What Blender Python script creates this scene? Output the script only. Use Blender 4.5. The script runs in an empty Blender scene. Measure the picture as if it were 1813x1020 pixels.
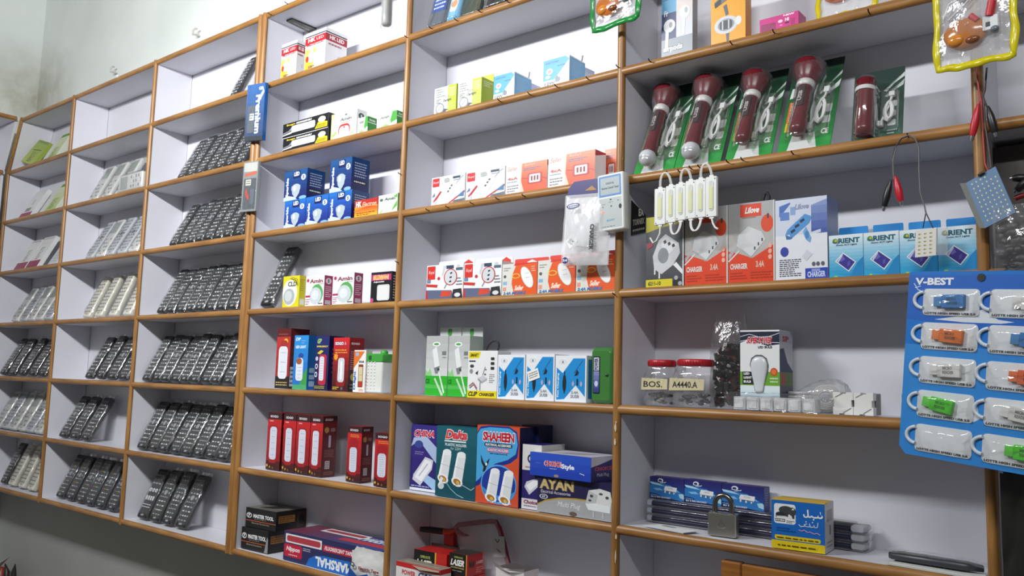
import bpy, math, random
from mathutils import Vector, Matrix
random.seed(7)
S = bpy.context.scene
COL = S.collection
PI = math.pi
R = math.radians

# ------------------------------------------------------------------ camera
FOC = 1468.44                       # focal length in pixels of the 1813 x 1020 frame
CAM = Vector((0.83634, -1.35747, 0.49115))
_y, _p, _r = R(39.040), R(6.286), R(1.555)
_f = Vector((-math.sin(_y)*math.cos(_p), math.cos(_y)*math.cos(_p), math.sin(_p)))
_r0 = Vector((math.cos(_y), math.sin(_y), 0)); _u0 = _r0.cross(_f)
CR = math.cos(_r)*_r0 + math.sin(_r)*_u0
CU = -math.sin(_r)*_r0 + math.cos(_r)*_u0
CF = _f
cd = bpy.data.cameras.new('camera'); cam = bpy.data.objects.new('camera', cd); COL.objects.link(cam)
cd.sensor_width = 36.0; cd.lens = FOC/1813*36.0; cd.clip_start = 0.05
mw = Matrix((CR, CU, -CF)).transposed().to_4x4(); mw.translation = CAM
cam.matrix_world = mw
S.camera = cam

# ------------------------------------------------------------------ light and exposure
S.view_settings.view_transform = 'Standard'; S.view_settings.look = 'None'
S.view_settings.exposure = 0.0; S.view_settings.gamma = 1.0
S.cycles.transparent_max_bounces = 24
wd = bpy.data.worlds.new('world'); S.world = wd; wd.use_nodes = True
wd.node_tree.nodes['Background'].inputs[0].default_value = (1.0, 0.97, 0.94, 1)
wd.node_tree.nodes['Background'].inputs[1].default_value = 0.115
def tube_lamp(x, y, z, size, energy, aim):
    ld = bpy.data.lights.new('tube_light', 'AREA'); ld.shape = 'RECTANGLE'; ld.size = size; ld.size_y = 0.05
    ld.energy = energy; ld.color = (0.97, 0.985, 1.0)
    lo = bpy.data.objects.new('tube_light', ld); COL.objects.link(lo)
    zx = (Vector((x, y, z)) - Vector(aim)).normalized(); xx = (Vector((1, 0, 0)) - zx*zx.x).normalized(); yx = zx.cross(xx)
    m = Matrix((xx, yx, zx)).transposed().to_4x4(); m.translation = (x, y, z); lo.matrix_world = m
tube_lamp(0.80, -1.36, 1.61, 1.0, 14, (0.4, 0, 1.05))
tube_lamp(-0.95, -1.36, 1.63, 1.15, 48, (-1.5, 0, 1.15))

# ------------------------------------------------------------------ pixel <-> place helpers (photo is 1813 x 1020)
def ray(px, py): return CF + (px-906.5)/FOC*CR - (py-510)/FOC*CU
def at(px, py, Y): d = ray(px, py); return CAM + d*((Y-CAM.y)/d.y)
def atz(px, py, Z): d = ray(px, py); return CAM + d*((Z-CAM.z)/d.z)
def _A(px): return CR - (px-906.5)/FOC*CF
def xat(px, y, z):
    A = _A(px); return CAM.x - (A.y*(y-CAM.y)+A.z*(z-CAM.z))/A.x
def yat(px, x, z):
    A = _A(px); return CAM.y - (A.x*(x-CAM.x)+A.z*(z-CAM.z))/A.y
def zat(py, x, y):
    B = CU + (py-510)/FOC*CF; return CAM.z - (B.x*(x-CAM.x)+B.y*(y-CAM.y))/B.z

# ------------------------------------------------------------------ materials
def lin(h):
    h = h.lstrip('#'); o = []
    for i in (0, 2, 4):
        c = int(h[i:i+2], 16)/255; o.append(c/12.92 if c <= .04045 else ((c+.055)/1.055)**2.4)
    return (*o, 1)
def mixhex(a, b, t):
    a = a.lstrip('#'); b = b.lstrip('#')
    return '#'+''.join('%02x' % round(int(a[i:i+2], 16)*(1-t)+int(b[i:i+2], 16)*t) for i in (0, 2, 4))
_mats = {}
def nodes(name):
    m = bpy.data.materials.new(name); m.use_nodes = True
    nt = m.node_tree; return m, nt, nt.nodes['Principled BSDF']
def M(hexc, rough=.42, metal=0.0, var=.05, scale=60, bump=0.0):
    """plain surface: colour with a little procedural unevenness"""
    k = (hexc, rough, metal, var, scale, bump)
    if k in _mats: return _mats[k]
    m, nt, b = nodes('surface_'+hexc.strip('#'))
    tc = nt.nodes.new('ShaderNodeTexCoord'); n = nt.nodes.new('ShaderNodeTexNoise')
    n.inputs['Scale'].default_value = scale; n.inputs['Detail'].default_value = 3
    nt.links.new(tc.outputs['Object'], n.inputs['Vector'])
    mx = nt.nodes.new('ShaderNodeMix'); mx.data_type = 'RGBA'
    c = [x*.93 for x in lin(hexc)[:3]]
    mx.inputs[6].default_value = tuple(x*(1-var) for x in c[:3])+(1,)
    mx.inputs[7].default_value = tuple(min(1, x*(1+var)) for x in c[:3])+(1,)
    nt.links.new(n.outputs[0], mx.inputs[0]); nt.links.new(mx.outputs[2], b.inputs['Base Color'])
    b.inputs['Roughness'].default_value = rough; b.inputs['Metallic'].default_value = metal
    if bump:
        bp = nt.nodes.new('ShaderNodeBump'); bp.inputs['Strength'].default_value = bump; bp.inputs['Distance'].default_value = .002
        nt.links.new(n.outputs[0], bp.inputs['Height']); nt.links.new(bp.outputs[0], b.inputs['Normal'])
    _mats[k] = m; return m
def wood(name, dark, light, rough=.38, axis='X'):
    k = ('wood', name)
    if k in _mats: return _mats[k]
    m, nt, b = nodes(name)
    tc = nt.nodes.new('ShaderNodeTexCoord'); mp = nt.nodes.new('ShaderNodeMapping')
    mp.inputs['Scale'].default_value = (4, 60, 60) if axis == 'X' else (60, 60, 4)
    n = nt.nodes.new('ShaderNodeTexNoise'); n.inputs['Scale'].default_value = 3; n.inputs['Detail'].default_value = 6
    n2 = nt.nodes.new('ShaderNodeTexNoise'); n2.inputs['Scale'].default_value = 7; n2.inputs['Detail'].default_value = 4
    r = nt.nodes.new('ShaderNodeValToRGB'); r.color_ramp.elements[0].color = lin(dark); r.color_ramp.elements[1].color = lin(light)
    r.color_ramp.elements[0].position = .32; r.color_ramp.elements[1].position = .68
    a = nt.nodes.new('ShaderNodeMix'); a.inputs[0].default_value = .45
    L = nt.links.new
    L(tc.outputs['Object'], mp.inputs[0]); L(mp.outputs[0], n.inputs['Vector']); L(tc.outputs['Object'], n2.inputs['Vector'])
    L(n.outputs[0], a.inputs[2]); L(n2.outputs[0], a.inputs[3]); L(a.outputs[0], r.inputs[0]); L(r.outputs[0], b.inputs['Base Color'])
    b.inputs['Roughness'].default_value = rough
    bp = nt.nodes.new('ShaderNodeBump'); bp.inputs['Strength'].default_value = .15; bp.inputs['Distance'].default_value = .001
    L(n.outputs[0], bp.inputs['Height']); L(bp.outputs[0], b.inputs['Normal'])
    _mats[k] = m; return m
def film(name, tint='#ffffff', amount=.10, rough=.10, scale=(60, 60, 14), bump=.5, milky=.04):
    """clear plastic film: mostly see-through, glossy and creased"""
    k = ('film', name)
    if k in _mats: return _mats[k]
    m = bpy.data.materials.new(name); m.use_nodes = True; nt = m.node_tree; nt.nodes.remove(nt.nodes['Principled BSDF'])
    out = nt.nodes['Material Output']; N = nt.nodes.new; L = nt.links.new
    tr = N('ShaderNodeBsdfTransparent'); tr.inputs[0].default_value = lin(tint)
    gl = N('ShaderNodeBsdfGlossy'); gl.inputs['Roughness'].default_value = rough
    df = N('ShaderNodeBsdfDiffuse'); df.inputs[0].default_value = (.9, .9, .92, 1)
    tc = N('ShaderNodeTexCoord'); mp = N('ShaderNodeMapping'); mp.inputs['Scale'].default_value = scale
    n = N('ShaderNodeTexNoise'); n.inputs['Scale'].default_value = 1; n.inputs['Detail'].default_value = 3
    bp = N('ShaderNodeBump'); bp.inputs['Strength'].default_value = bump; bp.inputs['Distance'].default_value = .006
    L(tc.outputs['Object'], mp.inputs[0]); L(mp.outputs[0], n.inputs['Vector']); L(n.outputs[0], bp.inputs['Height'])
    L(bp.outputs[0], gl.inputs['Normal'])
    lw = N('ShaderNodeLayerWeight'); lw.inputs[0].default_value = .25; L(bp.outputs[0], lw.inputs['Normal'])
    ad = N('ShaderNodeMath'); ad.operation = 'MULTIPLY_ADD'; ad.inputs[1].default_value = .45; ad.inputs[2].default_value = amount; ad.use_clamp = True
    L(lw.outputs['Fresnel'], ad.inputs[0])
    m1 = N('ShaderNodeMixShader'); m1.inputs[0].default_value = milky; L(tr.outputs[0], m1.inputs[1]); L(df.outputs[0], m1.inputs[2])
    m2 = N('ShaderNodeMixShader'); L(ad.outputs[0], m2.inputs[0]); L(m1.outputs[0], m2.inputs[1]); L(gl.outputs[0], m2.inputs[2])
    L(m2.outputs[0], out.inputs[0])
    _mats[k] = m; return m
def glow(hexc, strength):
    k = ('glow', hexc)
    if k in _mats: return _mats[k]
    m, nt, b = nodes('lit_'+hexc.strip('#'))
    b.inputs['Base Color'].default_value = lin(hexc); b.inputs['Emission Color'].default_value = lin(hexc); b.inputs['Emission Strength'].default_value = strength
    _mats[k] = m; return m
FILM = film('sleeve_film', amount=.085, rough=.11, scale=(70, 70, 22), bump=.8, milky=.03)
BAG = film('bag_film', amount=.05, rough=.12, scale=(45, 45, 35), bump=.45, milky=.06)
MILK = film('frosted_pouch', amount=.06, rough=.15, scale=(40, 40, 30), bump=.5, milky=.42)
PET = film('jar_plastic', amount=.07, rough=.05, scale=(25, 25, 25), bump=.12, milky=.06)
BLISTER = film('blister_plastic', amount=.05, rough=.08, scale=(30, 30, 18), bump=.3, milky=.03)
RAIL = wood('rail_wood', '#7a5024', '#ae7f45')
POST = wood('post_wood', '#7a5024', '#ae7f45', axis='Z')
BROWN = wood('brown_wood', '#7a4a20', '#a8702f')
STEEL = M('#b9b7ad', .35, 1.0)
CHROME = M('#c9c9cc', .2, 1.0)
NAIL = M('#2b2622', .5, .6)

# ------------------------------------------------------------------ text outlines
_txt = {}
def text_shape(s, bold):
    k = (s, bold)
    if k in _txt: return _txt[k]
    c = bpy.data.curves.new('t', 'FONT'); c.body = s; c.resolution_u = 2; c.offset = .028*bold
    o = bpy.data.objects.new('t', c)
    me = bpy.data.meshes.new_from_object(o)
    vs = [(v.co.x, v.co.y) for v in me.vertices]; fs = [tuple(p.vertices) for p in me.polygons]
    bpy.data.objects.remove(o); bpy.data.curves.remove(c); bpy.data.meshes.remove(me)
    if vs:
        x0 = min(v[0] for v in vs); x1 = max(v[0] for v in vs); y0 = min(v[1] for v in vs); y1 = max(v[1] for v in vs)
        w = max(x1-x0, 1e-6); h = max(y1-y0, 1e-6)
        vs = [((x-x0)/w, (y-y0)/h) for x, y in vs]
    _txt[k] = (vs, fs); return _txt[k]

# ------------------------------------------------------------------ mesh builder
class MB:
    def __init__(self): self.v = []; self.f = []; self.m = []; self.mats = []; self.sm = []
    def mi(self, m):
        if m not in self.mats: self.mats.append(m)
        return self.mats.index(m)
    def add(self, vs, fs, m, smooth=False):
        b = len(self.v); i = self.mi(m); self.v += [tuple(v) for v in vs]
        for f in fs: self.f.append(tuple(b+j for j in f)); self.m.append(i); self.sm.append(smooth)
    def xf(self, mtx, start=0):
        for i in range(start, len(self.v)): self.v[i] = tuple(mtx @ Vector(self.v[i]))
    def box(self, x0, y0, z0, x1, y1, z1, m, ch=.0006):
        ch = min(ch, abs(x1-x0)*.3, abs(y1-y0)*.3, abs(z1-z0)*.3)
        X = (x0, x1); Y = (y0, y1); Z = (z0, z1); vs = []; idx = {}
        for i in (0, 1):
            for j in (0, 1):
                for k in (0, 1):
                    sx, sy, sz = (1-2*i)*ch, (1-2*j)*ch, (1-2*k)*ch
                    for a in range(3):
                        p = [X[i]+sx, Y[j]+sy, Z[k]+sz]; p[a] = (X[i], Y[j], Z[k])[a]
                        idx[(i, j, k, a)] = len(vs); vs.append(p)
        fs = []
        def g(i, j, k, a): return idx[(i, j, k, a)]
        for i in (0, 1):
            q = [g(i, 0, 0, 0), g(i, 1, 0, 0), g(i, 1, 1, 0), g(i, 0, 1, 0)]; fs.append(q if i else q[::-1])
            q = [g(0, i, 0, 1), g(1, i, 0, 1), g(1, i, 1, 1), g(0, i, 1, 1)]; fs.append(q[::-1] if i else q)
            q = [g(0, 0, i, 2), g(1, 0, i, 2), g(1, 1, i, 2), g(0, 1, i, 2)]; fs.append(q if i else q[::-1])
        for a in (0, 1):
            for b in (0, 1):
                q = [g(a, b, 0, 0), g(a, b, 1, 0), g(a, b, 1, 1), g(a, b, 0, 1)]; fs.append(q if (a == b) else q[::-1])
                q = [g(a, 0, b, 0), g(a, 1, b, 0), g(a, 1, b, 2), g(a, 0, b, 2)]; fs.append(q[::-1] if (a == b) else q)
                q = [g(0, a, b, 1), g(1, a, b, 1), g(1, a, b, 2), g(0, a, b, 2)]; fs.append(q if (a == b) else q[::-1])
                for c in (0, 1):
                    q = [g(a, b, c, 0), g(a, b, c, 1), g(a, b, c, 2)]; fs.append(q if (a+b+c) % 2 else q[::-1])
        self.add(vs, fs, m); return self
    def slab(self, outline, layers, m, smooth=True, caps=True):
        """closed outline (x, z) swept along y: layers = [(y, inset)]; front is -y"""
        n = len(outline); vs = []; fs = []
        nr = []
        for i in range(n):
            a, b, c = outline[i-1], outline[i], outline[(i+1) % n]
            e1 = Vector((b[0]-a[0], b[1]-a[1])); e2 = Vector((c[0]-b[0], c[1]-b[1]))
            t = (e1.normalized() if e1.length else Vector((0, 0))) + (e2.normalized() if e2.length else Vector((0, 0)))
            t = t.normalized() if t.length else Vector((1, 0)); nr.append((-t.y, t.x))   # inward for ccw seen from -y
        for y, ins in layers:
            for i in range(n): vs.append((outline[i][0]+nr[i][0]*ins, y, outline[i][1]+nr[i][1]*ins))
        for l in range(len(layers)-1):
            for i in range(n):
                j = (i+1) % n; fs.append((l*n+i, l*n+j, (l+1)*n+j, (l+1)*n+i))
        self.add(vs, fs, m, smooth)
        if caps:
            b = len(layers)-1
            self.add(vs[:n], [tuple(range(n))], m); self.add(vs[b*n:], [tuple(reversed(range(n)))], m)
        return self
    def lathe(self, prof, m, c=(0, 0, 0), n=20, smooth=True):
        """profile (radius, z) spun round a vertical axis at c"""
        vs = []; fs = []
        for r, z in prof:
            for i in range(n):
                a = 2*PI*i/n; vs.append((c[0]+r*math.cos(a), c[1]+r*math.sin(a), c[2]+z))
        for l in range(len(prof)-1):
            for i in range(n):
                j = (i+1) % n; fs.append((l*n+i, l*n+j, (l+1)*n+j, (l+1)*n+i))
        self.add(vs, fs, m, smooth)
        if prof[0][0] > 1e-5: self.add(vs[:n], [tuple(reversed(range(n)))], m)
        if prof[-1][0] > 1e-5: self.add(vs[-n:], [tuple(range(n))], m)
        return self
    def tube(self, pts, r, m, n=8, closed=False, smooth=True):
        P = [Vector(p) for p in pts]; k = len(P); vs = []; fs = []; up = None
        for i in range(k):
            a = P[i-1] if (i or closed) else P[i]; b = P[(i+1) % k] if (i < k-1 or closed) else P[i]
            t = (b-a).normalized()
            if up is None: up = Vector((0, 0, 1)) if abs(t.z) < .9 else Vector((0, 1, 0))
            s = t.cross(up).normalized(); up = s.cross(t).normalized()
            rr = r[i] if isinstance(r, (list, tuple)) else r
            for j in range(n):
                an = 2*PI*j/n; vs.append(P[i]+s*(rr*math.cos(an))+up*(rr*math.sin(an)))
        for i in range(k if closed else k-1):
            for j in range(n):
                q = (j+1) % n; i2 = (i+1) % k; fs.append((i*n+j, i*n+q, i2*n+q, i2*n+j))
        self.add(vs, fs, m, smooth)
        if not closed: self.add(vs[:n], [tuple(range(n))], m); self.add(vs[-n:], [tuple(reversed(range(n)))], m)
        return self
    def ball(self, c, rx, ry, rz, m, n=16, k=10):
        vs = []; fs = []
        for l in range(k+1):
            t = PI*l/k
            for i in range(n):
                a = 2*PI*i/n; vs.append((c[0]+rx*math.sin(t)*math.cos(a), c[1]+ry*math.sin(t)*math.sin(a), c[2]-rz*math.cos(t)))
        for l in range(k):
            for i in range(n):
                j = (i+1) % n; fs.append((l*n+i, l*n+j, (l+1)*n+j, (l+1)*n+i))
        self.add(vs, fs, m, True); return self
    def sheet(self, w, h, m, nx=14, nz=18, fn=None, c=(0, 0, 0)):
        """a flexible sheet facing -y; fn(u, v) -> (dx, dy, dz)"""
        vs = []; fs = []
        for k in range(nz+1):
            for i in range(nx+1):
                u, v = i/nx, k/nz; d = fn(u, v) if fn else (0, 0, 0)
                vs.append((c[0]+u*w+d[0], c[1]+d[1], c[2]+v*h+d[2]))
        for k in range(nz):
            for i in range(nx): a = k*(nx+1)+i; fs.append((a, a+1, a+nx+2, a+nx+1))
        self.add(vs, fs, m, True); return self
    def build(self, name, parent=None):
        me = bpy.data.meshes.new(name); me.from_pydata(self.v, [], self.f)
        for m in self.mats: me.materials.append(m)
        me.polygons.foreach_set('material_index', self.m); me.polygons.foreach_set('use_smooth', self.sm)
        me.update()
        o = bpy.data.objects.new(name, me); COL.objects.link(o)
        if parent: o.parent = parent
        return o

def rrect(x0, z0, x1, z1, r, n=4):
    r = min(r, abs(x1-x0)/2, abs(z1-z0)/2); o = []
    for cx, cz, a in ((x1-r, z0+r, -90), (x1-r, z1-r, 0), (x0+r, z1-r, 90), (x0+r, z0+r, 180)):
        for i in range(n+1):
            t = R(a+90*i/n); o.append((cx+r*math.cos(t), cz+r*math.sin(t)))
    return o
def ell(cx, cy, rx, ry, n=22, rot=0):
    o = []
    for i in range(n):
        t = 2*PI*i/n; x = rx*math.cos(t); y = ry*math.sin(t)
        o.append((cx+x*math.cos(R(rot))-y*math.sin(R(rot)), cy+x*math.sin(R(rot))+y*math.cos(R(rot))))
    return o

# ------------------------------------------------------------------ printing on a face (coordinates 0..100 in both directions)
class Face:
    def __init__(self, O, U, V, N): self.O = Vector(O); self.U = Vector(U); self.V = Vector(V); self.N = Vector(N); self.k = 0
    def p(self, x, y): return self.O+self.U*(x/100)+self.V*(y/100)+self.N*(.00012+.00003*self.k)
def draw(face, prims, mb, parts=None, rough=.38):
    cur = mb; rnd = random.Random(len(prims))
    W = face.U.length; H = face.V.length
    def poly(pts, c):
        n = len(pts); vs = [face.p(*q) for q in pts]
        nv = Vector((0, 0, 0))
        for i in range(n): a = vs[i]; b = vs[(i+1) % n]; nv += (a-face.O).cross(b-face.O)
        cur.add(vs, [tuple(range(n)) if nv.dot(face.N) > 0 else tuple(reversed(range(n)))], M(c, rough) if isinstance(c, str) else c)
    def text(s, x0, y0, x1, y1, c, bold, o):
        vs, fs = text_shape(s, bold); q = []
        for a, b in vs:
            if 'i' in o: a = (a+.28*b*min(1, (y1-y0)*H/((x1-x0)*W)))/(1+.28*min(1, (y1-y0)*H/((x1-x0)*W)))
            if 'v' in o: q.append((x1-b*(x1-x0), y0+a*(y1-y0)))
            elif 'd' in o: q.append((x0+b*(x1-x0), y1-a*(y1-y0)))
            elif 'u' in o: q.append((x1-a*(x1-x0), y1-b*(y1-y0)))
            elif '/' in o: q.append((x0+a*(x1-x0), y0+b*(y1-y0)*.55+a*(y1-y0)*.45))
            else: q.append((x0+a*(x1-x0), y0+b*(y1-y0)))
        cur.add([face.p(*z) for z in q], fs, M(c, rough))
    for P in prims:
        t = P[0]; face.k += 1
        if t == '>':
            if parts is None or not P[1]: cur = mb
            else: cur = parts.setdefault(P[1], MB())
        elif t == 'r': poly([(P[1], P[2]), (P[3], P[2]), (P[3], P[4]), (P[1], P[4])], P[5])
        elif t == 'p': poly(P[1], P[2])
        elif t == 'e': poly(ell(*P[1:5], rot=P[6] if len(P) > 6 else 0), P[5])
        elif t == 'R':
            rx = P[5]; pts = []
            for x, y in rrect(0, 0, (P[3]-P[1])*W, (P[4]-P[2])*H, rx*min(W*(P[3]-P[1]), H*(P[4]-P[2])), 4): pts.append((P[1]+x/W, P[2]+y/H))
            poly(pts, P[6])
        elif t == 'l':
            pts = P[1]; w = P[2]*.01*min(W, H)/2
            for i in range(len(pts)-1):
                a = Vector((pts[i][0]*W, pts[i][1]*H)); b = Vector((pts[i+1][0]*W, pts[i+1][1]*H)); d = (b-a)
                if d.length < 1e-9: continue
                d.normalize(); n = Vector((-d.y, d.x))*w*100
                q = [a-n, b-n, b+n, a+n]; poly([(z.x/W, z.y/H) for z in q], P[3])
        elif t == 't':
            o = P[7] if len(P) > 7 else ''; ol = P[8] if len(P) > 8 else None
            if ol: text(P[1], P[2]-1, P[3]-1, P[4]+1, P[5]+1, ol, 3.2, o); face.k += 1
            text(P[1], P[2], P[3], P[4], P[5], P[6], 1.6 if 'b' in o else 0, o)
        elif t == 'm':                                             # lines of print too small to read
            x0, y0, x1, y1, n, c = P[1:7]; dy = (y1-y0)/n
            for i in range(n):
                x = x0; y = y1-dy*(i+.75); end = x1-(x1-x0)*rnd.choice((0, 0, .1, .3))
                while x < end:
                    w = (x1-x0)*rnd.uniform(.06, .2); poly([(x, y), (min(x+w, end), y), (min(x+w, end), y+dy*.42), (x, y+dy*.42)], c); x += w+(x1-x0)*.035
        elif t == 'g':                                             # printed colour blend, bottom to top or left to right
            x0, y0, x1, y1, c0, c1, n, ax = P[1:9]
            for i in range(n):
                c = mixhex(c0, c1, (i+.5)/n)
                if ax == 'v': poly([(x0, y0+(y1-y0)*i/n), (x1, y0+(y1-y0)*i/n), (x1, y0+(y1-y0)*(i+1)/n), (x0, y0+(y1-y0)*(i+1)/n)], c)
                else: poly([(x0+(x1-x0)*i/n, y0), (x0+(x1-x0)*(i+1)/n, y0), (x0+(x1-x0)*(i+1)/n, y1), (x0+(x1-x0)*i/n, y1)], c)

# ------------------------------------------------------------------ things
def tag(o, label, cat, group=None, kind=None):
    if label: o['label'] = label
    if cat: o['category'] = cat
    if group: o['group'] = group
    if kind: o['kind'] = kind
    return o
def thing(name, label, cat, loc, rotz=0, group=None):
    o = bpy.data.objects.new(name, None); COL.objects.link(o); o.location = loc; o.rotation_euler = (0, 0, rotz); o.empty_display_size = .02
    return tag(o, label, cat, group)
def struct(name, mb): return tag(mb.build(name), None, None, None, 'structure')
def copy_tree(o, parent=None):
    c = o.copy(); COL.objects.link(c)
    if parent: c.parent = parent
    for ch in list(o.children): copy_tree(ch, c)
    return c
P_ = .22
def creases(seed, amp, n=7):
    """smooth folds of a soft film, u and v in 0..1"""
    q = random.Random(seed); w = [(q.uniform(-9, 9), q.uniform(-9, 9), q.uniform(0, 6.28), q.uniform(.4, 1)) for _ in range(n)]
    def f(u, v):
        s = 0
        for a, b, c, g in w: t = math.sin(a*u+b*v+c); s += g*(1-abs(t))**2
        return amp*(s/n-.35)*2
    return f
def zs(row): return P_*row+.0085          # upper face of a shelf board
# ------------------------------------------------------------------ room shell
def wall_mat():
    m, nt, b = nodes('painted_plaster'); N = nt.nodes.new; L = nt.links.new
    tc = N('ShaderNodeTexCoord'); n = N('ShaderNodeTexNoise'); n.inputs['Scale'].default_value = 3.2; n.inputs['Detail'].default_value = 6
    L(tc.outputs['Object'], n.inputs['Vector'])
    r = N('ShaderNodeValToRGB'); r.color_ramp.elements[0].color = lin('#d4dad6'); r.color_ramp.elements[1].color = lin('#e3e7e3')
    r.color_ramp.elements[0].position = .3; r.color_ramp.elements[1].position = .7; L(n.outputs[0], r.inputs[0])
    # the damp stain in the corner above the shelves
    mp = N('ShaderNodeMapping'); mp.inputs['Location'].default_value = (3.26*2.2, -.13*2.2, -1.70*3.2); mp.inputs['Scale'].default_value = (2.2, 2.2, 3.2)
    g = N('ShaderNodeTexGradient'); g.gradient_type = 'SPHERICAL'; L(tc.outputs['Object'], mp.inputs[0]); L(mp.outputs[0], g.inputs[0])
    n3 = N('ShaderNodeTexNoise'); n3.inputs['Scale'].default_value = 14; n3.inputs['Detail'].default_value = 8; L(tc.outputs['Object'], n3.inputs['Vector'])
    mu0 = N('ShaderNodeMath'); mu0.operation = 'MULTIPLY'; L(g.outputs['Fac'], mu0.inputs[0]); L(n3.outputs[0], mu0.inputs[1])
    mu = N('ShaderNodeMath'); mu.operation = 'MULTIPLY'; mu.use_clamp = True; L(mu0.outputs[0], mu.inputs[0]); mu.inputs[1].default_value = 1.7
    mx = N('ShaderNodeMix'); mx.data_type = 'RGBA'; mx.inputs[7].default_value = lin('#a3a08e')
    L(mu.outputs[0], mx.inputs[0]); L(r.outputs[0], mx.inputs[6]); L(mx.outputs[2], b.inputs['Base Color'])
    b.inputs['Roughness'].default_value = .6
    n2 = N('ShaderNodeTexNoise'); n2.inputs['Scale'].default_value = 90; L(tc.outputs['Object'], n2.inputs['Vector'])
    bp = N('ShaderNodeBump'); bp.inputs['Strength'].default_value = .12; bp.inputs['Distance'].default_value = .003
    L(n2.outputs[0], bp.inputs['Height']); L(bp.outputs[0], b.inputs['Normal']); return m
WALL = wall_mat()
LAM = M('#d9d9e0', .38, var=.03, scale=9, bump=.02)
XL = -3.09                                  # front of the shelves on the left wall
struct('wall_back', MB().box(-3.4, .146, -1.0, 2.4, .25, 2.6, WALL))
struct('wall_shade_band', MB().box(-3.25, .1435, -1.0, 2.4, .1455, -.016, M('#a6a7a2', .6, var=.1, scale=5, bump=.1)))  # added grey band: the lower wall's light falloff put into its colour
struct('wall_left', MB().box(-3.36, -3.2, -1.0, -3.252, .15, 2.6, WALL))
struct('floor', MB().box(-3.4, -3.2, -1.1, 2.4, .25, -1.0, M('#8d8880', .5, var=.12, scale=4)))
struct('ceiling', MB().box(-3.4, -.45, 2.6, 2.4, .25, 2.7, M('#dfe2e0', .7)))

def half_round(mb, a, b, axis, rad, bulge, m, n=8):
    """wooden half-round from a to b (both (x, y, z)), flat side on the board"""
    vs = []; fs = []
    for P in (a, b):
        for i in range(n+1):
            t = PI*i/n; c, s = math.cos(t)*rad, math.sin(t)*bulge
            if axis == 'x': vs.append((P[0], P[1]-s, P[2]+c))
            elif axis == 'z': vs.append((P[0]+c, P[1]-s, P[2]))
            else: vs.append((P[0]+s, P[1], P[2]+c))
    k = n+1
    for i in range(n): fs.append((i, i+1, k+i+1, k+i))
    fs.append((n, 0, k, k+n))
    mb.add(vs, fs, m, True); mb.add(vs[:k], [tuple(range(k))], m); mb.add(vs[k:], [tuple(reversed(range(k)))], m)
    return mb

def board(root, x0, x1, row, y1=.128):
    z = P_*row; ox = root.location.x
    b = MB().box(x0-ox, 0, z-.0075, x1-ox, y1, z+.0075, LAM).build('shelf_board', root)
    half_round(MB(), (x0-ox, 0, z), (x1-ox, 0, z), 'x', .0092, .008, RAIL).build('edge_rail', b)
def divider(root, x, z0, z1, w=.0072, rad=.0088):
    ox = root.location.x
    d = MB().box(x-w-ox, .0002, z0, x+w-ox, .128, z1, LAM).build('divider', root)
    half_round(MB(), (x-ox, 0, z0), (x-ox, 0, z1), 'z', rad, .0095, POST).build('edge_strip', d)
V1, V2, V3A, V3B, V4, V5, V6, V7 = -2.488, -1.8626, -1.2505, -1.2288, -.611, 0.0, .617, 1.234
ul = thing('shelving_unit', 'white laminate shelf unit with brown wooden edges filled with remote controls', 'shelf', (-2.0, 0, 0))
MB().box(XL+2.0, .129, -.008, V3A+2.0, .139, 1.548, LAM).build('back_panel', ul)
for r in range(8): board(ul, XL+.008 if r < 7 else -2.995, V3A+.002, r)
for x in (V1, V2, V3A): divider(ul, x, -.008, 1.548, *((.0072, .0085) if x < V3A else (.009, .0105)))
d = MB().box(XL-.007+2, .0002, -.008, XL+.007+2, .128, 1.32, LAM).build('divider', ul)
half_round(MB(), (XL+2, 0, -.008), (XL+2, 0, 1.322), 'z', .0105, .0095, POST).build('edge_strip', d)
# the leaning corner side of the topmost compartment
m_ = MB(); sx = 2.0
for a, b in ((0, .128),):
    vs = []
    for z, x in ((1.318, XL), (1.548, -2.99)):
        vs += [(x-.007+sx, a, z), (x+.007+sx, a, z), (x+.007+sx, b, z), (x-.007+sx, b, z)]
    m_.add(vs, [(0, 3, 2, 1), (4, 5, 6, 7), (0, 1, 5, 4), (1, 2, 6, 5), (2, 3, 7, 6), (3, 0, 4, 7)], LAM)
d = m_.build('divider', ul)
half_round(MB(), (XL+sx, -.0005, 1.315), (-2.99+sx, -.0005, 1.549), 'z', .0105, .0095, POST).build('edge_strip', d)

uw = thing('corner_shelving_unit', 'shelf unit on the left wall meeting the remote control shelves at the corner', 'shelf', (XL, -.3115, 0))
MB().box(-.149, -.32, -.008, -.139, .298, 1.548, LAM).build('back_panel', uw)
for r in range(8):
    fx = .1 if r == 7 else 0
    b = MB().box(-.138, -.32, P_*r-.0075, fx-.001, .296, P_*r+.0075, LAM).build('shelf_board', uw)
    half_round(MB(), (fx, -.32, P_*r), (fx, .286, P_*r), 'y', .0092, .008, RAIL).build('edge_rail', b)
MB().box(-.138, .286, -.008, -.012, .296, 1.32, LAM).build('divider', uw)
m_ = MB(); vs = []
for y in (.286, .296): vs += [(-.138, y, 1.32), (-.012, y, 1.32), (.088, y, 1.53), (-.138, y, 1.53)]
m_.add(vs, [(0, 1, 2, 3), (7, 6, 5, 4), (0, 4, 5, 1), (1, 5, 6, 2), (2, 6, 7, 3), (3, 7, 4, 0)], LAM); m_.build('divider', uw)

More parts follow.
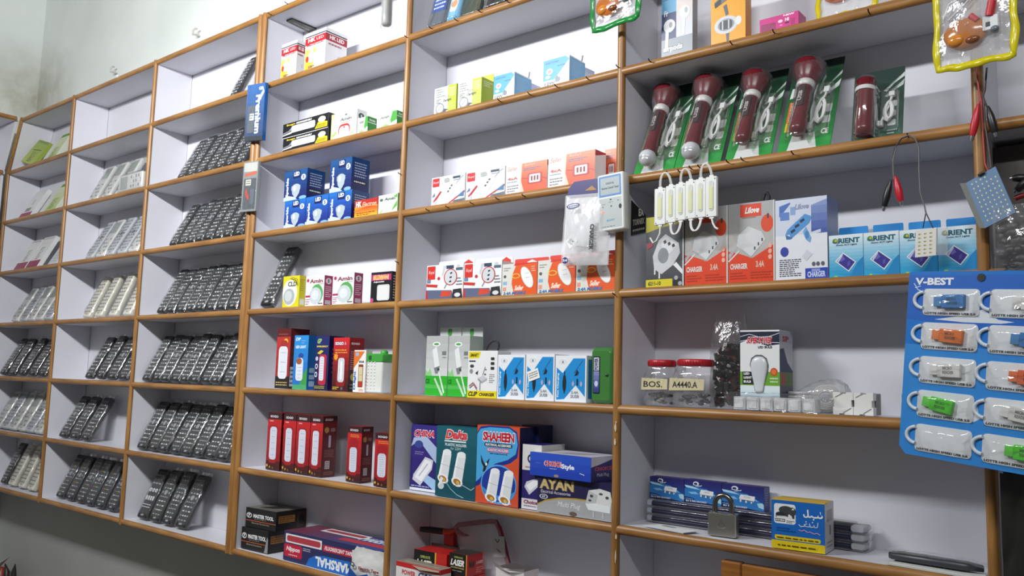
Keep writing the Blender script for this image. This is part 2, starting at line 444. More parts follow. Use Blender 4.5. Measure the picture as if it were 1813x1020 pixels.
ur = thing('shelving_unit', 'white laminate shelf unit with brown wooden edges filled with boxed electrical goods', 'shelf', (0, 0, 0))
MB().box(V3B, .129, -.008, V7, .139, 1.548, LAM).build('back_panel', ur)
for r in range(8): board(ur, V3B-.002, V7, r)
for x in (V3B, V4, V5, V6, V7): divider(ur, x, -.008, 1.548, *((.009, .0105) if x == V3B else (.0072, .0085)))
nl = [(765, 51, 6), (810, 37, 6), (852, 22, 6), (902, 5, 6), (722, 67, 6), (887, 180, 5), (940, 168, 5), (987, 154, 5), (1043, 141, 5), (760, 373, 4), (795, 368, 4),
      (838, 361, 4), (883, 353, 4), (930, 348, 4), (1153, 110, 5), (1372, 59, 5), (1297, 79, 5), (1316, 284, 4), (1405, 273, 4), (1290, 288, 4), (1225, 299, 4), (1540, 24, 5),
      (480, 26, 7), (510, 7, 7), (1096, 120, 5), (1090, 522, 3), (711, 309, 4.2), (706, 465, 3.5), (1240, 297, 4), (1205, 305, 4), (1609, 243, 4), (1185, 308, 4)]
for px, py, r in nl:
    p = at(px, py, -.007)
    MB().tube([(p.x, p.y+.010, p.z-.001), (p.x, p.y-.004, p.z), (p.x+.0005, p.y-.010, p.z+.0006), (p.x+.0008, p.y-.0125, p.z+.0028)], .0011, NAIL, 6).build('nail', ur)
# flaked paint on the post beside the padlock shelf
m_ = MB(); rn = random.Random(3)
for (px, py, w, h) in ((1090, 757, 5, 16), (1089, 783, 5, 13), (1091, 951, 4, 9), (1090, 985, 3, 24), (1091, 748, 3, 5)):
    p = at(px, py, -.0095); s = .00105; m_ = MB()
    pts = [(p.x+math.cos(t)*w*s/2*rn.uniform(.6, 1.1), p.z+math.sin(t)*h*s/2*rn.uniform(.7, 1.1)) for t in [2*PI*i/11 for i in range(11)]]
    m_.slab(pts, [(-.0103, .0002), (-.0093, 0)], M('#cfc3a8', .6), False)
    m_.build('paint_chip', ur)
# two painted hooks plugged into the wall over the remote shelves
for px, py, lb in ((348, 62, 'white bent hook in the wall above the third column of remotes'), (202, 128, 'white bent hook in the wall above the second column of remotes')):
    p = at(px, py, .132)
    t = thing('wall_hook', lb, 'hook', (p.x, .146, p.z))
    MB().tube([(0, 0, 0), (0, -.02, 0), (0, -.028, -.004), (0, -.028, .012), (.004, -.024, .02), (.01, -.02, .018)], .0035, M('#b9b5ac', .5), 8).build('hook', t)
    m_ = MB(); m_.box(-.006, -.004, -.06, .004, .001, -.008, M('#eef0ee', .7)); m_.build('filler_patch', t)
# ------------------------------------------------------------------ remote controls in clear sleeves
def make_remote(style):
    """upright remote, front to -y, standing on z = 0, centred on x = 0"""
    W, L, T = {'black': (.050, .168, .017), 'slim': (.044, .172, .018), 'color': (.049, .166, .017), 'icons': (.054, .165, .017), 'white': (.052, .166, .018),
               'cream': (.046, .170, .022), 'grey': (.052, .168, .018)}[style]
    body_c = {'black': '#141517', 'slim': '#18191c', 'color': '#1d1f27', 'icons': '#131417', 'white': '#cfd0cc', 'cream': '#d9d5c6', 'grey': '#b9bec2'}[style]
    dark = style in ('black', 'slim', 'color', 'icons')
    t = thing('remote_control', '', 'remote control', (0, 0, 0))
    t.rotation_mode = 'XYZ'
    body = MB(); o = rrect(-W/2, 0, W/2, L, .008, 4); bm = M(body_c, .32, var=.08)
    body.slab(o, [(-T, .004), (-T+.002, .001), (-T+.005, 0), (-.004, 0), (0, .004)], bm); body.build('body', t)
    kp = MB(); y = -T
    def btn(cx, cz, w, h, c, rnd=.4): kp.slab(rrect(cx-w/2, cz-h/2, cx+w/2, cz+h/2, min(w, h)*rnd, 2), [(y-.0016, .0006), (y+.0005, 0)], M(c, .45))
    rn = random.Random(style)
    c1 = '#a2a6aa' if dark else '#6c7077'; c2 = '#eceded' if dark else '#8e9399'
    if style == 'white':
        kp.slab(rrect(-W*.38, L*.62, W*.38, L*.92, .003, 2), [(y-.0008, .0005), (y+.0005, 0)], M('#9fa8a3', .2))
        for r_ in range(4):
            for k in (-1, 0, 1): btn(k*W*.27, L*(.14+.105*r_), W*.19, L*.045, c2 if (r_+k) % 3 else '#c9cbc8')
    elif style == 'icons':
        for r_, cs in enumerate(((.86, 3), (.78, 3), (.70, 3))):
            for k in (-1, 0, 1): btn(k*W*.29, L*cs[0], W*.2, L*.035, c1)
        for k in (-1, 0, 1): btn(k*W*.29, L*.56, W*.25, W*.25, '#e4e6e8', .5); btn(k*W*.29, L*.56, W*.12, W*.12, '#1b1d20', .5)
        for k in (-1.5, -.5, .5, 1.5): btn(k*W*.22, L*.40, W*.12, L*.09, '#e4e6e8', .2)
        for z_ in (.27, .22): btn(0, L*z_, W*.8, L*.02, '#d5d8da')
    else:
        rows = 10 if style != 'slim' else 11
        for r_ in range(rows):
            zz = L*(.13+.80*r_/(rows-.5))
            if style != 'cream' and r_ in (5,):
                btn(0, zz, W*.34, W*.34, c1, .5); btn(-W*.33, zz, W*.12, L*.05, c1); btn(W*.33, zz, W*.12, L*.05, c1); continue
            if style == 'color' and r_ in (3, 7):
                for k, cc in zip((-1.5, -.5, .5, 1.5), ('#b8372f', '#4f9a45', '#d9b93a', '#3862b8')): btn(k*W*.21, zz, W*.15, L*.024, cc)
                continue
            n = 3 if (r_+len(style)) % 3 else 4
            for k in range(n):
                xx = (k-(n-1)/2)*W*.82/n; btn(xx, zz, W*.5/n, L*.028, c2 if rn.random() < .3 else c1)
    kp.build('keypad', t)
    bd = MB(); vs, fs = text_shape({'cream': 'TV', 'white': 'A/C'}.get(style, 'LED'), 1.0)
    bd.add([(-W*.14+a*W*.28, y-.0002, L*.05+b*.005) for a, b in vs], fs, M('#c9ccd0' if dark else '#5a5e66', .4)); bd.build('lettering', t)
    # the sleeve: a loose tube of film with a flattened, crimped top and bottom
    sl = MB(); n = 28; k = 18; vs = []; fs = []; rn = random.Random(style+'s')
    ph = [rn.uniform(0, 6.28) for _ in range(6)]
    for l in range(k+1):
        v = l/k; z = .0008+(L+.010)*v; fl = min(1, 5.5*min(v+.05, 1-v+.02))
        for i in range(n):
            a = 2*PI*i/n; ca, sa = math.cos(a), math.sin(a)
            x = (abs(ca)**.38)*math.copysign(1, ca)*(W/2+.0040+.0004*math.sin(9*v+ph[0]+a)); yy = (abs(sa)**.5)*math.copysign(1, sa)*(T/2+.0032)*(.25+.75*fl)
            wr = .0005*math.sin(3*a+14*v+ph[1])+.0006*math.sin(5*a-23*v+ph[2])
            vs.append((x+wr*ca, -T/2+yy*(1+0)+wr*sa, z))
    for l in range(k):
        for i in range(n): j = (i+1) % n; fs.append((l*n+i, l*n+j, (l+1)*n+j, (l+1)*n+i))
    sl.add(vs, fs, FILM, True); sl.build('sleeve', t)
    return t
_rem = {}
ORD = ['first', 'second', 'third', 'fourth', 'fifth', 'sixth', 'seventh', 'eighth', 'ninth', 'tenth']
CNAME = {1: 'leftmost column', 2: 'second column', 3: 'third column', 4: 'fourth column'}
RNAME = {0: 'bottom compartment', 1: 'second compartment up', 2: 'third compartment up', 3: 'fourth compartment up', 4: 'fifth compartment up', 5: 'third compartment down', 6: 'top compartment'}
RNAME[5] = 'second compartment down'
CWORD = {'black': 'black', 'slim': 'slim black', 'color': 'dark multicoloured-key', 'icons': 'black big-icon', 'white': 'white', 'cream': 'cream', 'grey': 'pale grey'}
def put_remote(style, x, y, z, theta, tilt, label, group, sx=1.0):
    if style not in _rem: o = make_remote(style); _rem[style] = o
    else: o = copy_tree(_rem[style])
    o.location = (x, y, z); o.rotation_euler = (R(-theta), 0, R(tilt)); o.scale = (sx, 1, 1)
    o['label'] = label; o['group'] = group; return o
def remote_row(col, row, xl, xr, styles, y0=.034, theta=27.5, turn=0, over=1.0):
    """a row of remotes leaning on the back panel between photo columns xl and xr (measured at their feet)"""
    n = len(styles); z = zs(row); rn = random.Random(col*10+row)
    X0 = xat(xl, y0, z); X1 = xat(xr, y0, z); X0 = max(X0, {1: -3.078, 2: -2.476, 3: -1.849}[col]); X1 = min(X1, -1.2615 if col == 3 else 9); st = (X1-X0)/n
    for i, s in enumerate(styles):
        W = {'black': .050, 'slim': .044, 'color': .049, 'icons': .054, 'white': .052, 'cream': .046, 'grey': .052}[s]+.0098
        sx = min(1.16, max(.80, st*.97/W))
        dy = rn.uniform(-.002, .003)
        word = CWORD[s]
        lb = f'{ORD[i]} remote from left, {word}, in {CNAME[col]}, {RNAME[row]}'
        put_remote(s, X0+st*(i+.5), y0+dy, z+.0012, theta+rn.uniform(-1.5, 1.0), turn+rn.uniform(-1.0, 1.0), lb, f'sleeved remote controls in the {CNAME[col]}, {RNAME[row]}', sx)
B, C, W_, K, G, Sm, I = 'black', 'color', 'white', 'cream', 'grey', 'slim', 'icons'
remote_row(3, 6, 411, 424, [Sm], y0=.040, theta=24)
remote_row(3, 5, 317, 438, [B, Sm, B, B, Sm, B, Sm])
remote_row(3, 4, 303, 434, [B, B, Sm, B, B, Sm, B, B])
remote_row(3, 3, 281, 424, [Sm, B, B, Sm, Sm, B, B, B])
remote_row(3, 2, 256, 416, [B, Sm, B, B, Sm, B, B, Sm, B])
remote_row(3, 1, 245, 408, [B, B, Sm, B, B, Sm, B, B])
remote_row(3, 0, 246, 336, [I, B, Sm, B], y0=.042, theta=25)
remote_row(2, 5, 157, 228, [W_, W_, W_], y0=.045, theta=24)
remote_row(2, 4, 153, 250, [G, W_, G, G, W_])
remote_row(2, 3, 147, 245, [K, K, K, K], y0=.045, theta=23)
remote_row(2, 2, 151, 233, [B, Sm, B, B])
remote_row(2, 1, 107, 164, [B, B, B])
remote_row(2, 0, 101, 211, [C, C, C, C, C, C], y0=.042, theta=25)
remote_row(1, 3, 24, 97, [W_, G, W_, W_, G])
remote_row(1, 2, 1, 88, [Sm, B, Sm, B, B])
remote_row(1, 1, -8, 80, [W_, G, W_, W_, G, W_])
remote_row(1, 0, 3, 70, [Sm, K, K, K], y0=.045, theta=23)
# the big one leaning in the corner of the fourth column
zz = zs(3); x = xat(472, .016, zz)
o = make_remote('slim'); o.location = (x, .026, zz+.0015); o.rotation_euler = (R(-26), 0, R(4)); o.scale = (1.18, 1.1, 1.17)
o['label'] = 'big black remote leaning beside the yellow lamp box'; o['category'] = 'remote control'
# a white one lying in front of the second column's white remotes
o = copy_tree(_rem['white']); z = zs(5); x = xat(246, .03, z)
o.location = (xat(249, .022, z), .012, z+.0195+.006); o.rotation_euler = (R(-90), R(-90), 0)
o.rotation_euler = (R(0), R(-90), R(0)); o.location = (xat(254, .02, z), .030, z+.0365)
o['label'] = 'white remote lying on its edge before the upright white remotes, second column'; o.pop('group', None) if hasattr(o, 'pop') else None
if 'group' in o: del o['group']
# ------------------------------------------------------------------ cartons
def carton(name, label, cat, row, xl, xr, yt, yf, col, front=(), side=(), top=None, xs=None, dep=None, group=None, rot=0, z=None, sidecol=None, topcol=None, left=(), h=None, rough=.38, xmin=None, xmax=None):
    """a printed carton standing on a shelf: xl, xr = photo columns of its front corners, yt = photo row of the front top-left corner"""
    z = zs(row)+.0006 if z is None else z
    if row >= 3 and yf <= .04: yf = .003+.15*yf           # the upper shelves are filled right up to their edge
    a = R(rot); x0 = xat(xl, yf, z)
    A = _A(xr); dx, dy = math.cos(a), math.sin(a)
    w = -(A.x*(x0-CAM.x)+A.y*(yf-CAM.y)+A.z*(z-CAM.z))/(A.x*dx+A.y*dy)
    if h is None: h = zat(yt, x0, yf)-z
    if xmin is not None and x0 < xmin: w -= xmin-x0; x0 = xmin
    if xmax is not None and x0+w > xmax: w = xmax-x0
    if xs:
        xr3 = x0+w*dx; yr3 = yf+w*dy; A = _A(xs); bx, by = -dy, dx
        dep = -(A.x*(xr3-CAM.x)+A.y*(yr3-CAM.y)+A.z*(z-CAM.z))/(A.x*bx+A.y*by)
    if not rot: dep = min(dep, .1275-yf)
    t = thing(name, label, cat, (x0, yf, z), a, group)
    mb = MB(); parts = {}
    mb.box(0, 0, 0, w, dep, h, M(col, rough))
    if sidecol: draw(Face((w, 0, 0), (0, dep, 0), (0, 0, h), (1, 0, 0)), [('r', 1.5, 1, 99, 99, sidecol)], mb)
    if topcol: draw(Face((0, 0, h), (w, 0, 0), (0, dep, 0), (0, 0, 1)), [('r', 1, 1, 99, 99, topcol)], mb)
    draw(Face((0, 0, 0), (w, 0, 0), (0, 0, h), (0, -1, 0)), list(front), mb, parts)
    if side: f = Face((w, 0, 0), (0, dep, 0), (0, 0, h), (1, 0, 0)); f.k = 4; draw(f, list(side), mb, parts)
    if left: draw(Face((0, dep, 0), (0, -dep, 0), (0, 0, h), (-1, 0, 0)), list(left), mb, parts)
    if top: f = Face((0, 0, h), (w, 0, 0), (0, dep, 0), (0, 0, 1)); f.k = 4; draw(f, list(top), mb, parts)
    mb.build('carton', t)
    for n, b in parts.items():
        if b.v: b.build(n, t)
    t['w'] = 0; del t['w']
    return t, w, dep, h
LT = ('>', 'lettering'); PC = ('>', 'product_picture'); ZZ = ('>', '')
def flap(t, w, h, d, y, hh, col, pr=()):
    """a hang tab rising from the back edge of a carton"""
    m = MB(); m.slab(rrect(.002, h-.004, w-.002, h+hh, .003, 2), [(y-.0012, 0), (y, 0)], M(col))
    draw(Face((.002, y-.0012, h), (w-.004, 0, 0), (0, 0, hh), (0, -1, 0)), list(pr), m); m.build('hang_tab', t)

def lamp_pic(x0, y0, x1, y1, body='#dfe3ec', frame=None, ribs=7, line='#aab2c4'):
    o = []
    if frame: o.append(('R', x0-4, y0-3, x1+4, y1+3, .35, frame))
    o.append(('R', x0, y0, x1, y1, .3, body))
    for i in range(ribs):
        y = y0+(y1-y0)*(i+.7)/(ribs+.4); o.append(('r', x0+(x1-x0)*.22, y, x1-(x1-x0)*.22, y+(y1-y0)*.018, line))
    o.append(('r', x0+(x1-x0)*.08, y0+4, x0+(x1-x0)*.14, y1-4, '#f6f8fc'))
    return o
def bulb_pic(cx, cy, rx, ry, glass='#dfe6e8', base='#c9cdd2'):
    return [('p', [(cx-rx*.5, cy-ry*1.35), (cx+rx*.5, cy-ry*1.35), (cx+rx*.62, cy-ry*.5), (cx-rx*.62, cy-ry*.5)], base), ('e', cx, cy, rx, ry, glass), ('e', cx-rx*.3, cy+ry*.2, rx*.3, ry*.45, '#f4f8f8')]
def bulb_pic_up(cx, cy, rx, ry, glass='#aeb9c0', base='#8d9aa6'):
    return [('p', [(cx-rx, cy+ry*.7), (cx+rx, cy+ry*.7), (cx+rx*.75, cy-ry*.4), (cx, cy-ry*1.15), (cx-rx*.75, cy-ry*.4)], glass), ('e', cx, cy+ry*.35, rx*1.0, ry*.62, glass), ('e', cx-rx*.3, cy+ry*.35, rx*.3, ry*.4, '#d3dde2')]

# ---- fourth column -------------------------------------------------
# top compartment: two white and red bulb cartons
def hk(): return [('r', 0, 88, 100, 91, '#33344e'), ('r', 0, 68, 100, 86, '#b3262f'), LT, ('t', 'HK', 14, 74, 50, 84, '#f2e9e6', 'b'), ('t', 'LED', 56, 75, 90, 82, '#f2e9e6'), ('t', 'Electronic', 8, 64, 92, 68, '#8c1f2a', 'b'), ZZ,
                  ('g', 2, 3, 58, 56, '#eeb02c', '#f6d36a', 5, 'v'), ('p', [(40, 3), (60, 3), (60, 56), (58, 56)], '#fbf3dc'), PC, ('e', 34, 34, 20, 14, '#f7efdf'), ('r', 28, 42, 42, 56, '#e9e4da'), ('e', 14, 31, 8, 8, '#cf3f2a'), ZZ, ('t', '220V', 20, 6, 54, 12, '#4b3a58', 'b')]
hks = [('r', 0, 88, 100, 91, '#33344e'), ('r', 0, 68, 100, 86, '#a8242d'), ('t', 'HK LED', 18, 73, 86, 83, '#f2e9e6', 'b'), ('t', 'G', 58, 26, 74, 36, '#b9b7c4'), ('m', 14, 56, 80, 66, 1, '#b06a6c')]
carton('bulb_carton', 'white bulb carton with red band, nearer the left post, on the topmost right shelf', 'box', 6, 496, 523, 80, .035, '#eceae9', hk(), hks, xs=538, group='red banded bulb cartons')
carton('bulb_carton', 'larger white bulb carton with red band, right of its twin on the topmost right shelf', 'box', 6, 538, 574, 61, .030, '#eceae9', hk(), hks, xs=612, group='red banded bulb cartons')
# second: two flat black lamp cartons
def blk(): return [LT, ('t', 'Sogo', 8, 78, 28, 92, '#e8c81e', 'b'), ('t', 'RECHARGEABLE', 30, 80, 64, 92, '#eeeeee', 'bi'), ZZ, ('p', [(0, 30), (18, 42), (26, 74), (22, 74), (14, 46), (0, 36)], '#8f9398'), ('p', [(0, 18), (20, 24), (27, 40), (18, 36), (0, 24)], '#d9dde0'),
                   PC, ('R', 20, 28, 72, 74, .3, '#d6e4e4'), ('R', 24, 34, 68, 64, .3, '#f2f8f8'), ZZ, ('p', [(72, 12), (98, 12), (98, 44), (90, 52), (78, 52)], '#dcc41a'), ('e', 86, 66, 8, 20, '#e9e2c2'), ('m', 76, 18, 95, 38, 2, '#57501a'), ('r', 0, 0, 100, 4, '#d6d8d8')]
z = zs(5)+.0006
t, w, d, h = carton('lamp_carton', 'flat black lamp carton with yellow patch, lower of two stacked', 'box', 5, 500, 581, 249, .028, '#17181b', blk(), [('r', 10, 20, 90, 80, '#2a2b30')], dep=.06, group='flat black lamp cartons', h=.040)
carton('lamp_carton', 'flat black lamp carton with yellow patch, upper of two stacked', 'box', 5, 500, 581, 224, .028, '#17181b', blk(), [('r', 10, 20, 90, 80, '#2a2b30')], dep=.06, group='flat black lamp cartons', z=z+.0406, h=.043)
def amin_side(c): return [('r', 6, 3, 94, 97, c)]
am = [('p', [(0, 100), (14, 100), (4, 70), (3, 40), (12, 0), (0, 0)], '#c9d98c'), LT, ('t', 'Amin', 34, 66, 82, 78, '#6d7673', 'bi'), ('e', 58, 88, 5, 4, '#75807c'), ZZ, ('m', 40, 58, 84, 63, 1, '#9a5a58'), PC, ('R', 30, 8, 76, 54, .45, '#cf2f35'), ('R', 33, 6, 73, 46, .4, '#eceeed'), ('e', 53, 24, 16, 9, '#dcdfe0'), ('e', 53, 42, 4, 3, '#b4403f'), ZZ, ('p', [(6, 20), (20, 34), (24, 26), (12, 12)], '#a7c56c'), ('p', [(76, 12), (92, 30), (88, 10)], '#b9d18c')]
carton('lamp_carton', 'white lamp carton with red and white lamp picture beside flat black cartons', 'box', 5, 585, 630, 204, .026, '#eef0ee', am, [('e', 45, 76, 28, 11, '#3f4a45'), ('t', 'S', 36, 71, 54, 81, '#f2f2f2', 'b'), ('m', 16, 20, 80, 60, 5, '#b6bcb9')], xs=648)
sm = [LT, ('t', 'Amin', 14, 62, 64, 84, '#7c8a80', 'bi'), ZZ, ('p', [(62, 20), (100, 40), (100, 100), (78, 100)], '#4aa53f'), PC, ('e', 46, 34, 24, 18, '#e4e8e6'), ('p', [(20, 8), (44, 26), (62, 14), (50, 4)], '#8fc276'), ZZ, ('m', 8, 10, 34, 50, 3, '#a7b0aa')]
carton('bulb_carton', 'small green and white bulb carton touching the white lamp carton', 'box', 5, 632, 650, 210, .030, '#eef1ee', sm, [('r', 0, 0, 100, 100, '#3e9237'), ('r', 0, 62, 100, 68, '#dfeadd'), ('t', 'Amin', 14, 74, 84, 90, '#dff0da', 'b')], xs=666, group='small green bulb cartons')
carton('bulb_carton', 'small green and white bulb carton against the post under its shelf end', 'box', 5, 667, 702, 204, .028, '#eef1ee', sm, [('r', 0, 0, 100, 100, '#3e9237'), ('r', 0, 62, 100, 68, '#dfeadd'), ('t', 'Amin', 14, 74, 84, 90, '#dff0da', 'b')], dep=.03, group='small green bulb cartons')
# third: blue bulb cartons
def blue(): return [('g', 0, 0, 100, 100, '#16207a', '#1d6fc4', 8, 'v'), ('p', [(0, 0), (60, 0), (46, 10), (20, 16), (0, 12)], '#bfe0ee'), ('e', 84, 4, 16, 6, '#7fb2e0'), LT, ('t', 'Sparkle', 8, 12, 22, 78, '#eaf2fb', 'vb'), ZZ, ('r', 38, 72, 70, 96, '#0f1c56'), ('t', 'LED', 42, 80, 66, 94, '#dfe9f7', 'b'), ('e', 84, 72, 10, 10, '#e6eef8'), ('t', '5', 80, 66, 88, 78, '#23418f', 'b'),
                    PC, *bulb_pic_up(53, 30, 20, 24, '#a9b8c0'), ZZ]
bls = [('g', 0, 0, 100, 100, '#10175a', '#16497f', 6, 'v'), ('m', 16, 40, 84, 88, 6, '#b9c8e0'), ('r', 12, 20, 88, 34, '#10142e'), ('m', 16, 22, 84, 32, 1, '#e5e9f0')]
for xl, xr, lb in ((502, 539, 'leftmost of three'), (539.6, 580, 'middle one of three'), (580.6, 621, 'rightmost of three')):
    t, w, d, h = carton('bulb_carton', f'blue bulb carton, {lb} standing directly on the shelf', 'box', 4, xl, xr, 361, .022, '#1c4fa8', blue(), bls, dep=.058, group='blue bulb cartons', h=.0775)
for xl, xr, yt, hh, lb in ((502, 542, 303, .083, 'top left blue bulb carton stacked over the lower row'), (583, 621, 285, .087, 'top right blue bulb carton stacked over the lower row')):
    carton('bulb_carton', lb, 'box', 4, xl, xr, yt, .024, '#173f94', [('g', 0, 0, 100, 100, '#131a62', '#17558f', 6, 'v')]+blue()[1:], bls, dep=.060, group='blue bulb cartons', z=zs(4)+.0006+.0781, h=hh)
carton('bulb_carton', 'small red and yellow carton right of the blue bulb cartons', 'box', 4, 627, 668, 364, .030, '#c33a1e', [('g', 0, 0, 100, 60, '#f0c22a', '#cf4a20', 5, 'v'), ('r', 0, 62, 100, 100, '#b92a22'), ('p', [(0, 40), (60, 62), (100, 50), (100, 62), (0, 62)], '#e88a28'), LT, ('t', 'HK', 6, 60, 30, 92, '#f7f0e8', 'b'), ('t', 'Electron', 34, 60, 96, 84, '#f3e6c8', 'i'), ZZ, ('m', 10, 8, 90, 30, 2, '#8d3a14')], dep=.05, h=.045)
carton('bulb_carton', 'small white and green bulb carton right of the red and yellow one', 'box', 4, 669, 703, 347, .030, '#eff2ef', [LT, ('t', 'Amin', 30, 68, 90, 84, '#4d6a56', 'bi'), ZZ, ('e', 16, 74, 9, 8, '#5a6a60'), PC, ('e', 54, 38, 20, 22, '#d6dcda'), ('p', [(70, 10), (98, 34), (98, 62), (84, 40)], '#63b24a'), ('p', [(4, 10), (30, 26), (18, 4)], '#a9d086'), ('p', [(78, 84), (98, 76), (98, 98)], '#63b24a'), ZZ], [('r', 0, 0, 100, 100, '#4aa03d'), ('m', 15, 15, 85, 80, 6, '#dfeedd')], dep=.035)
# fourth: yellow, two magenta sided, one black
carton('bulb_carton', 'yellow lamp carton next to the big leaning remote', 'box', 3, 499, 528, 490, .030, '#d8ce1a', [('e', 44, 46, 44, 42, '#e9ebe6'), ('e', 40, 34, 34, 26, '#aab0b0'), ('e', 36, 36, 22, 17, '#c8cdcd'), LT, ('t', 'CLD', 30, 66, 84, 82, '#5a5d40', 'b'), ZZ, ('l', [(44, 92), (80, 84), (92, 66)], 2.6, '#2c2d26'), ('l', [(50, 96), (86, 88), (96, 70)], 1.6, '#2c2d26')], [('r', 0, 0, 100, 100, '#d9cc12'), ('m', 12, 50, 88, 90, 6, '#a79c18'), ('r', 14, 8, 86, 26, '#efece0')], xs=539)
am2 = [LT, ('t', 'Amin', 20, 76, 92, 90, '#8d4a5c', 'b'), ('e', 10, 86, 7, 6, '#b03a5e'), ZZ, ('m', 66, 70, 96, 74, 1, '#4d8a5a'), PC, ('e', 62, 40, 34, 32, '#57a557'), ('e', 54, 34, 34, 28, '#c3cbd0'), ('e', 52, 36, 20, 16, '#d6dde1'), ('e', 48, 40, 4, 4, '#f5e9e6'), ZZ, ('r', 0, 30, 26, 36, '#b22a56'), ('m', 2, 4, 24, 26, 4, '#a06a7a'), ('r', 72, 6, 96, 9, '#3c3f44')]
ams = [('r', 0, 0, 100, 100, '#a32a5a'), ('e', 50, 82, 34, 10, '#e9dfe6'), ('t', '5', 38, 76, 62, 88, '#7a2248', 'b'), ('m', 16, 28, 84, 66, 6, '#e2c3d0'), ('r', 18, 6, 82, 18, '#e2dbe0'), ('m', 22, 7, 78, 17, 3, '#4a3a44')]
for xl, xr, xs, yt, lb in ((540, 572, 587, 490, 'left one of the magenta-sided white ceiling lamp cartons'), (588, 625, 640.5, 485.5, 'right one of the magenta-sided white ceiling lamp cartons')):
    carton('lamp_carton', lb, 'box', 3, xl, xr, yt, .026, '#eef0ef', am2, ams, xs=xs, group='magenta sided lamp cartons')
carton('lamp_carton', 'black and pink lamp carton against the post, right end of its shelf', 'box', 3, 655, 692, 483, .022, '#17171a', [('r', 3, 72, 97, 92, '#b92c74'), LT, ('t', 'SURSAN', 12, 75, 84, 89, '#eda53a', 'b', '#f7e7d0'), ZZ, ('t', 'Adjustable', 12, 64, 66, 70, '#e9e9ec', 'bi'), PC, ('R', 32, 6, 92, 58, .16, '#c9cbca'), ('R', 36, 9, 88, 54, .14, '#dcdedc'), ZZ, ('e', 9, 8, 8, 7, '#c5468a')], [('m', 10, 10, 90, 90, 9, '#b9bcc0'), ('r', 20, 60, 90, 76, '#b92c74')], dep=.05)
# fifth: six standing lamps and cartons
z2 = 2
t, w, d, h = carton('lamp_carton', 'tall dark red emergency light carton, leftmost on its shelf', 'box', 2, 486, 510, 582, .042, '#8e1f22', [('g', 0, 0, 100, 20, '#17181a', '#2a1a1c', 3, 'v'), ('g', 0, 20, 100, 86, '#9c2226', '#c0352f', 4, 'v'), ('r', 0, 86, 100, 100, '#5e1a1c'), ('e', 66, 78, 16, 5, '#e5bf2c'), PC, ('R', 30, 66, 80, 80, .4, '#a7302c'), *lamp_pic(18, 16, 84, 70, ribs=3), ZZ, ('m', 8, 4, 90, 12, 2, '#c9b36a'), ('m', 12, 88, 84, 93, 1, '#9a4a4a')], [('g', 0, 0, 100, 100, '#2a1416', '#6e1c20', 5, 'v'), ('r', 4, 4, 40, 36, '#c8ccd2'), ('m', 6, 6, 38, 34, 4, '#42464c')], dep=.062)
t, w, d, h = carton('lamp_carton', 'light blue emergency light carton with green swoosh', 'box', 2, 517, 542, 594, .020, '#1f7cc8', [('g', 0, 0, 100, 100, '#1c6fc4', '#2b90d8', 4, 'v'), ('p', [(40, 0), (100, 0), (100, 40), (66, 26)], '#3f9a4c'), ('r', 0, 0, 100, 9, '#4aa06a'), LT, ('t', 'DP', 10, 90, 46, 96, '#dcebf8', 'bi'), ZZ, ('m', 50, 84, 78, 92, 2, '#7fb8e6'), ('t', 'LED LIGHT', 12, 76, 84, 81, '#e5f2fb', 'b'), PC, ('e', 52, 62, 18, 5, '#2a4a9a'), *lamp_pic(20, 16, 70, 58, ribs=6), ('e', 40, 52, 20, 6, '#9a5a3a'), ZZ], [('r', 0, 0, 100, 100, '#1a69b4'), ('R', 20, 6, 80, 16, .2, '#a9c6dc'), ('R', 20, 19, 80, 27, .2, '#a9c6dc'), ('R', 20, 31, 80, 40, .2, '#a9c6dc')], dep=.030)
t, w, d, h = carton('lamp_carton', 'navy emergency light carton with yellow print between blue and red cartons', 'box', 2, 555.5, 579, 595, .018, '#1c2264', [('g', 0, 0, 100, 100, '#16183c', '#23286e', 4, 'v'), LT, ('t', 'GP', 8, 86, 44, 95, '#9ad06a', 'bi'), ('t', 'EMERGENCY', 8, 79, 92, 82, '#e6d24a', 'b'), ZZ, ('p', [(12, 68), (40, 74), (60, 72), (34, 66)], '#d9c63a'), ('e', 12, 58, 10, 4, '#c9cbd8'), ('e', 12, 44, 10, 5, '#e6e7ee'), ('e', 10, 29, 10, 5, '#e6e7ee'), ('e', 12, 44, 6, 3, '#23286e'), ('e', 10, 29, 6, 3, '#23286e'), PC, ('R', 30, 10, 86, 66, .25, '#b92a44'), *lamp_pic(34, 18, 68, 62, ribs=9), ZZ, ('m', 4, 3, 80, 9, 2, '#c9b94a')], [('r', 0, 0, 100, 100, '#181a52'), ('m', 20, 30, 80, 80, 6, '#5a5f9a')], dep=.05)
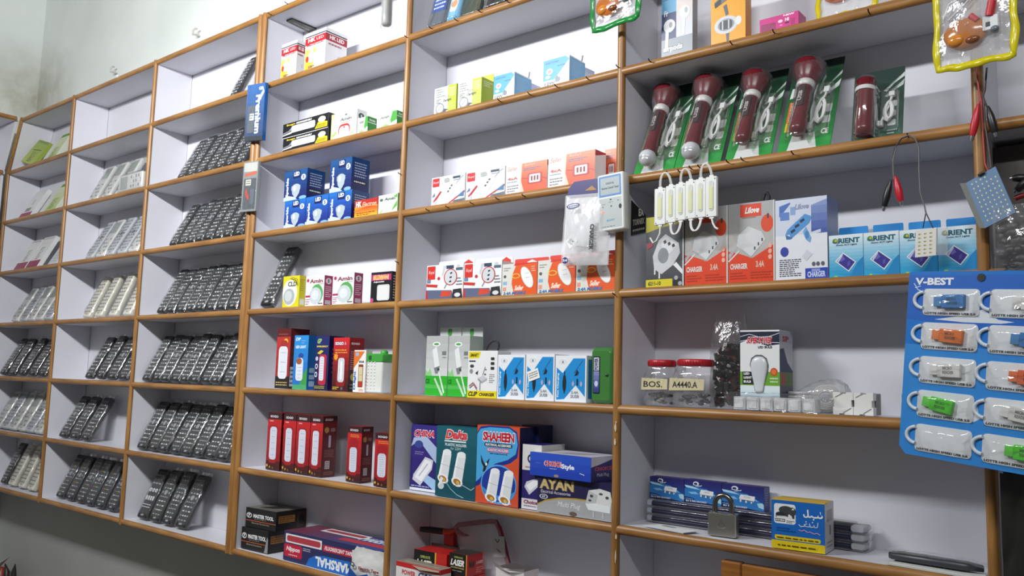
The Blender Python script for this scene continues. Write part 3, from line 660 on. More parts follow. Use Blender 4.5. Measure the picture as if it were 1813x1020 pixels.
t, w, d, h = carton('lamp_carton', 'bright red emergency light carton with orange starburst', 'box', 2, 587, 615, 598, .018, '#b52222', [('g', 0, 0, 100, 100, '#3a1214', '#d8282a', 8, 'v'), LT, ('t', 'SOGO', 10, 86, 62, 92, '#f2eff2', 'b', '#2a2f6a'), ('t', 'A', 68, 86, 80, 92, '#d9a0c0', 'b'), ZZ, ('m', 12, 70, 90, 79, 2, '#f0a63a'), ('p', [(18+(16 if i % 2 else 9)*math.cos(i*PI/9), 64+(8 if i % 2 else 4.6)*math.sin(i*PI/9)) for i in range(18)], '#efa02a'), PC, ('R', 26, 9, 80, 60, .2, '#8e1d22'), *lamp_pic(34, 17, 74, 62, ribs=1, body='#cfd2d6', line='#9aa0a8'), ('r', 48, 22, 62, 56, '#eef0f2'), ZZ, ('m', 6, 3, 46, 9, 2, '#e6d24a'), ('R', 56, 3, 70, 8, .3, '#5f6068')], [('g', 0, 0, 100, 100, '#1c1214', '#a81d22', 7, 'v'), ('t', 'SOGO', 12, 87, 70, 91, '#f2eff2', 'b'), ('m', 10, 40, 60, 76, 9, '#d98a8a'), ('e', 32, 27, 18, 7, '#c9b25a'), ('m', 14, 4, 70, 16, 2, '#8a8a90')], xs=641)
t, w, d, h = carton('lamp_carton', 'small orange and white lamp carton beside the green capped lantern', 'box', 2, 624, 645, 620, .014, '#ecebe8', [('p', [(0, 56), (0, 97), (90, 97), (40, 74)], '#e0762a'), ('R', 14, 86, 40, 94, .2, '#8fb2d8'), LT, ('t', 'D.light', 4, 6, 26, 50, '#2a6ab8', 'vb'), ZZ, PC, ('R', 42, 12, 82, 66, .1, '#8e3a22'), ('r', 46, 26, 78, 60, '#d8cba0'), ('r', 50, 14, 74, 24, '#c03a2a'), ('r', 52, 40, 74, 42, '#b8a980'), ZZ, ('m', 50, 2, 90, 9, 2, '#e0762a'), ('t', 'SOLAR', 44, 70, 88, 75, '#4a4a4a', 'b')], [('r', 0, 0, 100, 100, '#e2dfda'), ('p', [(20, 60), (60, 52), (80, 66), (50, 70)], '#6a2a24'), ('m', 14, 14, 88, 46, 4, '#b05a4a'), ('r', 20, 84, 76, 92, '#3a3a3a')], xs=656, sidecol='#dcd8d4')
# the lantern: translucent ribbed body, green cap with a knob
zz = zs(2)+.0006; x = xat(670, .035, zz); t = thing('lantern', 'white lantern with a green cap and knob at the right end of its shelf', 'lantern', (x, .038, zz))
hw = (xat(684, .035, zz)-xat(656, .035, zz))/2; hb = zat(641, x, .035)-zz
m_ = MB(); bm = M('#dcded8', .3); m_.slab(rrect(-hw, 0, hw, hb, .004, 3), [(-.020, .003), (-.018, .0005), (-.016, 0), (.014, 0), (.018, .002)], bm)
for i in range(9):
    for k in range(3): m_.slab([(-hw+.006+k*(hw*.42)-.0035+.0, .008+i*hb/9.6+.003), (-hw+.006+k*(hw*.42), .008+i*hb/9.6), (-hw+.006+k*(hw*.42)+.0035, .008+i*hb/9.6+.003), (-hw+.006+k*(hw*.42), .008+i*hb/9.6+.006)], [(-.0213, .0012), (-.0198, 0)], bm, False)
m_.build('lamp_body', t)
m_ = MB(); gm = M('#3f9e3c', .4); m_.slab(rrect(-hw-.001, hb-.001, hw+.001, hb+.020, .004, 3), [(-.021, .002), (-.019, 0), (.016, 0), (.019, .002)], gm); m_.box(-.020, -.0225, hb+.005, -.011, -.0205, hb+.015, M('#1e5a22')); m_.build('cap', t)
MB().lathe([(.009, 0), (.0095, .004), (.007, .009), (0, .010)], gm, (.012, 0, hb+.0195), 14).build('knob', t)
# sixth: red emergency light cartons
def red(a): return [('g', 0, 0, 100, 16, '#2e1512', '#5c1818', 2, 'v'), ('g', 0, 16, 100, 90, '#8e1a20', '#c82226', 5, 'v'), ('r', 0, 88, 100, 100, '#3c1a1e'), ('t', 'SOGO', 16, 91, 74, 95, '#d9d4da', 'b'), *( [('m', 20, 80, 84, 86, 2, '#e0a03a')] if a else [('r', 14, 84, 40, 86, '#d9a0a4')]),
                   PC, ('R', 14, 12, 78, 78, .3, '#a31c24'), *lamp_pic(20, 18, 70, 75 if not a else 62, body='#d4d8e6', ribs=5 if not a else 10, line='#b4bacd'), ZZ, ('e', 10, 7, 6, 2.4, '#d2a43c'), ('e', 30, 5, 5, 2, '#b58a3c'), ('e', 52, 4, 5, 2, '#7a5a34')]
rs = [('g', 0, 0, 100, 100, '#4a1216', '#6e1519', 4, 'v'), ('r', 0, 90, 100, 100, '#431418'), ('t', 'SOGO', 14, 92, 70, 96, '#c9b4ba', 'b'), ('e', 28, 77, 16, 5, '#b98a4a'), ('R', 56, 74, 88, 80, .2, '#8a6a6a'), ('R', 44, 48, 60, 68, .3, '#b9b4c4'), ('m', 16, 32, 86, 45, 5, '#9a5a5e'), ('r', 24, 13, 58, 26, '#c8bcc0'), ('m', 28, 14, 56, 25, 4, '#3a2426'), ('m', 18, 3, 84, 9, 2, '#9a6a4a')]
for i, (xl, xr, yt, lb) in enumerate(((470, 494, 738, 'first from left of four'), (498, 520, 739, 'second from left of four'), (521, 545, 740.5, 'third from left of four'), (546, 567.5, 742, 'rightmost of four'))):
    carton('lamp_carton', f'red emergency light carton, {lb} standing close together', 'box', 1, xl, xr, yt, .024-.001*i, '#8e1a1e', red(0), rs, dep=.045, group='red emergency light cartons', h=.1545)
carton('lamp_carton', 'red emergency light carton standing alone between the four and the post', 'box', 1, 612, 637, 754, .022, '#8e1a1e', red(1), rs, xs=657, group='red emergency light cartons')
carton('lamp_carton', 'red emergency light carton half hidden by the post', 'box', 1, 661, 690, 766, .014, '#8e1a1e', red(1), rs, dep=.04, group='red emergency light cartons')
# bottom: two black cartons, a long printed carton with torn white pack in front
bk = [LT, ('t', 'MASTER TOOL', 26, 52, 92, 72, '#e6e6e6', 'b'), ZZ, ('e', 12, 62, 9, 14, '#c9cbcd'), ('e', 12, 62, 6, 9, '#1a1a1c'), ('t', 'y', 8, 54, 16, 70, '#e6e6e6', 'b'), ('r', 0, 34, 100, 38, '#b4552c'), ('t', 'Electrical Accessories', 22, 22, 78, 30, '#b9a79a'), ('m', 30, 44, 84, 49, 1, '#9a9a9a')]
bks = [('r', 0, 0, 100, 100, '#211b19'), ('r', 8, 40, 62, 76, '#9c6a34'), ('m', 10, 44, 60, 74, 3, '#4a3018'), ('r', 70, 10, 100, 90, '#4a2c22'), ('e', 84, 46, 10, 26, '#191514')]
t, w, d, h = carton('parts_carton', 'black hardware carton with orange stripe, lower one in the bottom corner', 'box', 0, 417, 474, 941, .012, '#1d1c1e', bk, bks, dep=.105, rot=3, group='black hardware cartons', h=.058, xmin=-1.2125)
m_ = MB(); m_.add([(w-.014, -.0006, .001), (w+.0006, -.0006, .001), (w+.0006, -.0006, .036), (w-.004, -.0006, .044)], [(0, 1, 2, 3)], M('#8e8f92')); m_.build('torn_flap', t)
carton('parts_carton', 'black hardware carton with orange stripe, upper one with dirty grey lid', 'box', 0, 429, 488, 912, .018, '#1d1c1e', bk, bks, dep=.102, rot=3, group='black hardware cartons', z=zs(0)+.0006+.0586, h=.052, xmin=-1.2065, top=[('r', 2, 2, 98, 98, '#6d6862'), ('p', [(24, 20), (60, 30), (78, 60), (40, 70)], '#2a2624')])
mf = [('r', 0, 0, 100, 100, '#2c2e5c'), ('R', 2, 62, 42, 92, .08, '#e8e4e2'), ('R', 3.4, 67, 40.6, 87, .4, '#b23a48'), ('R', 0.8, 14, 21, 58, .2, '#c21f3a'), ('t', 'Nippon', 3, 30, 19, 50, '#f3dfe2', 'bi'), ('m', 6, 18, 17, 26, 1, '#e9c2c8'), ('m', 22, 44, 30, 56, 2, '#c9cbdc'), ('p', [(26, 0), (29, 24), (35, 38), (44, 44), (100, 48), (100, 0)], '#1f6fc8'), ('R', 43, 60, 76, 82, .1, '#b6243c'), ('t', 'FLUORESCENT TAPE', 45, 65, 74, 78, '#f0dfe2', 'bi'), LT, ('t', 'MARSHAL', 36, 6, 74, 38, '#f3f6fa', 'bu'), ZZ]
t, w, d, h = carton('parts_carton', 'long blue and red printed carton lying upside down in the bottom compartment', 'box', 0, 501, 671, 939, .010, '#2b4f9a', mf, (), dep=.112, top=[('g', 0, 0, 100, 100, '#7a3444', '#2a4f96', 5, 'h'), ('R', 18, 56, 62, 92, .08, '#e4e0de'), ('R', 20, 66, 60, 84, .3, '#a83a48'), ('R', 50, 20, 96, 44, .1, '#c23a48'), ('t', 'MARSHAL', 60, 50, 98, 80, '#dfe9f6', 'bi')])
# ---- fifth column ---------------------------------------------------
# topmost: packets of which only the feet show
def packet(name, label, row, xl, xr, yf, h, col, pr=(), cat='packet', dep=.012, lean=14, group=None):
    z = zs(row)+.0008; x0 = xat(xl, yf, z); w = xat(xr, yf, z)-x0
    t = thing(name, label, cat, (x0, yf, z), 0, group); t.rotation_euler = (R(-lean), 0, 0)
    m = MB(); m.slab(rrect(0, 0, w, h, .004, 3), [(-dep, .006), (-dep*.8, .001), (-dep*.5, 0), (0, .003)], M(col, .25, bump=.3, scale=40))
    pp = {}; draw(Face((0, -dep, 0), (w, 0, 0), (0, 0, h), (0, -1, 0)), list(pr), m, pp); m.build('pouch', t)
    for n, b in pp.items(): b.build(n, t)
    s = MB(); s.slab(rrect(-.001, .0, w+.001, h+.002, .004, 3), [(-dep-.003, .008), (-dep-.0022, .002), (-dep*.5, -.0005), (.001, .002)], FILM); s.build('sleeve', t)
    return t
packet('packet', 'grey packet with blue top in film, first on the topmost shelf right of the post', 6, 766, 794, .030, .17, '#5d6670', [('r', 6, 26, 94, 92, '#274f9c'), ('m', 14, 30, 84, 50, 3, '#d6e0ee')], dep=.02)
packet('packet', 'pale blue packet beside the grey and blue one on the topmost shelf', 6, 797, 819, .024, .17, '#7cb8da', [('R', 20, 14, 80, 40, .3, '#d9dfe4'), ('e', 50, 27, 24, 6, '#d99a6a'), ('r', 10, 50, 90, 90, '#4d93c8')], dep=.02)
packet('packet', 'dark green packet in film on the topmost shelf', 6, 821, 858, .034, .17, '#263c34', [('g', 4, 4, 96, 96, '#2a3f3a', '#4a4a34', 6, 'h')], dep=.02)
packet('packet', 'black packet at the end of the green one on the topmost shelf', 6, 866, 905, .030, .17, '#191418', [('r', 6, 30, 94, 80, '#2e1d28')], dep=.02)
# second: two green white bulb cartons, two blue white ones
gw = [('r', 62, 0, 100, 100, '#b4c81a'), ('p', [(46, 0), (62, 0), (62, 100), (60, 100)], '#eef0ee'), ('m', 8, 62, 44, 96, 4, '#6a7068'), LT, ('t', 'Daylight', 40, 40, 80, 52, '#55594a', 'bi'), ('t', 'Dim', 42, 56, 66, 66, '#55594a', 'i'), ZZ, ('m', 68, 58, 96, 92, 5, '#e9efc2'), ('m', 8, 40, 30, 58, 3, '#4a4e48'),
      PC, ('p', [(10, 4), (44, 3), (66, 12), (40, 20), (14, 14)], '#4a4e54'), ('e', 27, 22, 20, 20, '#8e949a'), ('e', 27, 22, 15, 15, '#d3d7da'), ('l', [(20, 14), (34, 30)], 3, '#8e949a'), ('l', [(14, 22), (28, 36)], 2, '#a4a9ae'), ZZ, ('m', 66, 10, 96, 36, 4, '#dbe58c')]
t, w, d, h = carton('bulb_carton', 'left one of the two green and white bulb cartons', 'box', 5, 768, 807, 158, .028, '#eef0ee', gw, [('r', 0, 0, 100, 100, '#a9bd16')], dep=.05, group='green and white bulb cartons')
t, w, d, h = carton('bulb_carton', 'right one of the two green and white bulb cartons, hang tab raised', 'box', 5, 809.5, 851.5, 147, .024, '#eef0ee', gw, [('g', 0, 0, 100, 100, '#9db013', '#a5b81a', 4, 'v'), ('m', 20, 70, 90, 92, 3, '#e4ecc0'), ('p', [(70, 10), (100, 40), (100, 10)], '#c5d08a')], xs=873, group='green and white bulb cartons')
m_ = MB(); m_.slab(rrect(w*.30, h-.002, w, h+.020, .003, 2), [(d-.0012, 0), (d, 0)], M('#b4c81a')); m_.slab(ell(w*.55, h+.006, .006, .004, 12), [(d-.0016, 0), (d-.0010, 0)], M('#3a3d20'), False); m_.build('hang_tab', t)
bw = [('r', 0, 0, 100, 100, '#eef2f6'), ('p', [(0, 24), (0, 100), (86, 100), (100, 86), (44, 24)], '#1c9cdc'), LT, ('t', 'LIGHTONIX', 8, 84, 60, 91, '#12588e', 'b'), ZZ, ('m', 54, 66, 84, 76, 1, '#12588e'), ('e', 24, 56, 13, 11, '#e9eef2'), ('e', 24, 56, 8, 6, '#c98a8a'), ('e', 18, 36, 10, 6, '#e9eef2'), ('t', '12W', 6, 6, 46, 18, '#4d5a66', 'b'), PC, ('R', 46, 12, 66, 30, .4, '#6d7680'), ('r', 52, 28, 56, 34, '#30363c'), ZZ]
bws = [('r', 0, 0, 100, 100, '#7fb6dc'), ('m', 14, 30, 80, 88, 8, '#a3cbe6'), ('r', 0, 96, 100, 100, '#f2f4f6')]
for xl, xr, xs, yt, lb in ((873.5, 910, 940, 136, 'blue and white bulb carton touching the green and white ones'), (961.5, 1007.5, 1035, 109, 'blue and white bulb carton standing alone near the next post')):
    t, w, d, h = carton('bulb_carton', lb, 'box', 5, xl, xr, yt, .018, '#eef2f6', bw, bws, xs=xs, topcol='#c9c6bb', group='blue and white bulb cartons')
    m_ = MB(); m_.add([(w-.001, d, 0), (w+.014, d+.016, 0), (w+.014, d+.016, h*.72), (w-.001, d, h*.86)], [(0, 1, 2, 3)], M('#c9cfe4')); m_.tube([(w*.9, d-.004, h-.001), (w*.92, d-.002, h+.016), (w*.92, d-.001, h+.017)], .0016, M('#8d9096'), 6); m_.build('open_flap', t)
# third: hub and charger cartons
hub = [('R', 3, 66, 24, 96, .08, '#c8242a'), LT, ('t', 'Royal', 5, 76, 22, 86, '#f2dfe0', 'i'), ZZ, ('e', 46, 84, 8, 9, '#b9bcbc'), ('m', 38, 76, 56, 92, 3, '#8d9090'), ('r', 64, 86, 86, 94, '#3a4a5e'), ('m', 66, 78, 86, 84, 1, '#62768a'),
       PC, ('p', [(6, 16), (28, 50), (32, 46), (10, 10)], '#b9303a'), ('p', [(2, 30), (10, 46), (12, 34)], '#5a7a9e'), ('p', [(36, 24), (64, 74), (80, 66), (54, 14)], '#dde1e4'), ('p', [(38, 26), (62, 70), (66, 68), (42, 22)], '#f6f7f8'), ('p', [(48, 42), (51, 48), (55, 46), (52, 40)], '#4a4e54'), ('p', [(53, 52), (56, 58), (60, 56), (57, 50)], '#4a4e54'), ('p', [(58, 61), (61, 67), (65, 65), (62, 59)], '#4a4e54'), ('l', [(74, 66), (84, 84), (96, 92)], 3, '#aab0b6'), ZZ,
       ('p', [(54, 0), (100, 34), (100, 40), (48, 0)], '#c23338'), ('p', [(60, 0), (70, 10), (100, 14), (100, 0)], '#6d7682'), ('p', [(78, 22), (98, 40), (98, 20)], '#4d78a8'), ('m', 72, 2, 96, 10, 2, '#40464e'), ('p', [(0, 4), (16, 20), (16, 0), (0, 0)], '#c9ccd0')]
for xl, xr, yt, lb in ((763, 822, 316, 'left one of the white cartons with a usb hub picture'), (824, 893, 306, 'right one of the white cartons with a usb hub picture')):
    carton('hub_carton', lb, 'box', 4, xl, xr, yt, .024, '#f0f1f1', hub, [('r', 0, 0, 100, 100, '#e6e7e8')], dep=.04, group='usb hub cartons')
ora = [('r', 0, 0, 36, 100, '#f1efec'), ('r', 36, 0, 100, 100, '#e2562a'), ('g', 36, 40, 100, 100, '#e2562a', '#eb8a62', 6, 'v'), ('p', [(36, 0), (46, 0), (38, 40), (40, 100), (36, 100)], '#f1cbb8'), LT, ('t', 'Seller', 4, 80, 30, 95, '#c2503e', 'i'), ('t', '4xA', 4, 48, 30, 58, '#c2604e', 'b'), ZZ, ('m', 4, 38, 28, 45, 1, '#4d86b8'), ('m', 4, 6, 32, 32, 3, '#6a6d70'),
       ('m', 44, 72, 88, 84, 2, '#3f78b0'), PC, ('R', 54, 26, 88, 62, .15, '#b83a40'), ('R', 58, 30, 84, 58, .12, '#eadfdc'), ('r', 62, 36, 66, 52, '#8a3a44'), ('r', 69, 36, 73, 52, '#8a3a44'), ('r', 76, 36, 80, 52, '#8a3a44'), ('l', [(88, 44), (100, 36)], 3, '#b83a40'), ('l', [(40, 50), (54, 46)], 2, '#b83a40'), ZZ, ('t', 'Seller', 46, 88, 74, 97, '#f5d9cc', 'i')]
for xl, xr, yt, yf, lb in ((895, 968, 295, .022, 'left one of the orange and white cartons behind the hanging charger pouch'), (970, 1053, 279, .018, 'middle orange and white carton, behind the hanging meter'), (1056, 1093, 268, .05, 'orange and white carton set back behind the meter, touching the post')):
    carton('hub_carton', lb, 'box', 4, xl, xr, yt, yf, '#f1efec', ora, [('r', 0, 0, 100, 100, '#e8e4e0'), ('p', [(0, 80), (100, 96), (100, 100), (0, 100)], '#b4323a')], dep=.04, group='orange and white hub cartons')
# fourth: hub and charger cartons again
hb2 = [('R', 2, 58, 24, 97, .08, '#d23026'), LT, ('t', 'Royal', 5, 72, 22, 84, '#f2dfe0', 'i'), ZZ, ('r', 54, 86, 74, 96, '#33465e'), ('e', 86, 92, 5, 5, '#c9cdd0'), ('r', 80, 80, 98, 88, '#56667a'), ('p', [(44, 64), (54, 96), (46, 96), (42, 70)], '#c9ced3'), ('e', 34, 60, 4, 5, '#c23338'),
       PC, ('e', 66, 62, 18, 24, '#c42a30'), ('e', 66, 62, 15.5, 21.5, '#cfd4d8'), ('p', [(64, 74), (70, 77), (71, 72), (66, 70)], '#33373c'), ('p', [(63, 62), (69, 65), (70, 60), (65, 58)], '#33373c'), ('p', [(62, 50), (68, 53), (69, 48), (64, 46)], '#33373c'), ('l', [(56, 42), (50, 30)], 3.4, '#8d9298'), ZZ, ('p', [(0, 38), (30, 34), (32, 42), (0, 46)], '#c9392e'), ('r', 2, 48, 12, 58, '#6a86a6'), ('m', 82, 36, 98, 62, 3, '#7a7d80'),
       ('p', [(2, 0), (0, 28), (70, 24), (76, 2)], '#5d6784'), ('p', [(40, 6), (44, 24), (72, 20), (68, 8)], '#d24a30'), ('p', [(0, 0), (6, 0), (4, 26), (0, 28)], '#c42a30'), ('p', [(72, 0), (74, 26), (96, 28), (100, 0)], '#2b2c30'), ('e', 86, 10, 8, 6, '#d9dce0')]
for xl, xr, yt, lb in ((754, 819, 471, 'left white and red hub carton with round hub picture'), (820, 887, 467, 'right white and red hub carton with round hub picture')):
    t, w, d, h = carton('hub_carton', lb, 'box', 3, xl, xr, yt, .022, '#eceeef', hb2, [('r', 0, 0, 100, 100, '#e2e3e4')], dep=.04, group='round hub cartons')
    m_ = MB(); m_.slab(rrect(.001, h-.003, w-.001, h+.014, .003, 2), [(d-.0012, 0), (d, 0)], M('#eceeef')); m_.slab([(w*.70, h), (w*.94, h), (w*.94, h+.007), (w*.82, h+.014), (w*.70, h+.007)], [(d-.0018, 0), (d-.0010, 0)], M('#cf3028'), False); m_.build('hang_tab', t)
ad = [('r', 0, 0, 100, 100, '#dcdcd4'), ('p', [(36, 0), (28, 36), (30, 66), (42, 100), (100, 100), (100, 0)], '#e65a1c'), ('p', [(34, 92), (100, 98), (100, 100), (36, 100)], '#d23a2a'), LT, ('t', 'Seller', 36, 14, 64, 30, '#f7e2d2', 'bi'), ZZ, ('e', 40, 60, 12, 8, '#e9c23a'), ('e', 40, 60, 9, 5.6, '#e05a24'), ('m', 4, 76, 24, 90, 2, '#8d8f88'), ('e', 8, 60, 4, 5, '#55585a'), ('r', 3, 34, 14, 44, '#8ab4d2'), ('r', 3, 14, 12, 26, '#e89a80'),
      PC, ('e', 72, 54, 15, 36, '#c2c5c2', 20), ('e', 72, 54, 13.5, 34, '#f0f1ef', 20), ('l', [(66, 66), (78, 68)], 1.6, '#b9bcb9'), ('l', [(68, 52), (80, 54)], 1.6, '#b9bcb9'), ZZ, ('t', '2.4A MOBILE', 4, 2, 70, 11, '#3a7ab4', 'bi'), ('m', 84, 70, 98, 90, 3, '#f3c9a8')]
for xl, xr, yt, lb in ((888.5, 950, 464.5, 'left one of the orange charger cartons with white oval charger'), (951.5, 1018, 458, 'middle one of the orange charger cartons with white oval charger'), (1019.5, 1088, 452, 'right one of the orange charger cartons, half behind the plastic pouch')):
    t, w, d, h = carton('charger_carton', lb, 'box', 3, xl, xr, yt+4, .020, '#dcdcd4', ad, [('r', 0, 0, 100, 100, '#d9501c')], dep=.042, group='orange charger cartons')
    m_ = MB(); m_.slab(rrect(.001, h-.003, w-.001, h+.016, .003, 2), [(d-.0012, 0), (d, 0)], M('#d63c2c')); m_.slab([(w*.38, h+.002), (w*.66, h+.002), (w*.66, h+.008), (w*.52, h+.013), (w*.38, h+.008)], [(d-.0018, 0), (d-.0010, 0)], M('#eceae6'), False); m_.build('hang_tab', t)
# fifth: green adapters, clip charger, three blue cable cartons, green torch
ga = [('g', 0, 32, 100, 100, '#d3d6d4', '#aeb2b0', 5, 'v'), ('r', 0, 0, 100, 33, '#2fae2e'), ('p', [(0, 33), (0, 44), (10, 38), (22, 46), (30, 33)], '#8ecb86'), ('r', 0, 12, 100, 18, '#52b850'), PC, ('p', [(22, 74), (48, 82), (64, 50), (70, 44), (56, 40), (38, 46)], '#e4e7e7'), ('p', [(22, 74), (38, 46), (42, 44), (30, 76)], '#c2c6c7'), ('p', [(38, 46), (66, 50), (60, 38), (46, 36)], '#7d8284'), ('r', 54, 42, 64, 46, '#3c4043'), ('p', [(58, 40), (64, 40), (90, 6), (84, 4)], '#dfe6df'), ('p', [(40, 28), (46, 30), (84, 2), (76, 0)], '#c4dcc0'), ('e', 47, 86, 18, 4, '#eef0ef'), ('e', 47, 86, 12, 2, '#5aa05a'), ZZ, LT, ('t', 'CE', 2, 20, 20, 28, '#1c7a22', 'b'), ZZ, ('r', 74, 68, 92, 74, '#767b7b'), ('m', 76, 62, 92, 66, 1, '#8e9292')]
for xl, xr, lb in ((752, 790.5, 'left one of two white and green charger cartons, hang tab up'), (791.5, 829, 'right one of two white and green charger cartons, hang tab up')):
    t, w, d, h = carton('charger_carton', lb, 'box', 2, xl, xr, 595, .030, '#d0d3d1', ga, [('g', 0, 0, 100, 100, '#4d9a4a', '#b9bcba', 4, 'v')], dep=.045, group='green and white charger cartons')
    m_ = MB(); m_.slab(rrect(.0005, h-.003, w-.0005, h+.022, .002, 2), [(d-.0012, 0), (d, 0)], M('#b4b8b6')); m_.slab(rrect(w*.38, h+.003, w*.56, h+.019, .004, 3), [(d-.0018, 0), (d-.0010, 0)], M('#3d8a3c'), False); m_.build('hang_tab', t)
cl = [('r', 0, 0, 100, 100, '#e9eaea'), ('p', [(2, 98), (44, 98), (38, 84), (2, 83)], '#e2d01c'), LT, ('t', 'SMART', 6, 87, 36, 94, '#3a3812', 'bi'), ZZ, ('r', 0, 0, 100, 15, '#e2d01c'), LT, ('t', 'CLIP', 2, 3, 36, 13, '#26261c', 'bi'), ('t', 'CHARGER', 40, 4, 94, 11, '#26261c', 'bi'), ZZ, ('r', 4, 76, 26, 79, '#2c2e30'), ('e', 14, 67, 7, 3.6, '#3f4246'), ('e', 12, 56, 6, 5, '#8d9296'), ('p', [(26, 52), (36, 58), (34, 48)], '#2c2e30'), ('R', 78, 80, 90, 86, .2, '#2c2e30'), ('R', 78, 70, 90, 76, .2, '#2c2e30'), ('R', 78, 60, 90, 66, .2, '#2c2e30'),
      PC, ('p', [(36, 42), (54, 48), (66, 42), (48, 35)], '#c9ccd0'), ('p', [(36, 42), (48, 35), (48, 31), (36, 38)], '#8d9196'), ('p', [(48, 35), (66, 42), (66, 38), (48, 31)], '#aeb2b6'), ('l', [(52, 48), (60, 66)], 1.4, '#5a5e62'), ('r', 42, 16, 45, 33, '#9a9ea2'), ('e', 60, 50, 3, 2, '#5a5e62'), ('e', 62, 60, 2.4, 1.6, '#5a5e62'), ('l', [(6, 24), (20, 32), (34, 20)], 3, '#b8706a'), ('l', [(8, 20), (22, 28), (34, 16)], 2, '#5d6064'), ZZ, ('m', 74, 32, 92, 52, 5, '#9a9da0')]
t, w, d, h = carton('charger_carton', 'white and yellow carton with a black cable loop rising behind it', 'box', 2, 827, 879, 621, .018, '#e9eaea', cl, [('r', 0, 0, 100, 100, '#d6d7d8')], dep=.045)
m_ = MB(); m_.tube([(w*.42+.017*math.cos(a)+.008*math.sin(a), d-.006, h+.004+.020*math.sin(a)) for a in [R(-30+12*i) for i in range(21)]], .0022, M('#1c1c1e', .6), 8); m_.build('cable_loop', t)
cb = [('r', 0, 0, 100, 100, '#e9edf0'), ('p', [(4, 4), (4, 74), (24, 62), (58, 94), (96, 94), (96, 12), (66, 36), (30, 6)], '#1c8ed4'), ('e', 24, 86, 16, 8, '#f3f5f6'), ('e', 24, 86, 14, 6.4, '#dfe3e6'), ('t', 'A', 21, 83, 27, 89, '#3a3e44', 'b'), LT, ('t', 'Fast Charging', 6, 10, 13, 62, '#d9ecf7', 'vb'), ('t', '2.4A', 52, 18, 76, 24, '#8a93a0', 'b'), ('t', '2USB', 50, 9, 78, 16, '#8a93a0', 'b'), ZZ,
      PC, ('e', 30, 40, 6, 19, '#20262e'), ('r', 28.5, 18, 31.5, 66, '#20262e'), ('p', [(62, 56), (70, 70), (76, 64), (72, 58)], '#20262e'), ('r', 69, 36, 74, 50, '#20262e'), ('p', [(54, 40), (58, 46), (62, 40), (60, 34), (56, 34)], '#b9aed0'), ('p', [(80, 40), (84, 46), (88, 40), (86, 34), (82, 34)], '#b9aed0'), ZZ, ('l', [(60, 62), (88, 90)], 1.4, '#3a6a9a')]
for i, (xl, xr, yt, lb) in enumerate(((880, 928, 628, 'left one of three white and blue cable cartons'), (930, 980.5, 627, 'middle one of three white and blue cable cartons, price sticker on it'), (982.5, 1037.5, 629.5, 'right one of three white and blue cable cartons'))):
    t, w, d, h = carton('cable_carton', lb, 'box', 2, xl, xr, yt, .015, '#e9edf0', cb, [('r', 0, 0, 100, 100, '#dfe4e8'), ('r', 12, 8, 88, 92, '#2f7fc0')], dep=.05, group='white and blue cable cartons')
    if i == 1:
        m_ = MB(); a = R(18); pts = [(-.010, -.007), (.010, -.007), (.010, .007), (-.010, .007)]
        draw(Face((w*.14, -.0014, h*.40), (w*.40*math.cos(a), 0, w*.40*math.sin(a)), (-h*.22*math.sin(a), 0, h*.22*math.cos(a)), (0, -1, 0)), [('r', 0, 0, 100, 100, '#f2f2ee'), ('m', 10, 20, 90, 84, 3, '#3c3c3c')], m_); m_.build('price_sticker', t)
carton('cable_carton', 'navy carton peeking out behind the green torch', 'box', 2, 1037.8, 1049, 636, .046, '#1d4f9a', [('g', 0, 0, 100, 100, '#174a94', '#2a6ab4', 3, 'v')], dep=.04)
z = zs(2)+.0006; x = xat(1064, .016, z); hw = (xat(1084, .016, z)-xat(1044, .016, z))/2; hh = zat(615, x-hw, .016)-z
t = thing('rechargeable_torch', 'chunky green plastic torch standing at the right end of the shelf by the post', 'torch', (x, .040, z))
m_ = MB(); gm = M('#3f7a38', .3); m_.slab(rrect(-hw, 0, hw, hh, .012, 5), [(-.025, .007), (-.022, .0025), (-.017, 0), (.014, 0), (.02, .003), (.022, .008)], gm); m_.build('casing', t)
m_ = MB(); m_.slab(rrect(-hw*.72, hh*.17, -hw*.10, hh*.84, .002, 2), [(-.0256, .0004), (-.0245, 0)], M('#1c1e2a', .2)); draw(Face((-hw*.70, -.0257, hh*.18), (hw*.58, 0, 0), (0, 0, hh*.65), (0, -1, 0)), [('g', 6, 2, 94, 60, '#2a3a7a', '#8d90c8', 5, 'v'), ('r', 10, 62, 90, 98, '#c9cbe0'), ('t', 'POWER', 20, 64, 74, 96, '#3a3a5a', 'vb'), ('e', 50, 26, 26, 8, '#c9d3ee')], m_); m_.build('label', t)
MB().lathe([(.004, 0), (.0045, .002), (.003, .003)], M('#2e5c2a'), (hw*.5, -.025, hh*.5), 10).build('switch', t)
# sixth: socket cartons
ch = [('g', 0, 0, 100, 100, '#2a1f6a', '#3b2f86', 4, 'v'), ('p', [(0, 66), (30, 76), (100, 42), (100, 66), (60, 82), (10, 80)], '#aebfe0'), ('p', [(10, 24), (50, 16), (100, 0), (100, 18), (60, 26)], '#9fc4e6'), ('r', 0, 0, 100, 4, '#dfe4ee'), LT, ('t', 'CHINA', 8, 82, 92, 92, '#d03a4a', 'bi', '#e9e4ee'), ZZ, ('e', 30, 70, 16, 6, '#3b4a8e'), ('m', 16, 54, 50, 60, 2, '#8d86b8'), PC, ('p', [(10, 16), (40, 8), (82, 34), (86, 48), (56, 52), (14, 24)], '#cfd2da'), ('p', [(18, 20), (44, 14), (80, 38), (78, 46), (56, 48)], '#f0f1f4'), ('l', [(34, 22), (66, 42)], 4, '#b9bdc8'), ZZ, ('m', 6, 5, 80, 9, 1, '#aab0d8')]
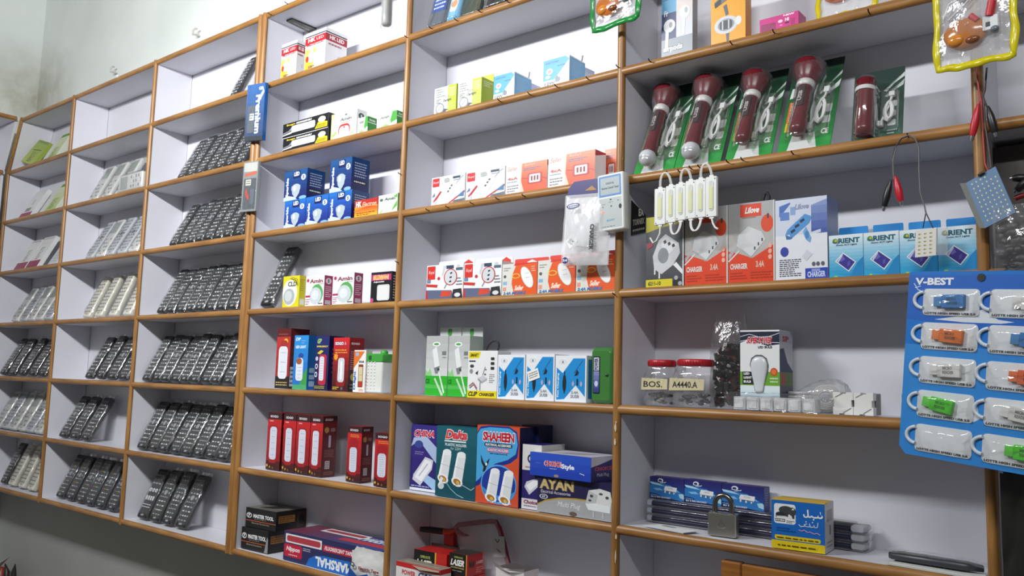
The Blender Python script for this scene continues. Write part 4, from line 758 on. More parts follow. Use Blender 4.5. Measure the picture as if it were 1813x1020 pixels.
carton('socket_carton', 'purple and pale blue socket carton, first on its shelf from the left post', 'box', 1, 725, 772, 751, .040, '#32287a', ch, [('r', 0, 0, 100, 100, '#241c58')], dep=.06)
da = [('g', 0, 0, 100, 100, '#0f4a58', '#17606c', 4, 'v'), LT, ('t', 'Dalta', 22, 82, 80, 95, '#d8434a', 'bi', '#e9e4e2'), ('r', 20, 78, 74, 80, '#dfe6e6'), ('t', 'PLASTIC HOLDER', 22, 72, 76, 76, '#c9d6d4', 'b'), ('t', 'for 220V', 36, 67, 62, 71, '#c9d6d4'), ZZ]
def holder(cx, cy, sx, sy):
    return [('p', [(cx-13*sx, cy-18*sy), (cx+11*sx, cy-22*sy), (cx+19*sx, cy+16*sy), (cx-2*sx, cy+20*sy)], '#dfe2e4'), ('e', cx+8*sx, cy+18*sy, 10.6*sx, 4.4*sy, '#eceef0', 0), ('p', [(cx-13*sx, cy-18*sy), (cx-7*sx, cy-19*sy), (cx+2*sx, cy+20*sy), (cx-2*sx, cy+20*sy)], '#f4f5f6'), ('l', [(cx-7*sx, cy+1*sy), (cx+15*sx, cy-2*sy)], 1, '#b9bec2'), ('e', cx-1*sx, cy-20*sy, 14*sx, 6.4*sy, '#f0f1f2', -8), ('e', cx-1*sx, cy-20*sy, 9.5*sx, 4.2*sy, '#a8742e', -8), ('e', cx+1*sx, cy-21*sy, 4*sx, 2.4*sy, '#d9b05a', -8)]
da += [PC, *holder(20, 45, 1, 1.0), *holder(56, 43, 1, 1.0), ZZ, ('e', 15, 15, 8, 5, '#c9d3d4'), ('p', [(8, 14), (14, 28), (20, 26), (16, 18)], '#e6ecec'), ('l', [(26, 22), (40, 12), (56, 5), (72, 2)], 1.6, '#8fb6ba'), ('l', [(50, 18), (66, 20), (90, 14), (98, 18)], 1.2, '#b9cccd')]
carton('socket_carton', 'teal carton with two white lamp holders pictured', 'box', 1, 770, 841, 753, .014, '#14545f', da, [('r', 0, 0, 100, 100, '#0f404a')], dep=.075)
sh = [('r', 0, 0, 100, 100, '#d2502e'), ('p', [(0, 40), (0, 90), (8, 98), (30, 100), (76, 100), (94, 94), (99, 78), (96, 62), (80, 54), (50, 48), (26, 38), (8, 22), (0, 20)], '#1c2f8a'), ('p', [(0, 44), (0, 88), (8, 95), (30, 98), (76, 98), (92, 92), (96, 78), (92, 66), (74, 58), (46, 52), (24, 42), (8, 30), (0, 26)], '#4aa6dc'), LT, ('t', 'SHAHEEN', 14, 80, 88, 92, '#c21f2e', 'b', '#f1eef0'), ('R', 18, 73, 84, 78, .5, '#20252e'), ('t', 'ELECTRICAL ACCESSORIES', 21, 74, 81, 77, '#e6e9ec', 'b'), ('t', 'PLASTIC HOLDER', 26, 67, 76, 71, '#e6c9d6', 'b', '#b93a5a'), ('m', 32, 63, 74, 66, 1, '#2a3f7a'), ZZ,
      ('p', [(10, 62), (16, 54), (20, 50), (32, 58), (28, 50), (24, 46), (22, 40), (16, 40), (18, 46), (12, 52)], '#1d2026'), ('e', 24, 50, 2.4, 2, '#e9ecee'), ('e', 54, 26, 42, 25, '#5aa6e0'), ('e', 54, 26, 39.5, 23, '#1d3c9a'), ('p', [(14, 22), (30, 6), (80, 6), (94, 20), (70, 12), (40, 12)], '#3f8fd6'), PC, *holder(38, 26, 1, .9), *holder(70, 25, 1, .9), ZZ, ('m', 30, 2, 92, 5, 1, '#7fc0ea')]
carton('socket_carton', 'orange and blue carton with a black bird and two lamp holders', 'box', 1, 841.5, 917, 752, .010, '#cf4f2d', sh, [('r', 0, 0, 100, 100, '#1c2350')], dep=.052)
carton('socket_carton', 'dark navy carton set back behind the white and purple one', 'box', 1, 920.5, 951, 752, .064, '#1b2148', [('g', 0, 0, 100, 100, '#1a2046', '#232c5a', 3, 'v'), ('e', 42, 66, 30, 9, '#6d7288'), ('e', 46, 70, 22, 6, '#454b66')], dep=.05)
wp = [('r', 0, 0, 100, 100, '#2b2268'), ('r', 0, 60, 100, 100, '#dcdad6'), ('r', 0, 0, 100, 16, '#dcd6d8'), ('e', 60, 78, 34, 9, '#2a2c3a'), ('e', 60, 78, 26, 6, '#e6e6ea'), LT, ('t', 'CS', 46, 75, 74, 81, '#2f4a9a', 'b'), ZZ, ('m', 16, 62, 70, 68, 1, '#a8887a'), PC, ('p', [(14, 34), (40, 22), (92, 38), (100, 50), (56, 46), (24, 42)], '#c9cdd6'), ('p', [(22, 36), (44, 28), (92, 42), (92, 48), (56, 44)], '#f0f1f4'), ZZ, ('t', 'Choice', 12, 8, 84, 14, '#8d4a5e', 'b'), ('m', 14, 3, 84, 7, 1, '#6a6a80')]
carton('socket_carton', 'white and purple socket carton partly behind the bright blue lid', 'box', 1, 923, 957, 786, .016, '#2b2268', wp, [('r', 0, 0, 100, 100, '#d2d0cd')], dep=.08)
ay = [('r', 0, 0, 100, 100, '#23204a'), ('p', [(0, 0), (0, 22), (12, 36), (30, 46), (52, 50), (100, 50), (100, 0)], '#b99a2a'), ('p', [(0, 0), (0, 18), (12, 32), (30, 42), (52, 46), (100, 46), (100, 0)], '#a9aaac'), LT, ('t', 'AYAN', 3, 66, 50, 94, '#c8b27a', 'b', '#5a4a24'), ('t', 'Electrical Accessories', 5, 54, 46, 63, '#d9d8e2'), ('t', 'Multi Plug', 28, 18, 60, 36, '#e9e9ea', 'i'), ZZ, ('e', 9, 44, 6, 7, '#c9cbd2'), ('e', 9, 44, 4.4, 5, '#23204a'), ('t', 'AY', 6.4, 41, 11.6, 47, '#d9dbe2', 'b'),
      PC, ('p', [(66, 40), (70, 76), (84, 84), (98, 78), (100, 56), (98, 30), (70, 34)], '#dcdedd'), ('p', [(66, 40), (70, 76), (82, 66), (80, 44)], '#bfc2c2'), ('p', [(66, 40), (80, 44), (98, 40), (98, 22), (70, 24)], '#e6ecec'), ('e', 74, 62, 2.2, 4, '#4a4d50'), ('e', 86, 70, 2.6, 3, '#4a4d50'), ('e', 94, 62, 2.2, 4, '#4a4d50'), ('e', 72, 50, 2, 3, '#4a4d50'), ('r', 76, 6, 78, 22, '#c2c5c6'), ('r', 88, 6, 90, 22, '#c2c5c6'), ZZ, ('e', 50, 7, 5, 6, '#6a5a4c')]
t, w, d, h = carton('socket_carton', 'navy and grey plug carton with gold lettering, lying under the bright blue lid', 'box', 1, 951, 1083, 842, .008, '#23204a', ay, (), dep=.085, xmax=-.0085)
ayz = t.location.z+h
st = [('g', 0, 0, 100, 100, '#1f3fae', '#2c56c6', 3, 'v'), LT, ('t', 'CHOICE', 25, 46, 52, 68, '#d2303c', 'b', '#f0e6ea'), ('t', 'Style', 53, 36, 74, 62, '#eef1f8', 'b'), ZZ, ('m', 34, 34, 50, 40, 1, '#b9c6ee'), ('l', [(10, 56), (18, 54)], 1.4, '#6f8ae0'), ('p', [(82, 30), (90, 24), (90, 27), (83, 32)], '#d9e2f7'), ('e', 45, 8, 4, 6, '#a08a6a')]
z = zs(1)+.0006+h+.0006
t, w, d, h = carton('socket_carton', 'bright blue socket carton lid with red and white lettering, on the gold lettered carton', 'box', 1, 938, 1046, 793, .004, '#2a4fbe', st, [('g', 0, 0, 100, 100, '#2a225e', '#34307a', 3, 'v'), ('p', [(0, 60), (30, 70), (100, 100), (0, 100)], '#cfcbd6'), ('t', 'CHOICE', 12, 44, 70, 60, '#c24a58', 'b'), ('t', 'Multi Plug', 20, 16, 60, 34, '#d6d3e0')], dep=.095, z=z, top=[('r', 1, 2, 99, 98, '#cfccd2'), ('p', [(30, 20), (70, 30), (90, 80), (40, 60)], '#a8a6b2')], rot=-4, h=.046)
# bottom: filler powder cartons, the hacksaw, an open white carton
la = [('r', 0, 0, 96, 100, '#191a18'), ('r', 92, 0, 96, 100, '#d9a83a'), ('r', 96, 0, 100, 100, '#b3231f'), LT, ('t', 'LASER', 6, 42, 88, 72, '#eceae4', 'bi'), ('t', 'SUPER KOTE', 26, 78, 74, 86, '#a8ae5a', 'b'), ('t', 'COATING POWDER', 8, 30, 84, 37, '#b0a85a', 'bi'), ZZ, ('t', 'super quality', 16, 16, 72, 23, '#c9c9c4', 'i')]
las = [('r', 0, 0, 100, 100, '#b52220'), ('r', 8, 40, 40, 70, '#7a1a1a'), ('t', 'No1', 10, 44, 38, 66, '#2a1210', 'b'), ('t', 'LASER', 50, 52, 92, 66, '#e6b8b4', 'bi'), ('m', 50, 10, 94, 40, 3, '#d98a84')]
z0 = zs(0)+.0006
t, w, d, h = carton('powder_carton', 'black and red powder carton with white lettering, nearer the left post', 'box', 0, 731, 789, 967, .050, '#b52220', [('p', [(0, 0), (66, 0), (66, 100), (0, 100)], '#191a18'), ('r', 64, 0, 68, 100, '#d9a83a'), ('r', 68, 0, 100, 100, '#bb2521'), LT, ('t', 'LASER', 5, 44, 60, 76, '#eceae4', 'bi'), ZZ, ('t', 'SUPER KOTE', 20, 80, 50, 87, '#a8ae5a', 'b'), ('t', 'COATING POWDER', 6, 32, 58, 39, '#b0a85a', 'bi'), ('t', 'No1', 72, 44, 94, 64, '#4a1410', 'b')], las, dep=.06, h=.085, rot=2, group='powder cartons')
m_ = MB(); m_.box(0, .058, h-.001, w, .0592, h+.006, M('#4d463e')); m_.build('open_flap', t)
t, w, d, h = carton('powder_carton', 'black and red powder carton with white lettering, under another of its kind', 'box', 0, 795, 827, 1003, .052, '#b52220', la, las, dep=.058, h=.0465, group='powder cartons')
t, w, d, h2 = carton('powder_carton', 'black and red powder carton with white lettering, stacked on its twin', 'box', 0, 795, 827, 970, .052, '#b52220', la, las, dep=.058, h=.0465, group='powder cartons', z=z0+.0472, topcol='#33312c')
carton('powder_carton', 'plain red carton rising behind the stacked powder cartons', 'box', 0, 783, 800, 955, .112, '#a51f1c', [('r', 10, 10, 90, 60, '#b52a24')], dep=.012, h=.125)
rw = [('r', 0, 0, 100, 100, '#e3e0dc'), ('r', 0, 82, 100, 100, '#c22a2a'), LT, ('t', 'POWER', 14, 56, 46, 74, '#c23a44', 'b'), ('t', 'GAS', 52, 56, 84, 76, '#2a3f8a', 'b'), ZZ, ('m', 10, 10, 90, 46, 3, '#9a9ab8')]
t, w, d, h = carton('powder_carton', 'white carton with red rim and open top in front of the powder cartons', 'box', 0, 700, 777, 1007, .010, '#dfdcd8', rw, [('r', 0, 0, 100, 100, '#d8d4cf'), ('r', 0, 82, 100, 100, '#b92626')], dep=.036, h=.062, topcol='#8e887a')
m_ = MB(); m_.add([(w*.1, .012, h+.0008), (w*.9, .012, h+.0008), (w*1.02, -.006, h-.004), (w*.62, -.012, h-.006)], [(0, 1, 2, 3)], M('#a39c88')); m_.build('open_flap', t)
# hacksaw in its bag, leaning against the back
t = thing('hacksaw', 'dark red hacksaw with black grip leaning at the back of the bottom shelf', 'saw', (0, .1, 0))
def wp_(px, py, y=.112): p = at(px, py, y); return (p.x, p.y-.1, p.z)
m_ = MB(); fm = M('#8e1738', .35)
m_.tube([wp_(806, 936), wp_(812, 929), wp_(840, 926), wp_(868, 923), wp_(878, 924), wp_(884, 935), wp_(892, 962), wp_(898, 990), wp_(902, 1006)], .0058, fm, 8); m_.tube([wp_(806, 936), wp_(812, 943), wp_(820, 947), wp_(829, 948)], [.006, .006, .004, .002], fm, 8); m_.build('saw_frame', t)
m_ = MB(); m_.tube([wp_(744, 937, .078), wp_(760, 938, .090), wp_(785, 941, .106)], [.006, .0075, .0075], M('#1d1c1d', .5), 10); m_.build('grip', t)
m_ = MB(); m_.tube([wp_(785.5, 941, .1065), wp_(796, 942, .110), wp_(808, 938, .112)], [.0076, .007, .005], M('#c2452a', .4), 10); m_.build('ferrule', t)
m_ = MB(); a = wp_(872, 950, .104); b = wp_(893, 950, .104); c = wp_(898, 988, .104); d_ = wp_(874, 986, .104)
fc = Face(a, Vector(b)-Vector(a), Vector(d_)-Vector(a), (0, -1, 0)); draw(fc, [('r', 0, 0, 100, 100, '#c9c7c4'), ('l', [(20, 12), (40, 30), (60, 14)], 8, '#3a3a3c'), ('l', [(30, 60), (60, 78)], 8, '#3a3a3c')], m_); m_.build('paper_label', t)
m_ = MB(); q = [wp_(800, 922, .100), wp_(880, 918, .100), wp_(905, 1005, .100), wp_(826, 1010, .100)]
O = Vector(q[3]); U = Vector(q[2])-O; Vv = Vector(q[0])-O
m_.sheet(1, 1, film('saw_bag', amount=.03, milky=.10, bump=.8), 10, 10); rn = random.Random(5)
m_.v = [tuple(O+U*v[0]+Vv*v[2]+Vector((0, rn.uniform(-.002, .002), 0))) for v in m_.v]; m_.build('plastic_bag', t)
# torn open white carton corner right of the powder cartons
p = atz(892, 1018, zs(0)+.03); z = zs(0)+.0006
t, w, d, h = carton('parts_carton', 'open grey-white carton with torn rim at the bottom beside the saw', 'box', 0, 876, 926, 1003, .05, '#d9d4d2', [('m', 10, 20, 90, 80, 4, '#b9a8a8')], [('r', 0, 0, 100, 100, '#cfc6c4')], dep=.05, topcol='#5d5654')
m_ = MB(); m_.add([(-.001, .0, h), (w*.5, -.004, h-.002), (w+.001, 0, h), (w+.004, -.006, h+.008), (w*.5, -.014, h+.002), (-.004, -.008, h+.012)], [(0, 1, 4, 5), (1, 2, 3, 4)], M('#b3adab')); m_.build('torn_flap', t)
# white plastic pack in front of the long blue carton
z = zs(0)+.0008; x0 = xat(619, -.003, z); x1 = min(xat(679, .0, z), -.6225)
t = thing('tape_pack', 'crumpled white and blue tape pack lying over the long blue carton end', 'packet', (x0, .004, z+.058)); rn = random.Random(11)
t.location.z = zs(0)+.0012
m_ = MB(); n = 14; w = x1-x0
def crum(u, v): return (0, -.004-.007*math.sin(PI*u)*math.sin(PI*min(1, v+.15))+rn.uniform(-.0016, .0016), rn.uniform(0, .002)-.010*(u < .12)*v)
wm = M('#d6d6d2', .3, bump=.4, scale=25)
m_.sheet(w, .075, wm, n, 12, crum); m_.build('wrapper', t)
m_ = MB(); rn = random.Random(11); m_.add([(w*.02, -.0145, .0), (w*.75, -.0150, .0), (w*.62, -.0152, .022), (w*.30, -.0148, .012), (w*.04, -.0146, .030)], [(0, 1, 2, 3, 4)], M('#234f9e', .3)); m_.build('blue_band', t)
m_ = MB(); draw(Face((w*.34, -.0150, .026), (w*.62, 0, 0), (0, 0, .009), (0, -1, 0)), [('t', 'Electric Tape', 0, 0, 100, 100, '#8a3038', 'b')], m_); m_.build('lettering', t); m_ = MB(); draw(Face((w*.06, -.0150, .030), (w*.16, 0, 0), (0, 0, .012), (0, -1, 0)), [('t', 'Q', 0, 0, 100, 100, '#4a4c52', 'b')], m_); m_.build('emblem', t)
# ---- sixth column ---------------------------------------------------
ap = [('r', 0, 0, 100, 100, '#9098a1'), ('p', [(0, 26), (0, 100), (48, 100), (48, 26)], '#203466'), ('r', 0, 62, 48, 100, '#5fa6cf'), ('g', 48, 26, 100, 100, '#c9cfd6', '#e2c9c2', 4, 'v'), ('r', 4, 80, 44, 82, '#3f7fae'), LT, ('t', 'airpods', 6, 7, 68, 17, '#eef0f2', 'b', '#4a5058'), ('t', 'Fr', 8, 58, 22, 66, '#e6e9ee', 'b'), ZZ, PC, ('e', 26, 44, 19, 9, '#e6e8ea'), ('p', [(14, 40), (24, 38), (22, 12), (12, 14)], '#dfe2e5'), ('e', 30, 45, 6, 4, '#9aa0a8'), ('e', 76, 58, 16, 9, '#dfe3e6'), ('p', [(66, 54), (78, 52), (76, 28), (68, 28)], '#d3d8dc'), ('e', 80, 60, 5, 4, '#a9afb6'), ZZ]
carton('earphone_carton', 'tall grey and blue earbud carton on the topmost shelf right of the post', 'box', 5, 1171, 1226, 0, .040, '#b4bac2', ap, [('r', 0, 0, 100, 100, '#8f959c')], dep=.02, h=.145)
og = [('r', 0, 0, 100, 100, '#eba51a'), PC, ('e', 44, 26, 34, 12, '#cfd2d6'), ('e', 44, 26, 24, 8, '#8d9298'), ('R', 26, 20, 62, 32, .3, '#43484e'), ('r', 32, 20, 36, 32, '#c9cdd2'), ('r', 50, 20, 54, 32, '#c9cdd2'), ('e', 80, 28, 9, 6, '#dfe2e4'), ('p', [(44, 14), (54, 14), (52, 2), (46, 2)], '#5a5f66'), ('p', [(10, 60), (56, 72), (60, 62), (14, 52)], '#6d7279'), ('p', [(10, 58), (30, 64), (30, 56), (12, 52)], '#30343a'), ('e', 70, 74, 20, 8, '#d9dce0'), ('p', [(36, 52), (46, 54), (52, 40), (44, 38)], '#5a5f66'), ('e', 44, 88, 30, 9, '#e0e3e6'), ZZ, LT, ('t', 'STEREO', 70, 60, 78, 96, '#8a5a12', 'v'), ZZ]
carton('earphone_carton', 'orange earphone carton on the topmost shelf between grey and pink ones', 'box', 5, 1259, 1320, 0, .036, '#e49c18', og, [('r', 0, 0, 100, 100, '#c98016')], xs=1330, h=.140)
pk = [('r', 0, 0, 100, 100, '#cf2f86'), ('R', 4, 14, 42, 60, .06, '#8e2a5a'), ('m', 6, 18, 40, 56, 4, '#b0487c'), ('e', 54, 58, 6, 10, '#efd9e6'), ('e', 56, 30, 4, 6, '#e67ab6'), LT, ('t', 'NEW', 62, 84, 90, 96, '#f7edf3', 'b'), ('t', 'HI', 66, 50, 76, 72, '#f0e6ec', 'b'), ZZ, ('r', 66, 34, 76, 44, '#4a1a34'), ('r', 80, 20, 90, 60, '#b02a70')]
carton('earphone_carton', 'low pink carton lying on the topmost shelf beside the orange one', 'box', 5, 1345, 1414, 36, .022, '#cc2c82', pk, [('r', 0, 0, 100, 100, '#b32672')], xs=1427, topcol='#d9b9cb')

def zip_bag(name, label, O, U, V, bcol, cat='bag', bulb='#c97a3a', clip=True, seed=1, word=True, lean=None, hc=None):
    """clear zip bag with a coloured border: O lower left corner, U along the bottom, V up"""
    O, U, V = Vector(O), Vector(U), Vector(V); W, H = U.length, V.length
    u = U.normalized(); n = u.cross(V).normalized()
    if n.y > 0: n = -n
    v = n.cross(u); v = v if v.dot(V) > 0 else -v
    t = thing(name, label, cat, O, 0); fr = Matrix((u, -n, v)).transposed().to_4x4(); t.rotation_euler = fr.to_euler()
    rn = random.Random(seed); b = W*.085
    cr = creases(seed, .0035); HC = hc or H
    def bul(uu, vv): return -.0015-.010*math.sin(PI*min(1, max(0, uu)))*math.sin(PI*min(1, max(0, vv)))
    m = MB(); bm = M(bcol, .25, bump=.3, scale=30)
    k_ = 28; ou = []; inn = []
    for i in range(k_*3+1):
        s_ = i/k_
        if s_ <= 1: P0, P1 = (0, H*(1-s_)), (b, b*1.0+(H-b)*(1-s_))
        elif s_ <= 2: P0, P1 = (W*(s_-1), 0), (b+(W-2*b)*(s_-1), b)
        else: P0, P1 = (W, H*(s_-2)), (W-b, b+(H-b)*(s_-2))
        wob = .0012*math.sin(s_*11+seed)+.0008*math.sin(s_*23)
        rc = b*.55*max(0, 1-min(abs(s_-1), abs(s_-2))*9)
        ou.append((P0[0]+wob*(s_ <= 1 or s_ > 2)+rc*(1 if P0[0] < W/2 else -1)*.6, P0[1]+wob*(1 < s_ <= 2)+rc*.6)); inn.append((P1[0]+wob*.7, P1[1]+wob*.7))
    n_ = len(ou); vs = []
    for y_, src in ((-.0012, ou), (-.0026, inn), (.0012, ou), (.0012, inn)): vs += [(x_, y_+.0008*math.sin(j*.9+seed), z_) for j, (x_, z_) in enumerate(src)]
    fs = []
    for i in range(n_-1): fs += [(i, i+1, n_+i+1, n_+i), (2*n_+i, 3*n_+i, 3*n_+i+1, 2*n_+i+1), (i, 2*n_+i, 2*n_+i+1, i+1), (n_+i, n_+i+1, 3*n_+i+1, 3*n_+i)]
    m.add(vs, fs, bm, True)
    m.build('border', t)
    m = MB(); m.sheet(W-2*b, H-b, BAG, 30, 36, lambda a, c: (0, bul(a, c)+cr(a, c), 0), (b, -.001, b)); m.build('clear_front', t)
    m = MB(); m.sheet(W-2*b, H-b, MILK, 8, 8, None, (b, .0012, b)); m.build('clear_back', t)
    m = MB(); m.ball((W*.40, -.004, HC*.40), W*.27, .007, W*.20, M(bulb, .15), 18, 10); m.ball((W*.30, -.008, HC*.33), W*.11, .006, W*.08, M(mixhex(bulb, '#e0902a', .6), .2), 12, 8); m.ball((W*.50, -.008, HC*.30), W*.09, .005, W*.05, M(mixhex(bulb, '#5a3018', .6), .2), 12, 8); m.build('lamp', t)
    if clip:
        m = MB(); m.box(W*.62, -.009, HC*.36, W*.80, -.002, HC*.52, M('#dfe2e4', .3)); m.box(W*.66, -.010, HC*.40, W*.71, -.0085, HC*.45, M('#4a4e54', .3)); m.ball((W*.76, -.008, HC*.36), W*.05, .004, W*.04, M('#6d747c', .2)); m.build('clip', t)
        m = MB(); m.tube([(W*.70, -.007, HC*.52), (W*.74, -.008, HC*.68)], W*.055, M('#c22a38', .4), 10); m.tube([(W*.48, -.007, HC*.58), (W*.56, -.007, HC*.50)], W*.04, M('#c22a38', .4), 10); m.build('red_sleeve', t)
    m = MB(); m.tube([(W*.14, -.004, HC*.62), (W*.22, -.006, HC*.78), (W*.5, -.007, HC*.86), (W*.7, -.006, HC*.80), (W*.84, -.004, HC*.90)], .0016, M('#dfe0e0', .4), 6); m.tube([(W*.2, -.003, HC*.6), (W*.4, -.006, HC*.72), (W*.62, -.006, HC*.92)], .0016, M('#d3d4d6', .4), 6); m.build('wire', t)
    if word:
        m = MB(); f = Face((0, -.0135, 0), (W, 0, 0), (0, 0, HC), (0, -1, 0)); draw(f, [('e', 47, 91, 20, 9, '#eceded'), ('t', 'A', 36, 88, 43, 96, '#26282c', 'b'), ('t', 'Clip', 44, 85, 56, 92, '#3a3c42', 'i')], m); m.build('label', t)
    return t
z = zs(5); x = xat(1436, -.004, z)
zip_bag('zip_bag', 'yellow edged zip bag standing on the topmost shelf right of the pink carton', (xat(1440, .012, z), .018, z+.001), (xat(1552, .012, z)-xat(1440, .012, z), 0, 0), (0, .03, .12), '#d9c31c', bulb='#b8604a', seed=4, word=False)
# torch packs
def torch_pack(label, xl, xr, top, y0, lean, kind, group='red torch packs'):
    z = zs(4)+.0008; x0 = xat(xl, y0, z); W = xat(xr, y0, z)-x0
    a = R(lean); lo, hi = .08, .24                                  # card length that reaches the photo row of its top
    for _ in range(30):
        L = (lo+hi)/2; P = Vector((x0+W*.5, y0+L*math.sin(a), z+L*math.cos(a)))
        d = P-CAM; py = 510-FOC*d.dot(CU)/d.dot(CF)
        if py > top: lo = L
        else: hi = L
    L = min(L, (.124-y0)/max(.05, math.sin(a)), .1985/math.cos(a))
    t = thing('torch_pack', label, 'torch', (x0, y0, z), 0, group); t.rotation_euler = (-a, 0, 0)
    m = MB(); m.slab(rrect(0, 0, W, L, .003, 2), [(-.0014, 0), (0, 0)], M('#1f4a30'), False)
    pr = [('g', 0, 0, 100, 100, '#2f9a45', '#173026', 10, 'v'), ('p', [(18, 0), (74, 0), (66, 18), (24, 18)], '#d9dcd9'), ('p', [(56, 50), (62, 52), (100, 74), (98, 66)], '#c9d0cc'), ('p', [(60, 60), (66, 60), (100, 84), (100, 80)], '#b2bdb6'), ('r', 6, 22, 20, 56, '#d2622a'), ('r', 6, 22, 20, 32, '#cdb42e'), ('p', [(4, 60), (20, 62), (22, 72), (6, 72)], '#d3d8d4'), ('R', 76, 38, 92, 47, .2, '#cfd6d1'), ('R', 76, 26, 92, 34, .2, '#cfd6d1'), LT, ('t', 'CE', 78, 14, 92, 20, '#dfe5e0', 'b'), ('t', 'RECHARGEABLE', 9, 33, 17, 55, '#f2d9c2', 'vb'), ZZ]
    if kind == 'straight': pr = [('g', 0, 0, 100, 100, '#1f5440', '#16302a', 6, 'v'), ('p', [(60, 70), (66, 68), (100, 92), (100, 86)], '#c9d0cc'), ('p', [(62, 62), (68, 60), (100, 82), (98, 74)], '#b2bdb6'), ('r', 4, 10, 14, 50, '#8a5a2a'), ('R', 72, 46, 88, 54, .2, '#c2c9c5'), ('R', 70, 33, 86, 41, .2, '#c2c9c5'), ('R', 70, 20, 86, 28, .2, '#c2c9c5'), ('m', 70, 8, 90, 16, 2, '#a8b2ac')]
    pp = {}; draw(Face((0, -.0014, 0), (W, 0, 0), (0, 0, L), (0, -1, 0)), pr, m, pp); m.build('card', t)
    for n_, b in pp.items(): b.build(n_, t)
    cx = W*.42 if kind != 'straight' else W*.32; cy = -.022; rd = M('#66141f', .25); dk = M('#3a2226', .45); k = .88*L/.22
    tor = MB(); r = W*.155
    if kind == 'straight': tor.lathe([(0, .010*k), (r*1.1, .012*k), (r*1.2, .03*k), (r*1.1, .05*k), (r*1.2, .09*k), (r*1.25, .17*k), (r*1.3, .195*k), (r*1.1, .20*k), (0, .201*k)], rd, (cx, cy, 0), 20)
    else: tor.lathe([(0, .024*k), (r*.8, .026*k), (r*1.0, .034*k), (r*1.05, .06*k), (r*.95, .075*k), (r*.9, .15*k), (r*1.0, .155*k), (r*1.1, .165*k), (r*1.3, .175*k), (r*1.75, .19*k), (r*1.95, .205*k), (r*1.95, .212*k), (r*1.6, .216*k), (0, .216*k)], rd, (cx, cy, 0), 22)
    tb = tor.build('torch', t)
    if kind == 'straight': MB().lathe([(r*1.36, .155*k), (r*1.36, .168*k)], M('#cfd0cf', .3), (cx, cy, 0), 20).build('ring', tb)
    else:
        MB().lathe([(r*.98, .148*k), (r*1.16, .151*k), (r*1.16, .162*k), (r*1.0, .165*k)], M('#d3d3d0', .3), (cx, cy, 0), 20).build('ring', tb)
        m = MB(); m.slab(rrect(cx-r*.6, .085*k, cx+r*.6, .145*k, r*.4, 3), [(cy-r*1.03, .001), (cy-r*.7, 0)], dk); m.build('grip', tb)
        m = MB(); vs, fs = text_shape('USB', 1.0); m.add([(cx-r*.28+(1-b_)*r*.5, cy-r*1.045, .100*k+a_*.028*k) for a_, b_ in vs], fs, M('#c9c4c6')); m.build('lettering', tb)
    if kind == 'dome': MB().ball((cx, cy, .022*k), r*1.25, r*1.25, .019*k, M('#c9ccd0', .25), 16, 10).build('end_lamp', tb)
    cb_ = MB(); wm = M('#dadcda', .4); qx = W*.70
    pts = [(qx-W*.10, -.008, .060*k)]
    for i in range(30):
        an = 2*PI*i/10+.6; pts.append((qx+W*.085*math.sin(an)+(i % 10)*.0002+W*.06*(i/30), -.008-.0012*(i//10), .090*k+.030*k*math.cos(an)+.008*k*i/30))
    pts += [(qx+W*.08, -.009, .135*k), (qx+W*.10, -.008, .150*k)]
    cb_.tube(pts, .0022, wm, 6); cb_.box(qx+W*.04, -.012, .142*k, qx+W*.15, -.005, .158*k, wm); cb_.box(qx-W*.16, -.012, .044*k, qx-W*.06, -.005, .062*k, wm); cb_.build('charging_cable', t)
    bl = MB(); prof = [(r*1.3, .006*k), (r*1.5, .012*k), (r*1.45, .12*k), (r*1.45, .155*k), (r*2.2, .185*k), (r*2.3, .212*k), (r*1.9, .224*k), (r*.5, .226*k)] if kind != 'straight' else [(r*1.3, .004*k), (r*1.6, .012*k), (r*1.6, .19*k), (r*1.5, .205*k), (r*.6, .208*k)]
    vs = []; fs = []; n = 16
    for rr, zz_ in prof:
        for i in range(n+1):
            an = PI*i/n; vs.append((cx+rr*math.cos(an), -.0016-(rr*.9+.018)*math.sin(an)**.7, zz_))
    for l in range(len(prof)-1):
        for i in range(n): fs.append((l*(n+1)+i, l*(n+1)+i+1, (l+1)*(n+1)+i+1, (l+1)*(n+1)+i))
    bl.add(vs, fs, BLISTER, True)
    bl.slab(rrect(W*.56, .03*k, W*.93, .17*k, .006, 3), [(-.014, .004), (-.012, .001), (-.0016, 0)], BLISTER); bl.build('blister', t)
    return t
torch_pack('red torch pack with white domed end lamp, first from the left post', 1122, 1193, 150, .007, 26, 'dome')
torch_pack('red torch pack with white domed end lamp, second from the left post', 1194, 1276, 138, .007, 26, 'dome')
torch_pack('red torch pack, middle one of the five on the shelf', 1284, 1366, 130, .008, 26, 'plain')
torch_pack('red torch pack, tallest and fourth from the left post', 1376, 1470, 110, .008, 26, 'plain')
torch_pack('straight red torch pack standing more upright, fifth from the left post', 1507, 1598, 126, .030, 13, 'straight')
